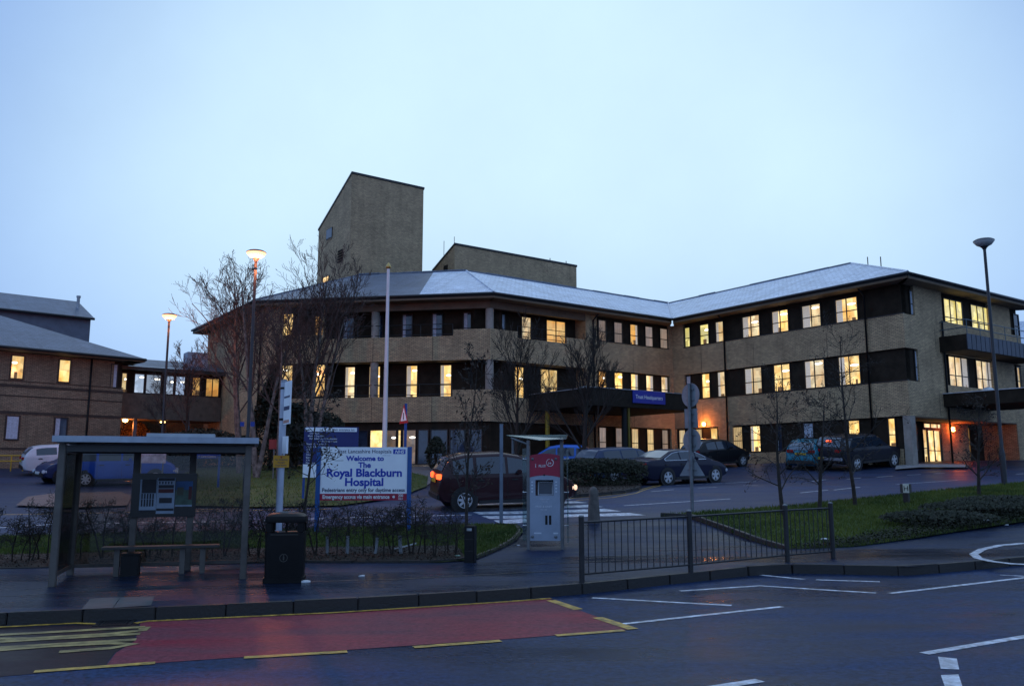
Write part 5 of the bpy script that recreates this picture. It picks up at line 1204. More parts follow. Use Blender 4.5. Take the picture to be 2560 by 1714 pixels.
# ---- information kiosk
p = G(1366, 1371, pave_off); KY = p.y; rk, tk = facing(p, 3); kz = p.z
kk = thing('information_kiosk', p, 'silver touchscreen information kiosk with red top and glass canopy', 'kiosk')
kx = lambda u, v: (at(u, v, KY) - p).dot(rk)
def kb(mb, a0, a1, z0, z1, d0, d1): mb.obox(p + rk * (a0 + a1) / 2 + tk * (d0 + d1) / 2 + Z3 * ((z0 + z1) / 2 - kz), rk, tk, Z3, (a1 - a0) / 2, (d1 - d0) / 2, (z1 - z0) / 2)
kzv = lambda v: at(1366, v, KY).z
x0, x1 = kx(1325, 1250), kx(1401, 1250); KS = mat('kiosk_silver', (.30, .36, .45), .35, .35, var=(2, .12))
for a in (x0 - .035, x1 + .04):
    mb = MB(); kb(mb, a - .035, a + .035, kz - .05, kzv(1098 if a > 0 else 1100), -.1, .12); mb.build('side_post', mat('kiosk_post', (.16, .165, .17), .45, .3, var=(3, .25)), kk, bevel=.012)
mb = MB(); n = 10; zc = lambda f, v: kzv(v) + .03 * (1 - (2 * f - 1) ** 2)
fz = kzv(1350); rz_ = kzv(1193)
cutx0, cutx1, cz0_, cz1_ = kx(1339, 1215), kx(1384, 1215), kzv(1238), kzv(1196)
kb(mb, x0, cutx0, fz, rz_ - .05, -.12, .10); kb(mb, cutx1, x1, fz, rz_ - .05, -.12, .10); kb(mb, cutx0, cutx1, fz, cz0_, -.12, .10); kb(mb, cutx0, cutx1, cz1_, rz_ - .05, -.12, .10)
fr_ = mb.build('front_panel', KS, kk)
def arched(v_lo, v_hi, m, nm, d0, d1, par, lo_arch=True, hi_arch=True, xa=x0, xb=x1):
    mb = MB(); n = 12
    for i in range(n):
        f0, f1 = i / n, (i + 1) / n; q = []
        for d in (d0, d1):
            for f, v, ar in ((f0, v_lo, lo_arch), (f1, v_lo, lo_arch), (f1, v_hi, hi_arch), (f0, v_hi, hi_arch)):
                z = kzv(v) + (.045 * (1 - (2 * f - 1) ** 2) if ar else 0) - (.0225 if ar else 0); q.append(p + rk * (xa + (xb - xa) * f) + tk * d + Z3 * (z - kz))
        mb.hexa(q)
    return mb.build(nm, m, par)
arched(1199, 1190, KS, 'upper_trim', -.11, .098, kk, False, True)
redp = arched(1190, 1136, REDB, 'red_header', -.12, .105, kk)
mb = MB(); kb(mb, cutx0 + .02, cutx1 - .0, cz0_, cz1_, -.12, -.06); mb.build('screen_recess', BLACKP, fr_)
scr = [p + rk * a + tk * d + Z3 * (z - kz) for a, z, d in ((cutx0 + .05, cz0_ + .01, .06), (cutx1 - .01, cz0_ + .01, .06), (cutx1 - .015, cz1_ - .06, -.02), (cutx0 + .05, cz1_ - .06, -.02))]
mb = MB(); mb.hexa([q - tk * .03 for q in scr] + scr); bz_ = mb.build('screen_bezel', mat('bezel_grey', (.36, .4, .45), .4, var=(3, .1)), fr_)
cs = sum(scr, Vector()) / 4; mb = MB(); ss = [cs + (q - cs) * .86 + tk * .004 for q in scr]; mb.hexa([q - tk * .003 + tk * 0 for q in ss] + [q + tk * .001 for q in ss]); mb.build('screen', mat('screen_off', (.02, .03, .05), .15, var=(3, .2)), bz_)
for u in (1366.5, 1376): mb = MB(); a = kx(u, 1300); kb(mb, a - .026, a + .026, kzv(1310), kzv(1287), .1, .104); mb.build('speaker_slot', BLACKP, fr_)
for u, v, s in ((1332, 1147, .03), (1390, 1147, .03), (1332, 1340, .035), (1390, 1340, .035)):
    mb = MB(); mb.lathe([(s, 0), (s, .012), (s * .7, .02), (0, .021)], 12, p + rk * kx(u, v) + tk * .104 + Z3 * (kzv(v) - kz), tk); mb.build('cap_bolt', GALV, fr_ if v > 1200 else redp, smooth=40)
mb = MB(); mb.lathe([(.02, 0), (.02, .01), (0, .011)], 10, p + rk * kx(1361, 1186) + tk * .104 + Z3 * (kzv(1186.5) - kz), tk); mb.build('camera_eye', BLACKP, redp)
def kt(s, u, v, size, m, sx=1, bold=0.0006, par=fr_, lift=.102): text(s, p + rk * kx(u, v) + tk * lift + Z3 * (kzv(v) - kz), rk, Z3, size, m, par, bold=bold, sx=sx)
kt('i', 1340, 1168, .13, WTXT, 1, .0012, redp, .108); kt('PLUS', 1356, 1167, .072, WTXT, 1.0, .0012, redp, .108); kt('i+', 1375.5, 1161, .09, WTXT, 1, .0012, redp, .108)
mb = MB(); ec_ = p + rk * kx(1375.5, 1156) + tk * .107 + Z3 * (kzv(1156) - kz)
for i in range(28):
    a0, a1 = R(95 + 330 * i / 28), R(95 + 330 * (i + 1) / 28); w_ = .008 + .008 * i / 28
    q = [ec_ + rk * (r_ * math.cos(a)) + Z3 * (r_ * math.sin(a)) for r_, a in ((.083 - w_, a0), (.083, a0), (.083, a1), (.083 - w_, a1))]; mb.hexa(q + [x + tk * .003 for x in q])
mb.build('logo_ring', WTXT, redp)
PALE = mat('pale_print', (.62, .68, .75), .5, var=(6, .1))
kt('FREE & EASY', 1363, 1248, .034, PALE, 1.1, .0003); kt('TO USE', 1363, 1254, .03, PALE, 1.1, .0003); kt('FREE & EASY', 1360, 1267, .055, PALE, 1.2, .0006); kt('TO USE', 1360, 1274, .035, PALE, 1.2, .0003)
for v in (1204, 1212, 1220, 1228):
    for u in (1331, 1391): mb = MB(); a = kx(u, v); kb(mb, a - .02, a + .02, kzv(v) - .012, kzv(v) + .012, .1, .103); mb.build('button_label', PALE, fr_)
for u0, u1 in ((1336, 1354), (1384, 1396)): mb = MB(); kb(mb, kx(u0, 1331), kx(u1, 1331), kzv(1333), kzv(1329.5), .1, .103); mb.build('maker_print', PALE, fr_)
# glass wings and canopy
for a0, a1, dd_ in ((kx(1306, 1250), kx(1319, 1250), .0), (kx(1418.5, 1250), kx(1421.5, 1250), .0)):
    mb = MB(); kb(mb, a0, a1, kzv(1352), kzv(1120), -.32 if a0 > 0 else -.006, .32 if a0 > 0 else .006); mb.build('glass_wing', KGL, kk)
for v in (1147, 1230, 1313):
    for a, b in ((kx(1308, v), x0 - .07), (x1 + .075, kx(1421, v))):
        mb = MB(); q0 = p + rk * a + tk * .02 + Z3 * (kzv(v) - kz); q1 = p + rk * b + tk * .02 + Z3 * (kzv(v) - kz); mb.tube([q0, q1], .012, 8); mb.lathe([(.022, -.01), (.022, .012)], 8, q0 if a < 0 else q1, rk); mb.build('glass_bracket', mat('bright_steel', (.55, .56, .58), .25, .8, var=(3, .1)), kk, smooth=50)
ca = [(kx(1262, 1085), kzv(1085), -.3), (kx(1418, 1084), kzv(1084), -.35), (kx(1418, 1101), kzv(1098), .42), (kx(1352, 1101), kzv(1101), .42)]
cq = [p + rk * a + tk * d + Z3 * (z - kz) for a, z, d in ca]
mb = MB(); mb.hexa([q - Z3 * .012 for q in cq] + cq); mb.build('glass_canopy', glassy('canopy_glass', (.55, .68, .68), .9, .5, (.25, .36, .38)), kk)
mb = MB(); mb.tube([p + rk * (x1 + .04) + Z3 * (kzv(1101) - kz), p + rk * (x1 + .04) + tk * .35 + Z3 * (kzv(1099) - kz)], .03, 8); mb.tube([p + rk * (x0 - .0) + tk * .1 + Z3 * (kzv(1112) - kz), p + rk * kx(1275, 1095) - tk * .2 + Z3 * (kzv(1093) - kz)], .022, 8); mb.tube([p + rk * kx(1279, 1110) - tk * .25 + Z3 * (kzv(1133) - kz), p + rk * kx(1279, 1095) - tk * .25 + Z3 * (kzv(1094) - kz)], .03, 8); mb.build('canopy_arm', GALV, kk)

# ---- pedestrian guard rail
RAILM = mat('guard_rail_paint', (.022, .022, .024), .45, .2, var=(4, .4))
rp_ = [G(u, v, pave_off) for u, v in ((1455, 1455), (1727, 1430), (1969, 1404), (2083, 1394))]
gr = thing('guard_rail', (rp_[0] + rp_[-1]) / 2, 'grey pedestrian guard rail with upright bars along the kerb', 'railing')
RH = 1.04
for q in rp_:
    mb = MB(); mb.tube([q - Z3 * .1, q + Z3 * RH], .045, 10); mb.build('post', RAILM, gr, smooth=50)
    mb = MB(); mb.lathe([(.047, 0), (.04, .02), (0, .03)], 10, q + Z3 * RH); mb.build('post_cap', GALV, gr)
for k, (a, b) in enumerate(zip(rp_, rp_[1:])):
    n = (17, 18, 10)[k]
    for z, nm in ((.95, 'top_rail'), (.13, 'bottom_rail')): mb = MB(); mb.tube([a + Z3 * z, b + Z3 * z], .017, 8); mb.build(nm, RAILM, gr)
    for i in range(1, n):
        q = a.lerp(b, i / n); mb = MB(); mb.tube([q + Z3 * .13, q + Z3 * .95], .0085, 6, cap=False); mb.build('bar', RAILM, gr)

# ---- pole of signs seen from behind
p = G(1731, 1279, .07); spn = thing('sign_pole', p, 'grey pole carrying round and triangular road signs seen from behind', 'sign')
ztp = at(1724, 958, p.y).z; dxp = at(1724, 958, p.y).x - at(1731, 1279, p.y).x
mb = MB(); mb.tube([p - Z3 * .1, Vector((p.x + dxp * .15, p.y, ztp))], .048, 12); pole_ = mb.build('pole', GALV, spn, smooth=50)
def disc(v0, v1, turn, shape, du=0):
    zc_ = (at(1727, v0, p.y).z + at(1727, v1, p.y).z) / 2; hh = abs(at(1727, v0, p.y).z - at(1727, v1, p.y).z) / 2
    rr, tt_ = facing(p, turn); c = Vector((p.x + dxp * .1, p.y, zc_)) - tt_ * .065
    mb = MB()
    if shape == 'round': mb.lathe([(0, -.004), (hh, -.004), (hh, .004), (0, .0045)], 28, c, tt_)
    elif shape == 'rect': mb.obox(c, rr, tt_, Z3, hh * .86, .004, hh)
    else:
        w = .37; q = [c - rr * w - Z3 * hh, c + rr * w - Z3 * hh, c + Z3 * hh]; q2 = [x + tt_ * .008 for x in q]; mb.add(q + q2, [(2, 1, 0), (3, 4, 5), (0, 1, 4, 3), (1, 2, 5, 4), (2, 0, 3, 5)])
    pl_ = mb.build('sign_plate', SIGNBACK, spn, smooth=30)
    for s in (-.45, .45):
        mb = MB(); mb.obox(c + tt_ * .02 + Z3 * hh * s, rr, tt_, Z3, hh * .42, .012, .014); mb.lathe([(.054, -.02), (.054, .02)], 10, c + tt_ * .065 + Z3 * hh * s); mb.build('bracket', GALV, pl_)
disc(957, 1017, 44, 'round'); disc(1021, 1069, 40, 'rect'); disc(1071, 1130, 42, 'round'); disc(1134, 1189, 22, 'tri')

# ---- hydrant marker
p = G(2267, 1258, .07); hm = thing('hydrant_marker', p, 'short concrete hydrant post with H plate on the grass bank', 'marker post')
r5, t5 = facing(p, 22); zt5 = at(2267, 1209, p.y).z
mb = MB(); mb.obox(p + Z3 * ((zt5 - p.z) * .28 - .04), r5, t5, Z3, .075, .06, (zt5 - p.z) * .28 + .04); mb.build('stem', KERBM, hm)
mb = MB(); mb.obox(p + Z3 * (zt5 - p.z) * .78, r5, t5, Z3, .14, .07, (zt5 - p.z) * .22); hb = mb.build('head', mat('marker_dark', (.05, .045, .042), .7, var=(5, .3)), hm, bevel=.012)
pc = p + t5 * .0715 + r5 * .035 + Z3 * (zt5 - p.z) * .775; mb = MB(); mb.obox(pc, r5, t5, Z3, .085, .004, .125); hp = mb.build('plate', mat('hydrant_plate', (.62, .66, .55), .5, var=(4, .1)), hb)
text('H', pc + t5 * .003 - Z3 * .075, r5, Z3, .21, BLACKP, hp, bold=0.0012, lift=.003)

# ---- street lamps
LCOL = mat('lamp_column', (.028, .03, .036), .45, .2, var=(3, .25))
LGLOW = mat('sodium_lamp_bowl', (1, .7, .4), .4, emit=((1, .33, .15), 3.2))
LOFF = mat('unlit_lamp_bowl', (.42, .44, .45), .35, var=(3, .1))
def lamp(u_top, v_top, Y, hw, lit, label, power=0, base_off=.07):
    tp_ = at(u_top, v_top, Y); g = H(tp_.x, Y) + base_off; b = Vector((tp_.x, Y, g))
    r = thing('street_lamp', b, label, 'street lamp', 'street lamps in the hospital grounds'); hh = tp_.z - g
    mb = MB(); mb.tube([b - Z3 * .2, b + Z3 * 1.1], .095, 12); mb.build('column_base', LCOL, r, smooth=50)
    mb = MB(); mb.tube([b + Z3 * 1.1, b + Z3 * 1.25, b + Z3 * (hh - .32)], [.09, .062, .05], 12); mb.build('column', LCOL, r, smooth=50)
    c = b + Z3 * (hh - .35)
    mb = MB(); mb.lathe([(.06, -.05), (.08, .0), (.14, .06)], 18, c); mb.build('collar', LCOL, r, smooth=50)
    mb = MB(); mb.lathe([(.13, .055), (hw * .72, .12), (hw, .24), (hw * .98, .27)], 24, c); mb.build('bowl', LGLOW if lit else LOFF, r, smooth=60)
    mb = MB(); mb.lathe([(hw * 1.02, .26), (hw * 1.02, .285), (hw * .8, .33), (hw * .3, .37), (0, .375)], 24, c); mb.build('lid', LCOL if lit else mat('lamp_lid_grey', (.12, .13, .14), .4, var=(3, .2)), r, smooth=60)
    if lit:
        ld = bpy.data.lights.new('lamp_light', 'POINT'); ld.energy = power; ld.color = (1, .27, .10); ld.shadow_soft_size = .25
        lo = bpy.data.objects.new('lamp_light', ld); C.objects.link(lo); lo.location = c + Z3 * .02 + Vector((0, -.6, 0)) * 0 - Z3 * .35; put(lo, r)
    return r, b, hh
lr1, lb1, _ = lamp(641, 626, 30.0, .34, True, 'taller lit orange street lamp beside the birch trees', 850)
lr2, _, _ = lamp(424, 784, 41.5, .34, True, 'lit orange street lamp left of the birch trees, behind the bus shelter', 450)
lr3, _, _ = lamp(2459, 597, 30.5, .35, False, 'unlit street lamp on the grass bank at the right')
for i, du in enumerate((-.19, .17)):
    zz = at(620, 1060, 30).z; mb = MB(); mb.obox(lb1 + Vector((du, -.08, zz - lb1.z)), (1, 0, 0), (0, 1, 0), Z3, .07, .01, .08); mb.build('blue_plate', mat('blue_plate', (.01, .04, .3), .4, var=(3, .1)), lr1)

# ---- small signs and rails, left
p = G(545, 1217, .06); dsn = thing('direction_sign', p, 'green and blue direction panels on a slim blue post behind the shelter', 'sign')
zt6 = at(545, 1112, p.y).z; mb = MB(); mb.tube([p - Z3 * .1, Vector((p.x, p.y, zt6))], .045, 10); mb.build('post', BLUEP, dsn, smooth=50)
r6, t6 = facing(p, 4)
for v0, v1, m, s in ((1113, 1122, mat('sign_green', (.01, .20, .12), .5, var=(3, .1)), 'Main Hospital'), (1124, 1133, mat('sign_teal', (.05, .18, .24), .5, var=(3, .1)), 'Urgent Care Centre'), (1134, 1146, mat('sign_blue', (.015, .05, .30), .5, var=(3, .1)), '< Care Centre')):
    z0, z1 = at(520, v1, p.y).z, at(520, v0, p.y).z; c = at(518, (v0 + v1) / 2, p.y); c = Vector((c.x, p.y, (z0 + z1) / 2)) + t6 * .06
    mb = MB(); mb.obox(c, r6, t6, Z3, .48, .012, (z1 - z0) / 2 - .005); pn = mb.build('panel', m, dsn); text(s, c + t6 * .013 - Z3 * .04, r6, Z3, .11, WTXT, pn, bold=0.0006)
p = at(378, 1190, 34); p.z = H(p.x, p.y); nb = thing('notice_board', p, 'small white notice board seen through the bus shelter glass', 'sign')
r6, t6 = facing(p, 0); z0, z1 = at(378, 1157, p.y).z, at(378, 1125, p.y).z; mb = MB(); mb.obox(Vector((p.x, p.y, (z0 + z1) / 2)), r6, t6, Z3, .5, .02, (z1 - z0) / 2); bd_ = mb.build('board', mat('mottled_white_notice', (.5, .5, .6), .5, var=(6, .5)), nb)
for s in (-.4, .4): mb = MB(); mb.tube([p + r6 * s - t6 * .04 - Z3 * .1, p + r6 * s - t6 * .04 + Z3 * (z1 - p.z)], .03, 8); mb.build('post', GALV, nb)
p = at(684, 1160, 40); p.z = H(p.x, p.y); rb_ = thing('red_board', p, 'small red board on a post among the birch trunks', 'sign')
r6, t6 = facing(p, 0); z0, z1 = at(684, 1122, 40).z, at(684, 1098, 40).z; mb = MB(); mb.obox(Vector((p.x, p.y, (z0 + z1) / 2)), r6, t6, Z3, .24, .015, (z1 - z0) / 2); mb.build('board', mat('dull_red_board', (.22, .02, .02), .5, var=(3, .2)), rb_)
mb = MB(); mb.tube([p - t6 * .04 - Z3 * .1, p - t6 * .04 + Z3 * (z0 - p.z + .1)], .03, 8); mb.build('post', GALV, rb_)
YR = mat('yellow_rail_paint', (.50, .30, .02), .5, var=(4, .25))
a, b = at(-70, 1140, 45), at(62, 1140, 45.5); ga, gb = H(a.x, a.y), H(b.x, b.y)
yr = thing('yellow_railing', ((a.x + b.x) / 2, 45.2, ga), 'yellow tubular hand rail by the left building', 'railing')
za, zm = at(0, 1138, 45.2).z, at(0, 1152, 45.2).z
for z in (za, zm): mb = MB(); mb.tube([(a.x, a.y, z), (b.x, b.y, z)], .035, 8); mb.build('rail', YR, yr)
for f in (.08, .42, .75, .98):
    q = a.lerp(b, f); mb = MB(); mb.tube([(q.x, q.y, ga - .1), (q.x, q.y, za)], .035, 8); mb.build('post', YR, yr)

# ---- litter
SCRAP = mat('litter_white', (.6, .64, .66), .6, var=(9, .2))
rl = random.Random(8)
for u, v, s, off, lab in ((2467, 1303, .16, .09, 'large crumpled white scrap at the edge of the grass bank'), (2062, 1348, .09, .09, 'white scrap on the grass behind the guard rail'), (905, 1440, .07, pave_off, 'small flat white scrap on the pavement right of the litter bin'),
                      (1296, 1363, .05, pave_off, 'tiny white scrap on the pavement left of the kiosk'), (2517, 1312, .05, .09, 'tiny white scrap by the right edge of the grass bank'), (1144, 1390, .08, l1o, 'pale green scrap by the black marker post'), (763, 1455, .10, pave_off, 'white scrap at the foot of the litter bin')):
    c = G(u, v, off); mb = MB(); n = 9
    top_ = [c + Vector((math.cos(2 * math.pi * i / n) * s * rl.uniform(.6, 1), math.sin(2 * math.pi * i / n) * s * rl.uniform(.5, .9), rl.uniform(.01, s * .35))) for i in range(n)]
    bot_ = [Vector((q.x, q.y, c.z + .002)) for q in top_]; cc = c + Z3 * s * .4
    mb.add(bot_ + top_ + [cc], [tuple(range(n - 1, -1, -1))] + [(i, (i + 1) % n, n + (i + 1) % n, n + i) for i in range(n)] + [(n + i, n + (i + 1) % n, 2 * n) for i in range(n)])
    tag(mb.build('litter_scrap', mat('litter_green', (.25, .45, .35), .6, var=(5, .2)) if 'green' in lab else SCRAP), lab, 'litter', 'scraps of litter')
# ================================================================== VEHICLES
TYRE = mat('tyre_rubber', (.012, .012, .013), .8, var=(8, .2))
RIM = mat('alloy_rim', (.55, .57, .60), .35, .15, var=(3, .1))
CGL = mat('car_glass', (.02, .03, .045), .06, spec=.9)
CGL2 = mat('car_glass_pale', (.10, .14, .18), .08, spec=.9)
TRIM = mat('black_trim', (.012, .012, .013), .5, var=(5, .2))
TAIL = mat('tail_lamp_red', (.35, .012, .012), .2, var=(5, .2))
TAIL_ON = mat('tail_lamp_lit', (.6, .05, .02), .3, emit=((1, .10, .02), 3.0))
HEADL = mat('headlamp_glass', (.55, .6, .66), .12, var=(5, .15))
HEAD_ON = mat('headlamp_lit', (.9, .7, .5), .3, emit=((1, .62, .38), 1.2))
PLATE_Y = mat('yellow_plate', (.55, .38, .02), .45, var=(8, .1)); PLATE_W = mat('white_plate', (.6, .62, .62), .45, var=(8, .1))
CHROME = mat('chrome_strip', (.7, .72, .76), .15, .9, var=(3, .05))
def paint(name, col, flake=.1): return mat(name, col, .6, 0, spec=.12, var=(2, flake), coat=.45)
def interp(pts, x):
    if x <= pts[0][0]: return pts[0][1]
    for (a, b), (c, d) in zip(pts, pts[1:]):
        if x <= c:
            t = (x - a) / (c - a); return b + (d - b) * t
    return pts[-1][1]
def smooth_prof(pts, x, w=.07): return (interp(pts, x - w) + 2 * interp(pts, x) + interp(pts, x + w)) / 4
def car(name, label, pos, az, body_m, prof, L, W, belt, wb, fo, wr, group=None, glass=((.6, 3.0),), pillars=(), screen=None, rear=None, clear=.2, spokes=5, chrome=False, lit_tail=False, lit_head=False, plate=True, tail_z=.85, extra=None, cat='car', tumble=.24, tilt=None):
    """x runs from the tail (0) to the nose (L); z from the road"""
    r = thing(name, pos, label, cat, group, rotz=R(90 - az), local=True)
    if tilt: r.rotation_euler = tilt
    xo = L / 2
    zt = lambda x: smooth_prof(prof, x)
    def hw(x):
        f = min(x, L - x) / (.28 * L); f = max(0, min(1, f))
        return W / 2 * (1 - .16 * (1 - f) ** 2.2)
    def zb(x):
        e = min(x, L - x); return clear + .14 * max(0, 1 - e / .5) ** 2
    def side(x, z):
        w = hw(x); g = max(0, zt(x) - belt)
        if z <= belt: return w * (.985 + .015 * min(1, (belt - z) / .25))
        k = tumble * min(1, g / .45); f = min(1, (z - belt) / max(.02, g)); return w * (.985 - k * f)
    xs_ = [0, .015, .05, .1] + [L * i / 46 for i in range(2, 45)] + [L - .1, L - .05, L - .015, L]
    xs_ = sorted(set(xs_)); mb = MB(); K = 0
    for x in xs_:
        w, z1, z0, g = hw(x), zt(x), zb(x), max(0, zt(x) - belt)
        endf = 1.0 if .05 < x < L - .05 else (.93 if .01 < x < L - .01 else .82)
        b = min(belt, z1 - .03); k = tumble * min(1, g / .45)
        hpts = [(0, z0), (w * .8, z0), (w * .955, z0 + .05), (w * .985, z0 + .16), (w, z0 + (b - z0) * .55), (w * .995, b - .08), (w * .985, b)]
        if g > .03:
            for f in (.35, .7, .92): hpts.append((w * (.985 - k * f), belt + g * f))
            hpts.append((w * (.985 - k) * .90, z1)); hpts.append((w * (.985 - k) * .5, z1 + .018)); hpts.append((0, z1 + .025))
        else:
            for f, yy in ((.3, .965), (.6, .93), (.8, .88)): hpts.append((w * yy, b + (z1 - b) * f))
            hpts.append((w * .78, z1)); hpts.append((w * .45, z1 + .015)); hpts.append((0, z1 + .02))
        hpts = [(y * endf, z) for y, z in hpts]
        ring = [(x - xo, y, z) for y, z in hpts] + [(x - xo, -y, z) for y, z in hpts[-2:0:-1]]
        K = len(ring); mb.v += ring
    n = len(xs_)
    for i in range(n - 1):
        for j in range(K): mb.f.append((i * K + j, i * K + (j + 1) % K, (i + 1) * K + (j + 1) % K, (i + 1) * K + j)); mb.mi.append(0)
    mb.f.append(tuple(range(K - 1, -1, -1))); mb.mi.append(0); mb.f.append(tuple((n - 1) * K + j for j in range(K))); mb.mi.append(0)
    mb.build('body', body_m, r, smooth=50)
    # lower sills and bumpers in black
    for a, b_ in ((.02, .0),): pass
    # side windows
    for s in (1, -1):
        for (a, b_) in glass:
            q = MB(); N = 10; prev = None
            for i in range(N + 1):
                x = a + (b_ - a) * i / N; lo = belt + .035; hi = max(lo + .004, zt(x) - .085)
                row = [(x - xo, s * (side(x, lo) + .012), lo), (x - xo, s * (side(x, (lo + hi) / 2) + .012), (lo + hi) / 2), (x - xo, s * (side(x, hi) + .012), hi)]
                base_i = len(q.v); q.v += row
                if prev is not None:
                    for t in (0, 1): q.f.append((prev + t, base_i + t, base_i + t + 1, prev + t + 1)); q.mi.append(0)
                prev = base_i
            q.build('side_window', CGL, r, smooth=True)
        if chrome:
            a, b_ = glass[0][0], glass[-1][1]; q = MB(); pts = []
            for i in range(15):
                x = a + (b_ - a) * i / 14; pts.append((x - xo, s * (side(x, zt(x) - .07) + .014), max(belt + .05, zt(x) - .075)))
            q.tube(pts, .012, 6); q.tube([(a - xo, s * (side(a, belt + .02) + .014), belt + .03), (b_ - xo, s * (side(b_, belt + .02) + .014), belt + .03)], .012, 6); q.tube([(a - xo, s * (side(a, belt) + .014), belt + .03), pts[0]], .012, 6); q.build('window_trim', CHROME, r)
    def screen_mesh(a, b_, nm):
        q = MB(); N = 8; prev = None
        for i in range(N + 1):
            x = a + (b_ - a) * i / N; z = zt(x); g = max(0, z - belt); k = tumble * min(1, g / .45); w = hw(x) * (.985 - k) * .88
            nx = -(zt(x + .02) - zt(x - .02)) / .04; ln = math.hypot(nx, 1); ox, oz = .016 * nx / ln, .016 / ln
            row = [(x - xo + ox, yy * w, z + oz + (.018 * (1 - abs(yy)) + .006)) for yy in (-1, -.5, 0, .5, 1)]
            bi = len(q.v); q.v += row
            if prev is not None:
                for t in range(4): q.f.append((prev + t, prev + t + 1, bi + t + 1, bi + t)); q.mi.append(0)
            prev = bi
        return q.build(nm, CGL2 if nm == 'rear_window' else CGL, r, smooth=True)
    if screen: screen_mesh(*screen, 'windscreen')
    if rear: screen_mesh(*rear, 'rear_window')
    # wheels
    for x in (L - fo, L - fo - wb):
        for s in (1, -1):
            q = MB(); q.lathe([(wr + .075, -.16), (wr + .075, .006)], 24, (x - xo, s * (hw(x) - .0), wr), (0, s, 0)); q.build('wheel_arch', TRIM, r, smooth=40)
            c = (x - xo, s * (hw(x) - .075), wr)
            q = MB(); q.lathe([(wr * .66, -.1), (wr * .93, -.11), (wr, -.07), (wr, .06), (wr * .94, .095), (wr * .68, .10)], 26, c, (0, s, 0), cap=False); wh = q.build('wheel', TYRE, r, smooth=40)
            q = MB(); q.lathe([(wr * .67, .02), (wr * .67, .098), (wr * .60, .094), (wr * .58, .03), (0, .028)], 26, c, (0, s, 0)); q.build('rim_dish', mat('rim_shadow', (.06, .06, .065), .5, .3, var=(3, .1)), wh, smooth=40)
            q = MB()
            for k in range(spokes):
                t = 2 * math.pi * k / spokes + .3; d = Vector((math.cos(t), 0, math.sin(t))); e = Vector((-math.sin(t), 0, math.cos(t))); cc = Vector(c) + Vector((0, s * .088, 0))
                w0, w1 = wr * .12, wr * (.17 if spokes <= 6 else .10)
                v8 = [cc + d * (wr * .06) - e * w0, cc + d * (wr * .06) + e * w0, cc + d * (wr * .63) + e * w1, cc + d * (wr * .63) - e * w1]
                q.hexa([v - Vector((0, s * .02, 0)) for v in v8] + v8)
            q.lathe([(wr * .16, .06), (wr * .15, .105), (0, .108)], 12, c, (0, s, 0)); q.lathe([(wr * .68, .085), (wr * .68, .1), (wr * .62, .1), (wr * .62, .085)], 26, c, (0, s, 0), cap=False)
            q.build('rim', RIM, wh)
    # lamps, bumpers, plates, mirrors, handles
    for s in (1, -1):
        q = MB(); xx = .035; q.obox((xx + .03 - xo, s * (hw(xx) * .93 - .14), tail_z), (1, s * -.25, 0), (s * .25, 1, 0), (0, 0, 1), .05, .16, .075); q.build('tail_light', TAIL_ON if lit_tail else TAIL, r, bevel=.02)
        xh = L - .12; q = MB(); q.obox((xh - xo, s * (hw(xh) - .17), min(zt(L - .1) - .13, .68)), (1, s * -.35, 0), (s * .35, 1, 0), (0, 0, 1), .11, .15, .075); q.build('headlight', HEAD_ON if lit_head else HEADL, r, bevel=.03)
        xm = (screen[0] if screen else L * .65) - .12; q = MB(); q.obox((xm - xo, s * (hw(xm) + .09), belt + .08), (1, 0, 0), (0, 1, 0), (0, 0, 1), .06, .09, .06); q.build('door_mirror', body_m, r, bevel=.025)
        for xd in [b_ - .18 for a, b_ in glass if b_ - a > .6] [:2]:
            q = MB(); xd -= (.55); q.obox((xd - xo, s * (hw(xd) + .008), belt - .14), (1, 0, 0), (0, 1, 0), (0, 0, 1), .09, .014, .018); q.build('door_handle', TRIM, r)
        for xd in pillars:
            q = MB(); q.obox((xd - xo, s * (hw(xd) + .001), (belt + clear) / 2 + .05), (1, 0, 0), (0, 1, 0), (0, 0, 1), .005, .003, (belt - clear) / 2 - .12); q.build('door_gap', TRIM, r)
        q = MB(); q.obox(((L - fo - wb / 2) - xo, s * (hw(L / 2) - .03), clear + .06), (1, 0, 0), (0, 1, 0), (0, 0, 1), wb / 2 - wr - .1, .045, .05); q.build('sill', TRIM, r)
    q = MB(); q.obox((.01 - xo, 0, clear + .22), (1, 0, 0), (0, 1, 0), (0, 0, 1), .05, W / 2 * .78, .09); q.build('rear_bumper', TRIM if not chrome else body_m, r, bevel=.03)
    q = MB(); q.obox((L - .02 - xo, 0, clear + .2), (1, 0, 0), (0, 1, 0), (0, 0, 1), .05, W / 2 * .76, .09); q.build('front_bumper', TRIM, r, bevel=.03)
    if plate:
        q = MB(); q.obox((-.012 - xo, 0, tail_z - .12), (1, 0, 0), (0, 1, 0), (0, 0, 1), .012, .26, .055); q.build('number_plate', PLATE_Y, r)
        q = MB(); q.obox((L + .0 - xo, 0, clear + .28), (1, 0, 0), (0, 1, 0), (0, 0, 1), .035, .26, .055); q.build('number_plate', PLATE_W, r)
    if extra: extra(r, xo, zt, hw)
    return r
SALOON = [(0, .55), (.03, .88), (.12, .99), (.62, 1.03), (.8, 1.07), (1.45, 1.36), (1.9, 1.41), (2.6, 1.40), (3.05, 1.22), (3.5, .98), (4.1, .86), (4.42, .72), (4.56, .5)]
HATCH = [(0, .5), (.03, .80), (.10, .98), (.25, 1.15), (.55, 1.38), (1.0, 1.45), (1.8, 1.46), (2.3, 1.38), (2.95, 1.0), (3.4, .90), (3.75, .76), (3.9, .5)]
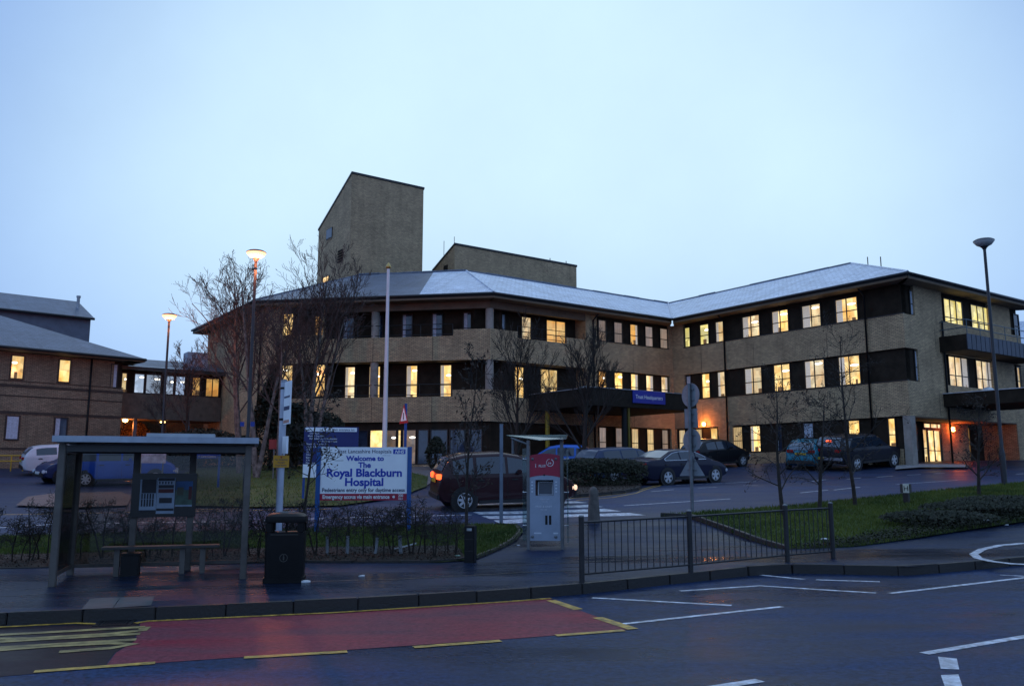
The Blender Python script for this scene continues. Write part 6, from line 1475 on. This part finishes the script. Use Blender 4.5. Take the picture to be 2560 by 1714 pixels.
MPV = [(0, .5), (.03, .9), (.12, 1.15), (.35, 1.50), (.8, 1.60), (1.9, 1.62), (2.5, 1.52), (3.25, 1.08), (3.7, .95), (4.05, .78), (4.18, .5)]
ESTATE = [(0, .5), (.03, .85), (.12, 1.05), (.45, 1.38), (.9, 1.44), (2.3, 1.45), (2.75, 1.38), (3.4, 1.0), (4.0, .88), (4.4, .74), (4.55, .5)]
PICK = [(0, .62), (.03, 1.05), (.08, 1.12), (.26, 1.54), (.45, 1.66), (1.6, 1.70), (1.75, 1.72), (2.9, 1.72), (3.2, 1.58), (3.75, 1.16), (4.3, 1.08), (4.95, .98), (5.15, .62)]
def place(u, v, off=.004): return G(u, v, off)
def by_wheels(rear_px, front_px, L, wb, fo, W, side):
    """ground place and heading from the two visible wheel contacts; side=+1 when the car's left flank faces us"""
    a, b = G(*rear_px), G(*front_px); d = Vector((b.x - a.x, b.y - a.y)).normalized(); az = math.degrees(math.atan2(d.x, d.y))
    left = Vector((-d.y, d.x)); mid = Vector((a.x, a.y)) + d * (wb / 2); xr = L - fo - wb
    c = mid + d * (L / 2 - (xr + wb / 2)) - left * side * (W / 2 - .05)
    z = (H(a.x, a.y) + H(b.x, b.y)) / 2
    return (c.x, c.y, z + .005), az
def tilt_for(c, az):
    d = V2(az); e = .9; pz = (H(c[0] + d.x * e, c[1] + d.y * e) - H(c[0] - d.x * e, c[1] - d.y * e)) / (2 * e)
    lf = Vector((-d.y, d.x)); rz_ = (H(c[0] + lf.x * .7, c[1] + lf.y * .7) - H(c[0] - lf.x * .7, c[1] - lf.y * .7)) / 1.4
    X = Vector((d.x, d.y, pz)).normalized(); Yv = Vector((lf.x, lf.y, rz_)); Zv = X.cross(Yv).normalized(); Yv = Zv.cross(X)
    return Matrix((X, Yv, Zv)).transposed().to_euler()
GRP = 'parked cars outside the hospital'
def drop(c): return (c[0], c[1], H(c[0], c[1]) + .006)
# dark saloon in front of the wall lamp
def badge(r, xo, zt, hw):
    q = MB(); q.obox((-.02 - xo, 0, .90), (1, 0, 0), (0, 1, 0), (0, 0, 1), .012, .09, .02); q.build('badge', CHROME, r)
    q = MB(); q.obox((-.035 - xo, 0, .53), (1, 0, 0), (0, 1, 0), (0, 0, 1), .03, .5, .018); q.build('bumper_strip', CHROME, r)
ra = G(1687, 1212); DB = paint('dark_blue_paint', (.012, .014, .035))
az = 58
cA = Vector((ra.x, ra.y)) + V2(az) * (4.57 / 2 - .95) + Vector((-V2(az).y, V2(az).x)) * .8
cA = drop(cA - Vector((.4, 0)))
car('saloon_car', 'dark blue saloon with chrome window trim and five spoke alloys', cA, az, DB, SALOON, 4.57, 1.77, .96, 2.65, .86, .325, GRP, ((.95, 1.75), (1.82, 2.62), (2.68, 3.2)), (1.78, 2.66), (2.68, 3.42), (.82, 1.42), chrome=True, tail_z=.84, extra=badge, tilt=tilt_for(cA, az))
c2 = drop(Vector(cA[:2]) + V2(az) * -.6 + Vector((-V2(az).y, V2(az).x)) * 2.75)
car('saloon_car', 'blue grey saloon half hidden behind the dark saloon and hedge', c2, az - 2, paint('blue_grey_paint', (.035, .055, .11)), ESTATE, 4.55, 1.75, .98, 2.65, .86, .31, GRP, ((.6, 1.5), (1.58, 2.45), (2.52, 3.1)), (1.54, 2.5), (2.72, 3.35), (.13, .46), tilt=tilt_for(c2, az - 2))
c3 = drop(xy(G(1790, 1180)) + V2(54) * 1.0)
c3 = drop(xy(at(1788, 1150, 45.5)))
car('hatchback_car', 'small black hatchback parked against the brick wall', c3, 56, paint('black_paint_car', (.008, .008, .01)), HATCH, 3.9, 1.68, .95, 2.45, .75, .30, GRP, ((.55, 1.2), (1.27, 2.0), (2.06, 2.7)), (1.23, 2.03), (2.3, 2.92), (.14, .5), tilt=tilt_for(c3, 56))
p = G(1407, 1172); c4 = drop(xy(at(1392, 1160, 42.0)))
car('hatchback_car', 'bright blue hatchback behind the information kiosk and hedge', c4, -82, paint('bright_blue_paint', (.03, .16, .62)), HATCH, 3.9, 1.66, .95, 2.45, .75, .30, GRP, ((.42, .95), (1.05, 1.85), (1.92, 2.75)), (1.0, 1.9), (2.3, 2.92), (.14, .5), tilt=tilt_for(c4, -82))
c5 = drop(xy(at(2025, 1170, 44.5)))
car('hatchback_car', 'turquoise hatchback seen from behind beside the pickup', c5, 32, paint('turquoise_paint', (.02, .19, .27)), HATCH, 3.9, 1.66, .95, 2.45, .75, .30, GRP, ((.55, 1.2), (1.27, 2.0), (2.06, 2.7)), (1.23, 2.03), (2.3, 2.92), (.12, .5), tail_z=.95, tilt=tilt_for(c5, 32))
rw_ = G(2141, 1177); az6 = 56; W6 = 1.85
c6 = drop(Vector((rw_.x, rw_.y)) + V2(az6) * (5.15 / 2 - 1.1) + Vector((-V2(az6).y, V2(az6).x)) * .85)
def pick(r, xo, zt, hw):
    q = MB(); q.obox((-.05 - xo, 0, .62), (1, 0, 0), (0, 1, 0), (0, 0, 1), .07, .86, .07); q.build('step_bumper', mat('silver_bumper', (.35, .38, .42), .35, .6, var=(3, .1)), r, bevel=.02)
    q = MB(); q.obox((.20 - xo, 0, 1.46), (1, 0, .3), (0, 1, 0), (-.3, 0, 1), .05, .14, .03); q.build('brake_light', TAIL_ON, r)
    for s in (-1, 1): q = MB(); q.tube([(.6 - xo, s * .6, 1.68), (.7 - xo, s * .6, 1.75), (1.5 - xo, s * .6, 1.76), (1.6 - xo, s * .6, 1.70)], .022, 6); q.build('roof_bar', TRIM, r)
    q = MB(); q.obox((-.125 - xo, .35, .63), (1, 0, 0), (0, 1, 0), (0, 0, 1), .006, .24, .055); q.build('number_plate', PLATE_Y, r)
car('pickup_truck', 'black pickup with hard top and silver bumper beside the side entrance', c6, az6, paint('black_blue_paint', (.012, .013, .022)), PICK, 5.15, W6, 1.12, 3.15, .92, .37, GRP, ((.32, 1.62), (1.72, 2.38), (2.46, 3.3)), (1.67, 2.42), (3.1, 3.72), (.10, .36), clear=.34, plate=False, tail_z=1.0, extra=pick, cat='pickup', tumble=.16, tilt=tilt_for(c6, az6))
# red car turning across the zebra
rwp = G(1160, 1279); az7 = 74
c7 = drop(Vector((rwp.x, rwp.y)) + V2(az7) * (4.18 / 2 - .72) + Vector((-V2(az7).y, V2(az7).x)) * .8)
car('people_carrier', 'dark red people carrier with lit tail lamp crossing the zebra', c7, az7, paint('dark_red_paint', (.034, .011, .013)), MPV, 4.18, 1.74, 1.02, 2.65, .8, .32, None, ((.42, 1.0), (1.1, 1.95), (2.03, 2.95)), (1.05, 2.0), (2.45, 3.2), (.12, .36), lit_tail=True, lit_head=True, tail_z=.98, spokes=7, tilt=tilt_for(c7, az7))
# left car park
rwb = G(213, 1216); az8 = 70
c8 = drop(Vector((rwb.x, rwb.y)) + V2(az8) * (4.18 / 2 - .62) + Vector((-V2(az8).y, V2(az8).x)) * .8)
car('people_carrier', 'royal blue people carrier seen through the bus shelter', c8, az8, paint('royal_blue_paint', (.015, .09, .52)), MPV, 4.18, 1.74, 1.02, 2.7, .86, .31, GRP, ((.42, 1.0), (1.1, 1.95), (2.03, 2.95)), (1.05, 2.0), (2.45, 3.2), (.12, .36), spokes=7, tilt=tilt_for(c8, az8))
c9 = drop(xy(at(100, 1180, 44.5)))
c9 = drop(xy(at(178, 1180, 44.5)))
car('estate_car', 'silver white estate car near the yellow railing', c9, 55, paint('silver_white_paint', (.55, .57, .62)), ESTATE, 4.55, 1.75, .98, 2.65, .86, .31, GRP, ((.6, 1.5), (1.58, 2.45), (2.52, 3.1)), (1.54, 2.5), (2.72, 3.35), (.13, .46), tilt=tilt_for(c9, 55))
c10 = drop(xy(at(212, 1180, 39.5)))
car('hatchback_car', 'dark blue hatchback with pale headlamps beside the shelter post', c10, 225, paint('dusky_blue_paint', (.02, .03, .09)), HATCH, 3.9, 1.66, .95, 2.45, .75, .30, GRP, ((.55, 1.2), (1.27, 2.0), (2.06, 2.7)), (1.23, 2.03), (2.3, 2.92), (.14, .5), tilt=tilt_for(c10, 225))
# ================================================================== TREES, HEDGE, GRASS
BARK = mat('dark_bark', (.030, .023, .018), .9, var=(9, .5), bump=(30, .6))
BIRCHB = mat('birch_bark', (.085, .07, .06), .85, var=(5, .7, (.22, .20, .18)), bump=(18, .5))
TWIG = mat('twig_bark', (.062, .047, .042), .9, var=(6, .3))
TWIG2 = mat('grey_twig', (.030, .026, .022), .9, var=(6, .3))
DEADL = mat('withered_leaf', (.030, .018, .010), .9, var=(8, .5))
EVERG = mat('evergreen_leaf', (.014, .020, .008), .7, var=(6, .6))
HEDGEL = mat('hedge_leaf', (.022, .026, .010), .8, var=(6, .5))
BLADE = mat('grass_blade', (.045, .125, .007), .85, var=(.7, .6, (.13, .16, .018)))
def rdir(rng): 
    while True:
        v = Vector((rng.uniform(-1, 1), rng.uniform(-1, 1), rng.uniform(-1, 1)))
        if .05 < v.length < 1: return v.normalized()
def grow(rng, P, p, d, L, r, lvl, trunk, crown, leaves):
    top = P['levels']; seg = (7, 5, 4, 3, 3, 2)[min(lvl, 5)]; pts, rs, ds = [p.copy()], [r], [d.copy()]
    end = r * (.45 if lvl else P.get('taper', .4))
    for i in range(seg):
        d = (d + rdir(rng) * P['wob'] * (.35 if lvl == 0 else 1) + Z3 * P['up'] * (0 if lvl == 0 else 1)).normalized()
        p = p + d * (L / seg); pts.append(p.copy()); rs.append(max(P['tw'], r + (end - r) * (i + 1) / seg)); ds.append(d.copy())
    (trunk if lvl == 0 else crown).tube(pts, rs, (9, 6, 4, 3, 3, 3)[min(lvl, 5)], cap=False)
    if lvl >= top:
        if P.get('leaf') and rng.random() < P['leaf']:
            for _ in range(P.get('leafn', 3)):
                q = pts[-1] + rdir(rng) * .07; leaves.append((q, rng.uniform(*P.get('leafs', (.03, .06)))))
        return
    n = P['n'][min(lvl, len(P['n']) - 1)]; lo = P['start'] if lvl == 0 else .18
    for i in range(n):
        f = lo + (1 - lo) * (i + rng.random() * .9) / n; f = min(.999, f); k = int(f * seg); t = f * seg - k
        q = pts[k].lerp(pts[k + 1], t); rr = rs[k] + (rs[k + 1] - rs[k]) * t; dd = ds[k + 1]
        ax = dd.orthogonal().normalized(); ax.rotate(Matrix.Rotation(rng.uniform(0, 6.283) if lvl else i * 2.4 + rng.uniform(-.5, .5), 3, dd))
        ang = R(rng.uniform(*P['ang'])) * (1.0 if lvl else P.get('ang0', 1.0)); cd = (dd * math.cos(ang) + ax * math.sin(ang)).normalized()
        cl = L * rng.uniform(*P['len']) * (1 - (.45 if lvl == 0 else .3) * (f - lo) / (1 - lo)); cl *= P.get('len0', 1.0) if lvl == 0 else 1
        grow(rng, P, q, cd, cl, max(P['tw'], rr * P.get('rk', .55)), lvl + 1, trunk, crown, leaves)
def leaf_mesh(leaves, rng, mb=None, asp=.6):
    mb = mb or MB()
    for q, s in leaves:
        a = rdir(rng); b = a.orthogonal().normalized(); mb.add([q - a * s - b * s * asp * .2, q + b * s * asp, q + a * s, q - b * s * asp], [(0, 1, 2, 3)])
    return mb
def tree(name, label, base, height, P, seed, r0, bark=BARK, twig=TWIG, lean=(0, 0), group=None, stems=1):
    rng = random.Random(seed); t = thing(name, base, label, 'tree', group)
    trunk, crown, leaves = MB(), MB(), []
    for s in range(stems):
        d = Vector((lean[0] + (rng.uniform(-.16, .16) if stems > 1 else 0), lean[1] + (rng.uniform(-.1, .1) if stems > 1 else 0), 1)).normalized()
        grow(rng, P, Vector(base) - Z3 * .15 + Vector((rng.uniform(-.15, .15), rng.uniform(-.15, .15), 0)) * (stems > 1), d, height * (1 if s == 0 else rng.uniform(.75, .95)), r0 * (1 if s == 0 else .8), 0, trunk, crown, leaves)
    trunk.build('trunk', bark, t, smooth=True, recalc=False, uv=False); cr = crown.build('crown', twig, t, recalc=False, uv=False)
    if leaves:
        lv = leaf_mesh(leaves, rng).build('leaves', DEADL, t, recalc=False, uv=False); lv['kind'] = 'stuff'
    return t
BIRCH = dict(levels=4, n=(9, 5, 5, 4), start=.36, wob=.16, up=.10, ang=(22, 48), ang0=.85, len=(.45, .68), len0=.72, tw=.0085, rk=.5, leaf=.12, leafn=1, leafs=(.02, .04), taper=.2)
FAN = dict(levels=4, n=(11, 6, 5, 4), start=.16, wob=.12, up=.12, ang=(18, 38), ang0=1.0, len=(.5, .75), len0=.85, tw=.008, rk=.55, taper=.3)
SAP = dict(levels=3, n=(15, 5, 4), start=.18, wob=.16, up=.05, ang=(35, 65), ang0=1.1, len=(.42, .62), len0=.62, tw=.005, rk=.45, leaf=.45, leafn=2, leafs=(.025, .05), taper=.15)
BT = 'birch trees on the lawn'
def hgt(b, v): return at(0, v, b.y).z - b.z
for u, v, vt, sd, lean, st, lab in ((640, 1193, 612, 21, (-.04, 0), 2, 'tall birch with mottled pale trunk right behind the shelter end'), (592, 1182, 640, 5, (-.14, 0), 2, 'birch leaning left with its crown in front of the pale sky'), (762, 1186, 606, 34, (.03, 0), 3, 'many stemmed birch in front of the lit windows'), (695, 1196, 760, 47, (.02, 0), 1, 'slimmer bare birch between two larger birches')):
    b = G(u, v, .06); tree('birch_tree', lab, b, hgt(b, vt) * .83, BIRCH, sd, .16 if st > 1 else .11, BIRCHB, TWIG, lean, BT, st)
b = Vector((at(462, 1100, 47).x, 47, H(at(462, 1100, 47).x, 47))); tree('bare_tree', 'small bare tree rising beside the far left street lamp', b, hgt(b, 850) * .8, dict(BIRCH, n=(10, 6, 4, 4)), 8, .10)
b = Vector((at(415, 1100, 50).x, 50, H(at(415, 1100, 50).x, 50))); tree('bare_tree', 'thin bare tree in front of the link corridor windows', b, hgt(b, 905) * .8, dict(BIRCH, n=(9, 5, 4, 3)), 18, .08)
b = G(1457, 1196, .1); tree('bare_tree', 'bare fan shaped tree growing from the hedge island by the canopy', b, hgt(b, 838) * .80, FAN, 61, .13, BARK, TWIG2)
b = G(1296, 1192, .0); b = Vector((at(1290, 1150, 40).x, 40, H(0, 40))); tree('bare_tree', 'bare upright tree behind the kiosk in front of the loggia', b, hgt(b, 840) * .80, FAN, 73, .11, BARK, TWIG2)
b = G(1167, 1398, l1o); tree('sapling', 'thin sapling behind the black marker post, clusters of dead leaves', b, hgt(b, 905), dict(SAP, ang=(25, 50), len0=.42, start=.25), 15, .042, BARK, TWIG2, (.015, 0))
b = G(746, 1392, l1o); tree('sapling', 'dark slender sapling left of the welcome sign, branches across it', b, hgt(b, 945), dict(SAP, ang=(35, 70), len0=.40, start=.42, leaf=.6, n=(12, 5, 4)), 27, .04, BARK, TWIG2, (.012, 0))
SG = 'saplings along the grass bank'
for u, v, vt, sd, lean, lab in ((1957, 1287, 945, 3, (0, 0), 'leftmost sapling on the grass bank, tufts of dead leaves'), (2047, 1278, 968, 9, (.10, 0), 'sapling leaning right, second from the left on the bank'), (2139, 1264, 835, 14, (.0, 0), 'tallest sapling on the grass bank, left of the hydrant marker'), (2447, 1238, 1005, 40, (0, 0), 'bushy sapling beside the unlit street lamp')):
    b = G(u, v, .07); tree('sapling', lab, b, hgt(b, vt), dict(SAP, leaf=.55 if vt > 900 else .3), sd, .06, BARK, TWIG2, lean, SG)
# ---- hedge of leggy shrubs behind the pavement
SHR = dict(levels=3, n=(10, 5, 4), start=.45, wob=.34, up=.01, ang=(35, 88), ang0=1.0, len=(.45, .8), len0=.62, tw=.0036, rk=.5, leaf=.08, leafn=2, leafs=(.012, .024), taper=.45)
protos = []
for k in range(5):
    rng = random.Random(100 + k); tk_, cr_, lv_ = MB(), MB(), []
    for s in range(1 + k % 2): grow(rng, SHR, Vector((rng.uniform(-.05, .05) * s, 0, -.05)), Vector((rng.uniform(-.12, .12), rng.uniform(-.1, .1), 1)).normalized(), 1.08, .018, 0, tk_, cr_, lv_)
    protos.append((tk_, cr_, lv_))
pm = []
HG = 'leggy shrubs of the pavement hedge'
GUARD = mat('tree_guard_plastic', (.26, .28, .30), .6, var=(5, .25))
hx = [(-70, 1412, ''), (-20, 1410, ''), (30, 1404, ''), (72, 1402, ''), (118, 1400, ''), (200, 1398, ''), (255, 1396, ''), (318, 1395, ''), (375, 1393, ''), (430, 1392, ''), (505, 1391, ''), (560, 1391, ''), (625, 1390, ''), (668, 1389, ''), (705, 1389, ''), (735, 1387, ''), (790, 1388, ''), (818, 1386, 'g'), (868, 1386, 'g'), (908, 1388, ''), (938, 1385, 'g'), (982, 1387, ''), (1002, 1384, 'g'), (1032, 1386, ''), (1062, 1384, ''), (1118, 1384, '')]
names = ('at the far left edge of the frame', 'near the left edge', 'left of the bus shelter', 'just left of the shelter post', 'behind the shelter end glass', 'behind the shelter left of the bench', 'behind the left end of the bench', 'behind the left edge of the timetable case', 'below the timetable case', 'below the right side of the timetable case', 'behind the right end of the bench', 'right part of the shelter back glass', 'between shelter and litter bin', 'left edge of the litter bin', 'behind the litter bin', 'right edge of the litter bin', 'left post of the welcome sign', 'in a pale guard under the left of the welcome sign', 'in a pale guard left of the welcome sign centre', 'under the centre of the welcome sign', 'in a leaning pale guard right of the welcome sign centre', 'under the right of the welcome sign', 'in a pale guard near the right post of the welcome sign', 'at the right post of the welcome sign', 'right of the welcome sign', 'nearest the black marker post')
mesh_cache = {}
rh = random.Random(77)
for i, (u, v, g) in enumerate(hx):
    if u < -30: continue
    b = G(u, v, l1o); k = i % 5
    t = thing('hedge_shrub', b, 'bare leggy hedge shrub ' + names[i], 'shrub', HG, rotz=rh.uniform(0, 6.28), local=True)
    sc_ = rh.uniform(.85, 1.25); t.scale = (sc_, sc_, rh.uniform(.78, .96) if u > 600 else rh.uniform(.82, 1.1))
    if k not in mesh_cache:
        a_ = protos[k][0].build('stem', BARK, t, smooth=True, recalc=False, uv=False); c_ = protos[k][1].build('twigs', TWIG2, t, recalc=False, uv=False); l_ = leaf_mesh(protos[k][2], rh).build('leaves', DEADL, t, recalc=False, uv=False); l_['kind'] = 'stuff'
        mesh_cache[k] = (a_, c_, l_)
    else:
        for o in mesh_cache[k]:
            c = o.copy(); C.objects.link(c); c.parent = t; c.matrix_parent_inverse = Matrix()
    if g:
        q = MB(); q.tube([(0, 0, -.02), (.02, .0, .42)], .035, 10, cap=False); gd = q.build('tree_guard', GUARD, t, smooth=True); gd.rotation_euler = (rh.uniform(-.15, .15), rh.uniform(-.2, .2), 0)
zones = (('another bare shrub of the hedge left of the bus shelter', (52, 96)), ('another bare shrub of the hedge behind the bus shelter glass', (160, 288, 402, 533)), ('another bare shrub of the hedge behind the litter bin', (646, 722)), ('another bare shrub of the hedge below the welcome sign', (765, 842, 960, 1045)), ('another bare shrub of the hedge by the marker post', (1085, 1140)))
ORD = ('first', 'second', 'third', 'fourth', 'fifth', 'sixth', 'seventh', 'eighth')
for lab_, us in zones:
    for ui, u in enumerate(us):
        b = G(u, 1388 + rh.uniform(-4, 6) + (12 if u < 300 else 0), l1o); t = thing('hedge_shrub', b, lab_.replace('another', ORD[ui] + ' from left of smaller').replace('shrub of', 'shrubs of').replace('bare ', ''), 'shrub', HG, rotz=rh.uniform(0, 6.28), local=True); sc_ = rh.uniform(.7, 1.0); t.scale = (sc_, sc_, rh.uniform(.6, .75))
        for o in mesh_cache[rh.randrange(5)]:
            c = o.copy(); C.objects.link(c); c.parent = t; c.matrix_parent_inverse = Matrix()
b = G(1012, 1372, l1o); q = MB(); q.obox(b + Z3 * .06, Vector((.95, .1, .25)).normalized(), (-.1, .95, 0), (-.25, 0, .95), .26, .03, .012); tag(q.build('broken_board', SCRAP), 'pale broken board lying in the hedge below the welcome sign', 'board')
# ---- clipped hedge, dark shrubs
def bush(name, label, base, rx, ry, rzz, n, ls, m, seed, cat='bush', group=None, boxy=2.0, cone=0, yaw=0):
    rng = random.Random(seed); t = thing(name, base, label, cat, group); lv = []; cs_, sn = math.cos(yaw), math.sin(yaw)
    lumps = [(rdir(rng), rng.uniform(-.16, .14)) for _ in range(16)]
    for _ in range(n):
        d = rdir(rng); d.z = abs(d.z) if rng.random() < .72 else d.z
        e = (abs(d.x) ** boxy + abs(d.y) ** boxy + abs(d.z) ** boxy) ** (-1 / boxy); rad = e * (1 + sum(a * max(0, d.dot(q)) ** 4 for q, a in lumps)) * rng.uniform(.72, 1.04)
        w = 1 - cone * max(0, d.z * rad); x, y = d.x * rad * rx * w, d.y * rad * ry * w
        z = rzz * .5 + d.z * rad * rzz * .5
        if z < .02: z = rng.uniform(.02, .1)
        lv.append((Vector(base) + Vector((x * cs_ + y * sn, -x * sn + y * cs_, z)), ls * rng.uniform(.6, 1.3)))
    o = leaf_mesh(lv, rng).build('foliage', m, t, recalc=False, uv=False); o['kind'] = 'stuff'
    q = MB()
    for k in range(5):
        a = rng.uniform(0, 6.28); s = rng.uniform(.1, .5); fx, fy = math.cos(a) * rx * s, math.sin(a) * ry * s
        q.tube([Vector(base) - Z3 * .1, Vector(base) + Vector(((fx * cs_ + fy * sn) * .4, (-fx * sn + fy * cs_) * .4, rzz * .35)), Vector(base) + Vector((fx * cs_ + fy * sn, -fx * sn + fy * cs_, rzz * .75))], [.04, .03, .012], 6, cap=False)
    q.build('stems', BARK, t, recalc=False, uv=False)
    return t
b = G(1497, 1213, .1); bush('clipped_hedge', 'dark clipped hedge on the island beside the dark saloon', b, 1.75, .95, .98, 9000, .055, HEDGEL, 2, 'hedge', boxy=4, yaw=R(-15))
b = Vector((at(1090, 1150, 45.5).x, 45.5, H(-4, 45.5))); bush('conical_shrub', 'dark rounded evergreen shrub outside the ground floor windows', b, .62, .62, 1.75, 2600, .06, EVERG, 3, cone=.35)
b = Vector((at(678, 1100, 45).x, 45, H(-12, 45))); bush('evergreen_bush', 'tall dark evergreen among the birches below the lit window', b, 1.1, 1.0, 4.8, 6000, .09, EVERG, 4, cone=.4)
b = Vector((at(800, 1100, 46).x, 46, H(-12, 46))); bush('evergreen_bush', 'broad dark evergreen bush behind the directory board', b, 1.6, 1.0, 3.0, 6000, .08, EVERG, 5)
b = Vector((at(730, 1100, 46.5).x, 46.5, H(-12, 46))); bush('evergreen_bush', 'dark shrub mass left of the directory board against the brick wall', b, 1.5, .8, 3.6, 6000, .08, EVERG, 15)
b = Vector((at(500, 1150, 47).x, 47, H(-17, 47))); bush('dark_shrub', 'wide dark shrub at the foot of the left brick gable', b, 2.3, 1.2, 2.1, 6000, .08, EVERG, 6)
b = Vector((at(590, 1150, 48).x, 48, H(-15, 48))); bush('dark_shrub', 'dark shrub behind the birch trunks', b, 1.6, 1.0, 1.9, 4500, .08, EVERG, 7)
b = Vector((at(430, 1150, 46).x, 46, H(-18, 46))); bush('dark_shrub', 'dark shrub below the link corridor behind the shelter roof', b, 1.6, 1.0, 1.6, 4500, .08, EVERG, 16)
b = Vector((at(338, 1080, 56.5).x, 56.5, H(-24, 56))); bush('dark_shrub', 'shrub glowing orange under the link corridor', b, 1.3, .5, 3.0, 3000, .09, mat('orange_lit_leaf', (.12, .06, .02), .8, var=(4, .4)), 9)  # leaf colour carries the orange lamp glow
b = Vector((at(1660, 1150, 50.5).x, 50.5, 2.3)); bush('russet_shrub', 'low shrub under the ground floor windows behind the dark saloon', b, .8, .5, .95, 1500, .06, HEDGEL, 10)
for u, v, rr, hh, sd, lab in ((2345, 1312, 1.3, .36, 11, 'dark ivy mound at the left end of the bank planting'), (2440, 1290, 1.5, .42, 12, 'dark ivy mound below the bushy sapling'), (2535, 1278, 1.7, .42, 13, 'dark ivy mound at the right edge of the bank')):
    b = G(u, v, .08); bush('ivy_mound', lab, b, rr, rr * .55, hh, 2600, .045, HEDGEL, sd, 'bush', 'ivy mounds on the bank')
# ---- grass, fallen leaves
def inside(poly, x, y):
    c = False; j = len(poly) - 1
    for i in range(len(poly)):
        if (poly[i][1] > y) != (poly[j][1] > y) and x < (poly[j][0] - poly[i][0]) * (y - poly[i][1]) / (poly[j][1] - poly[i][1]) + poly[i][0]: c = not c
        j = i
    return c
def scatter(name, px, off, n, hh, wd, m, label, seed, flat=False, clip=None):
    rng = random.Random(seed); o = off if callable(off) else (lambda x, y: off); poly = [tuple(G(u, v, off))[:2] for u, v in px]; mb = MB()
    x0, x1 = min(p[0] for p in poly), max(p[0] for p in poly); y0, y1 = min(p[1] for p in poly), max(p[1] for p in poly)
    if clip: x0, x1 = max(x0, clip[0]), min(x1, clip[1])
    k = 0
    while k < n:
        x, y = rng.uniform(x0, x1), rng.uniform(y0, y1)
        if not inside(poly, x, y): continue
        k += 1; z = H(x, y) + o(x, y); a = rng.uniform(0, 6.28); c, s = math.cos(a), math.sin(a)
        if flat: 
            w = wd * rng.uniform(.5, 1.2); t = rng.uniform(.0, hh); mb.add([(x - c * w, y - s * w, z + t), (x - s * w * .6, y + c * w * .6, z + t + rng.uniform(0, w)), (x + c * w, y + s * w, z + t + rng.uniform(0, w)), (x + s * w * .6, y - c * w * .6, z + t)], [(0, 1, 2, 3)])
        else:
            h_ = hh * rng.uniform(.4, 1.25); l = h_ * rng.uniform(.1, .7); b_ = rng.uniform(0, 6.28)
            mb.add([(x - c * wd, y - s * wd, z - .005), (x + c * wd, y + s * wd, z - .005), (x + math.cos(b_) * l, y + math.sin(b_) * l, z + h_)], [(0, 1, 2)])
    ob = mb.build(name, m, recalc=False, uv=False); ob['kind'] = 'stuff'; ob['label'] = label; ob['category'] = name.split('_')[-1]
    return ob
VERGE = [(-900, 1412), (0, 1386), (700, 1369), (1140, 1364), (1164, 1392), (1186, 1394), (1248, 1369), (1290, 1345), (1305, 1326), (1294, 1313), (1240, 1310), (1000, 1313), (600, 1327), (0, 1339), (-900, 1361)]
scatter('verge_grass', VERGE, l1o, 42000, .075, .011, BLADE, 'green grass of the verge behind the pavement hedge', 1, clip=(-14, 3))
scatter('lawn_grass', LAWN2, .06, 26000, .10, .016, BLADE, 'mossy grass around the birch trees', 2)
scatter('bank_grass', BANK, .07, 55000, .085, .013, BLADE, 'green grass covering the bank on the right', 3, clip=(0, 22))
BED1 = [(-300, 1431), (0, 1419), (700, 1401), (1100, 1402), (1160, 1392), (1150, 1362), (700, 1368), (0, 1385), (-300, 1400)]
scatter('fallen_leaves', BED1, lambda x, y: l1o(x, y) + .012, 9000, .03, .022, DEADL, 'brown leaf litter under the pavement hedge', 4, True)
scatter('bank_ivy', [(1960, 1372), (2130, 1364), (2360, 1330), (2560, 1300), (2900, 1258), (2900, 1225), (2560, 1250), (2450, 1262), (2350, 1285), (2250, 1322), (2110, 1350)], .085, 22000, .10, .03, HEDGEL, 'dark ivy and dead growth along the foot of the bank', 5, True, clip=(0, 24))
scatter('island_leaves', ISLE, .105, 3000, .05, .03, DEADL, 'dead leaves on the planted island', 6, True)
# ================================================================== lettering -> mesh
def finish_text():
    tmp = []
    for (s, o, r, u, size, m, parent, name, align, bold, sx, shear, lift) in TEXTS:
        cu = bpy.data.curves.new('line', 'FONT'); cu.body = s; cu.size = size; cu.align_x = align; cu.offset = bold; cu.shear = shear; cu.resolution_u = 3
        ob = bpy.data.objects.new('line', cu); C.objects.link(ob); tmp.append(ob)
    dg = bpy.context.evaluated_depsgraph_get(); dg.update()
    for ob, (s, o, r, u, size, m, parent, name, align, bold, sx, shear, lift) in zip(tmp, TEXTS):
        me = bpy.data.meshes.new_from_object(ob.evaluated_get(dg)); me.name = name
        n = r.cross(u).normalized()
        M4 = Matrix(((r.x * sx, u.x, n.x, o.x + n.x * lift), (r.y * sx, u.y, n.y, o.y + n.y * lift), (r.z * sx, u.z, n.z, o.z + n.z * lift), (0, 0, 0, 1)))
        me.transform(M4); me.materials.clear(); me.materials.append(m)
        t = bpy.data.objects.new(name, me); C.objects.link(t); put(t, parent)
        cu = ob.data; bpy.data.objects.remove(ob); bpy.data.curves.remove(cu)
finish_text()
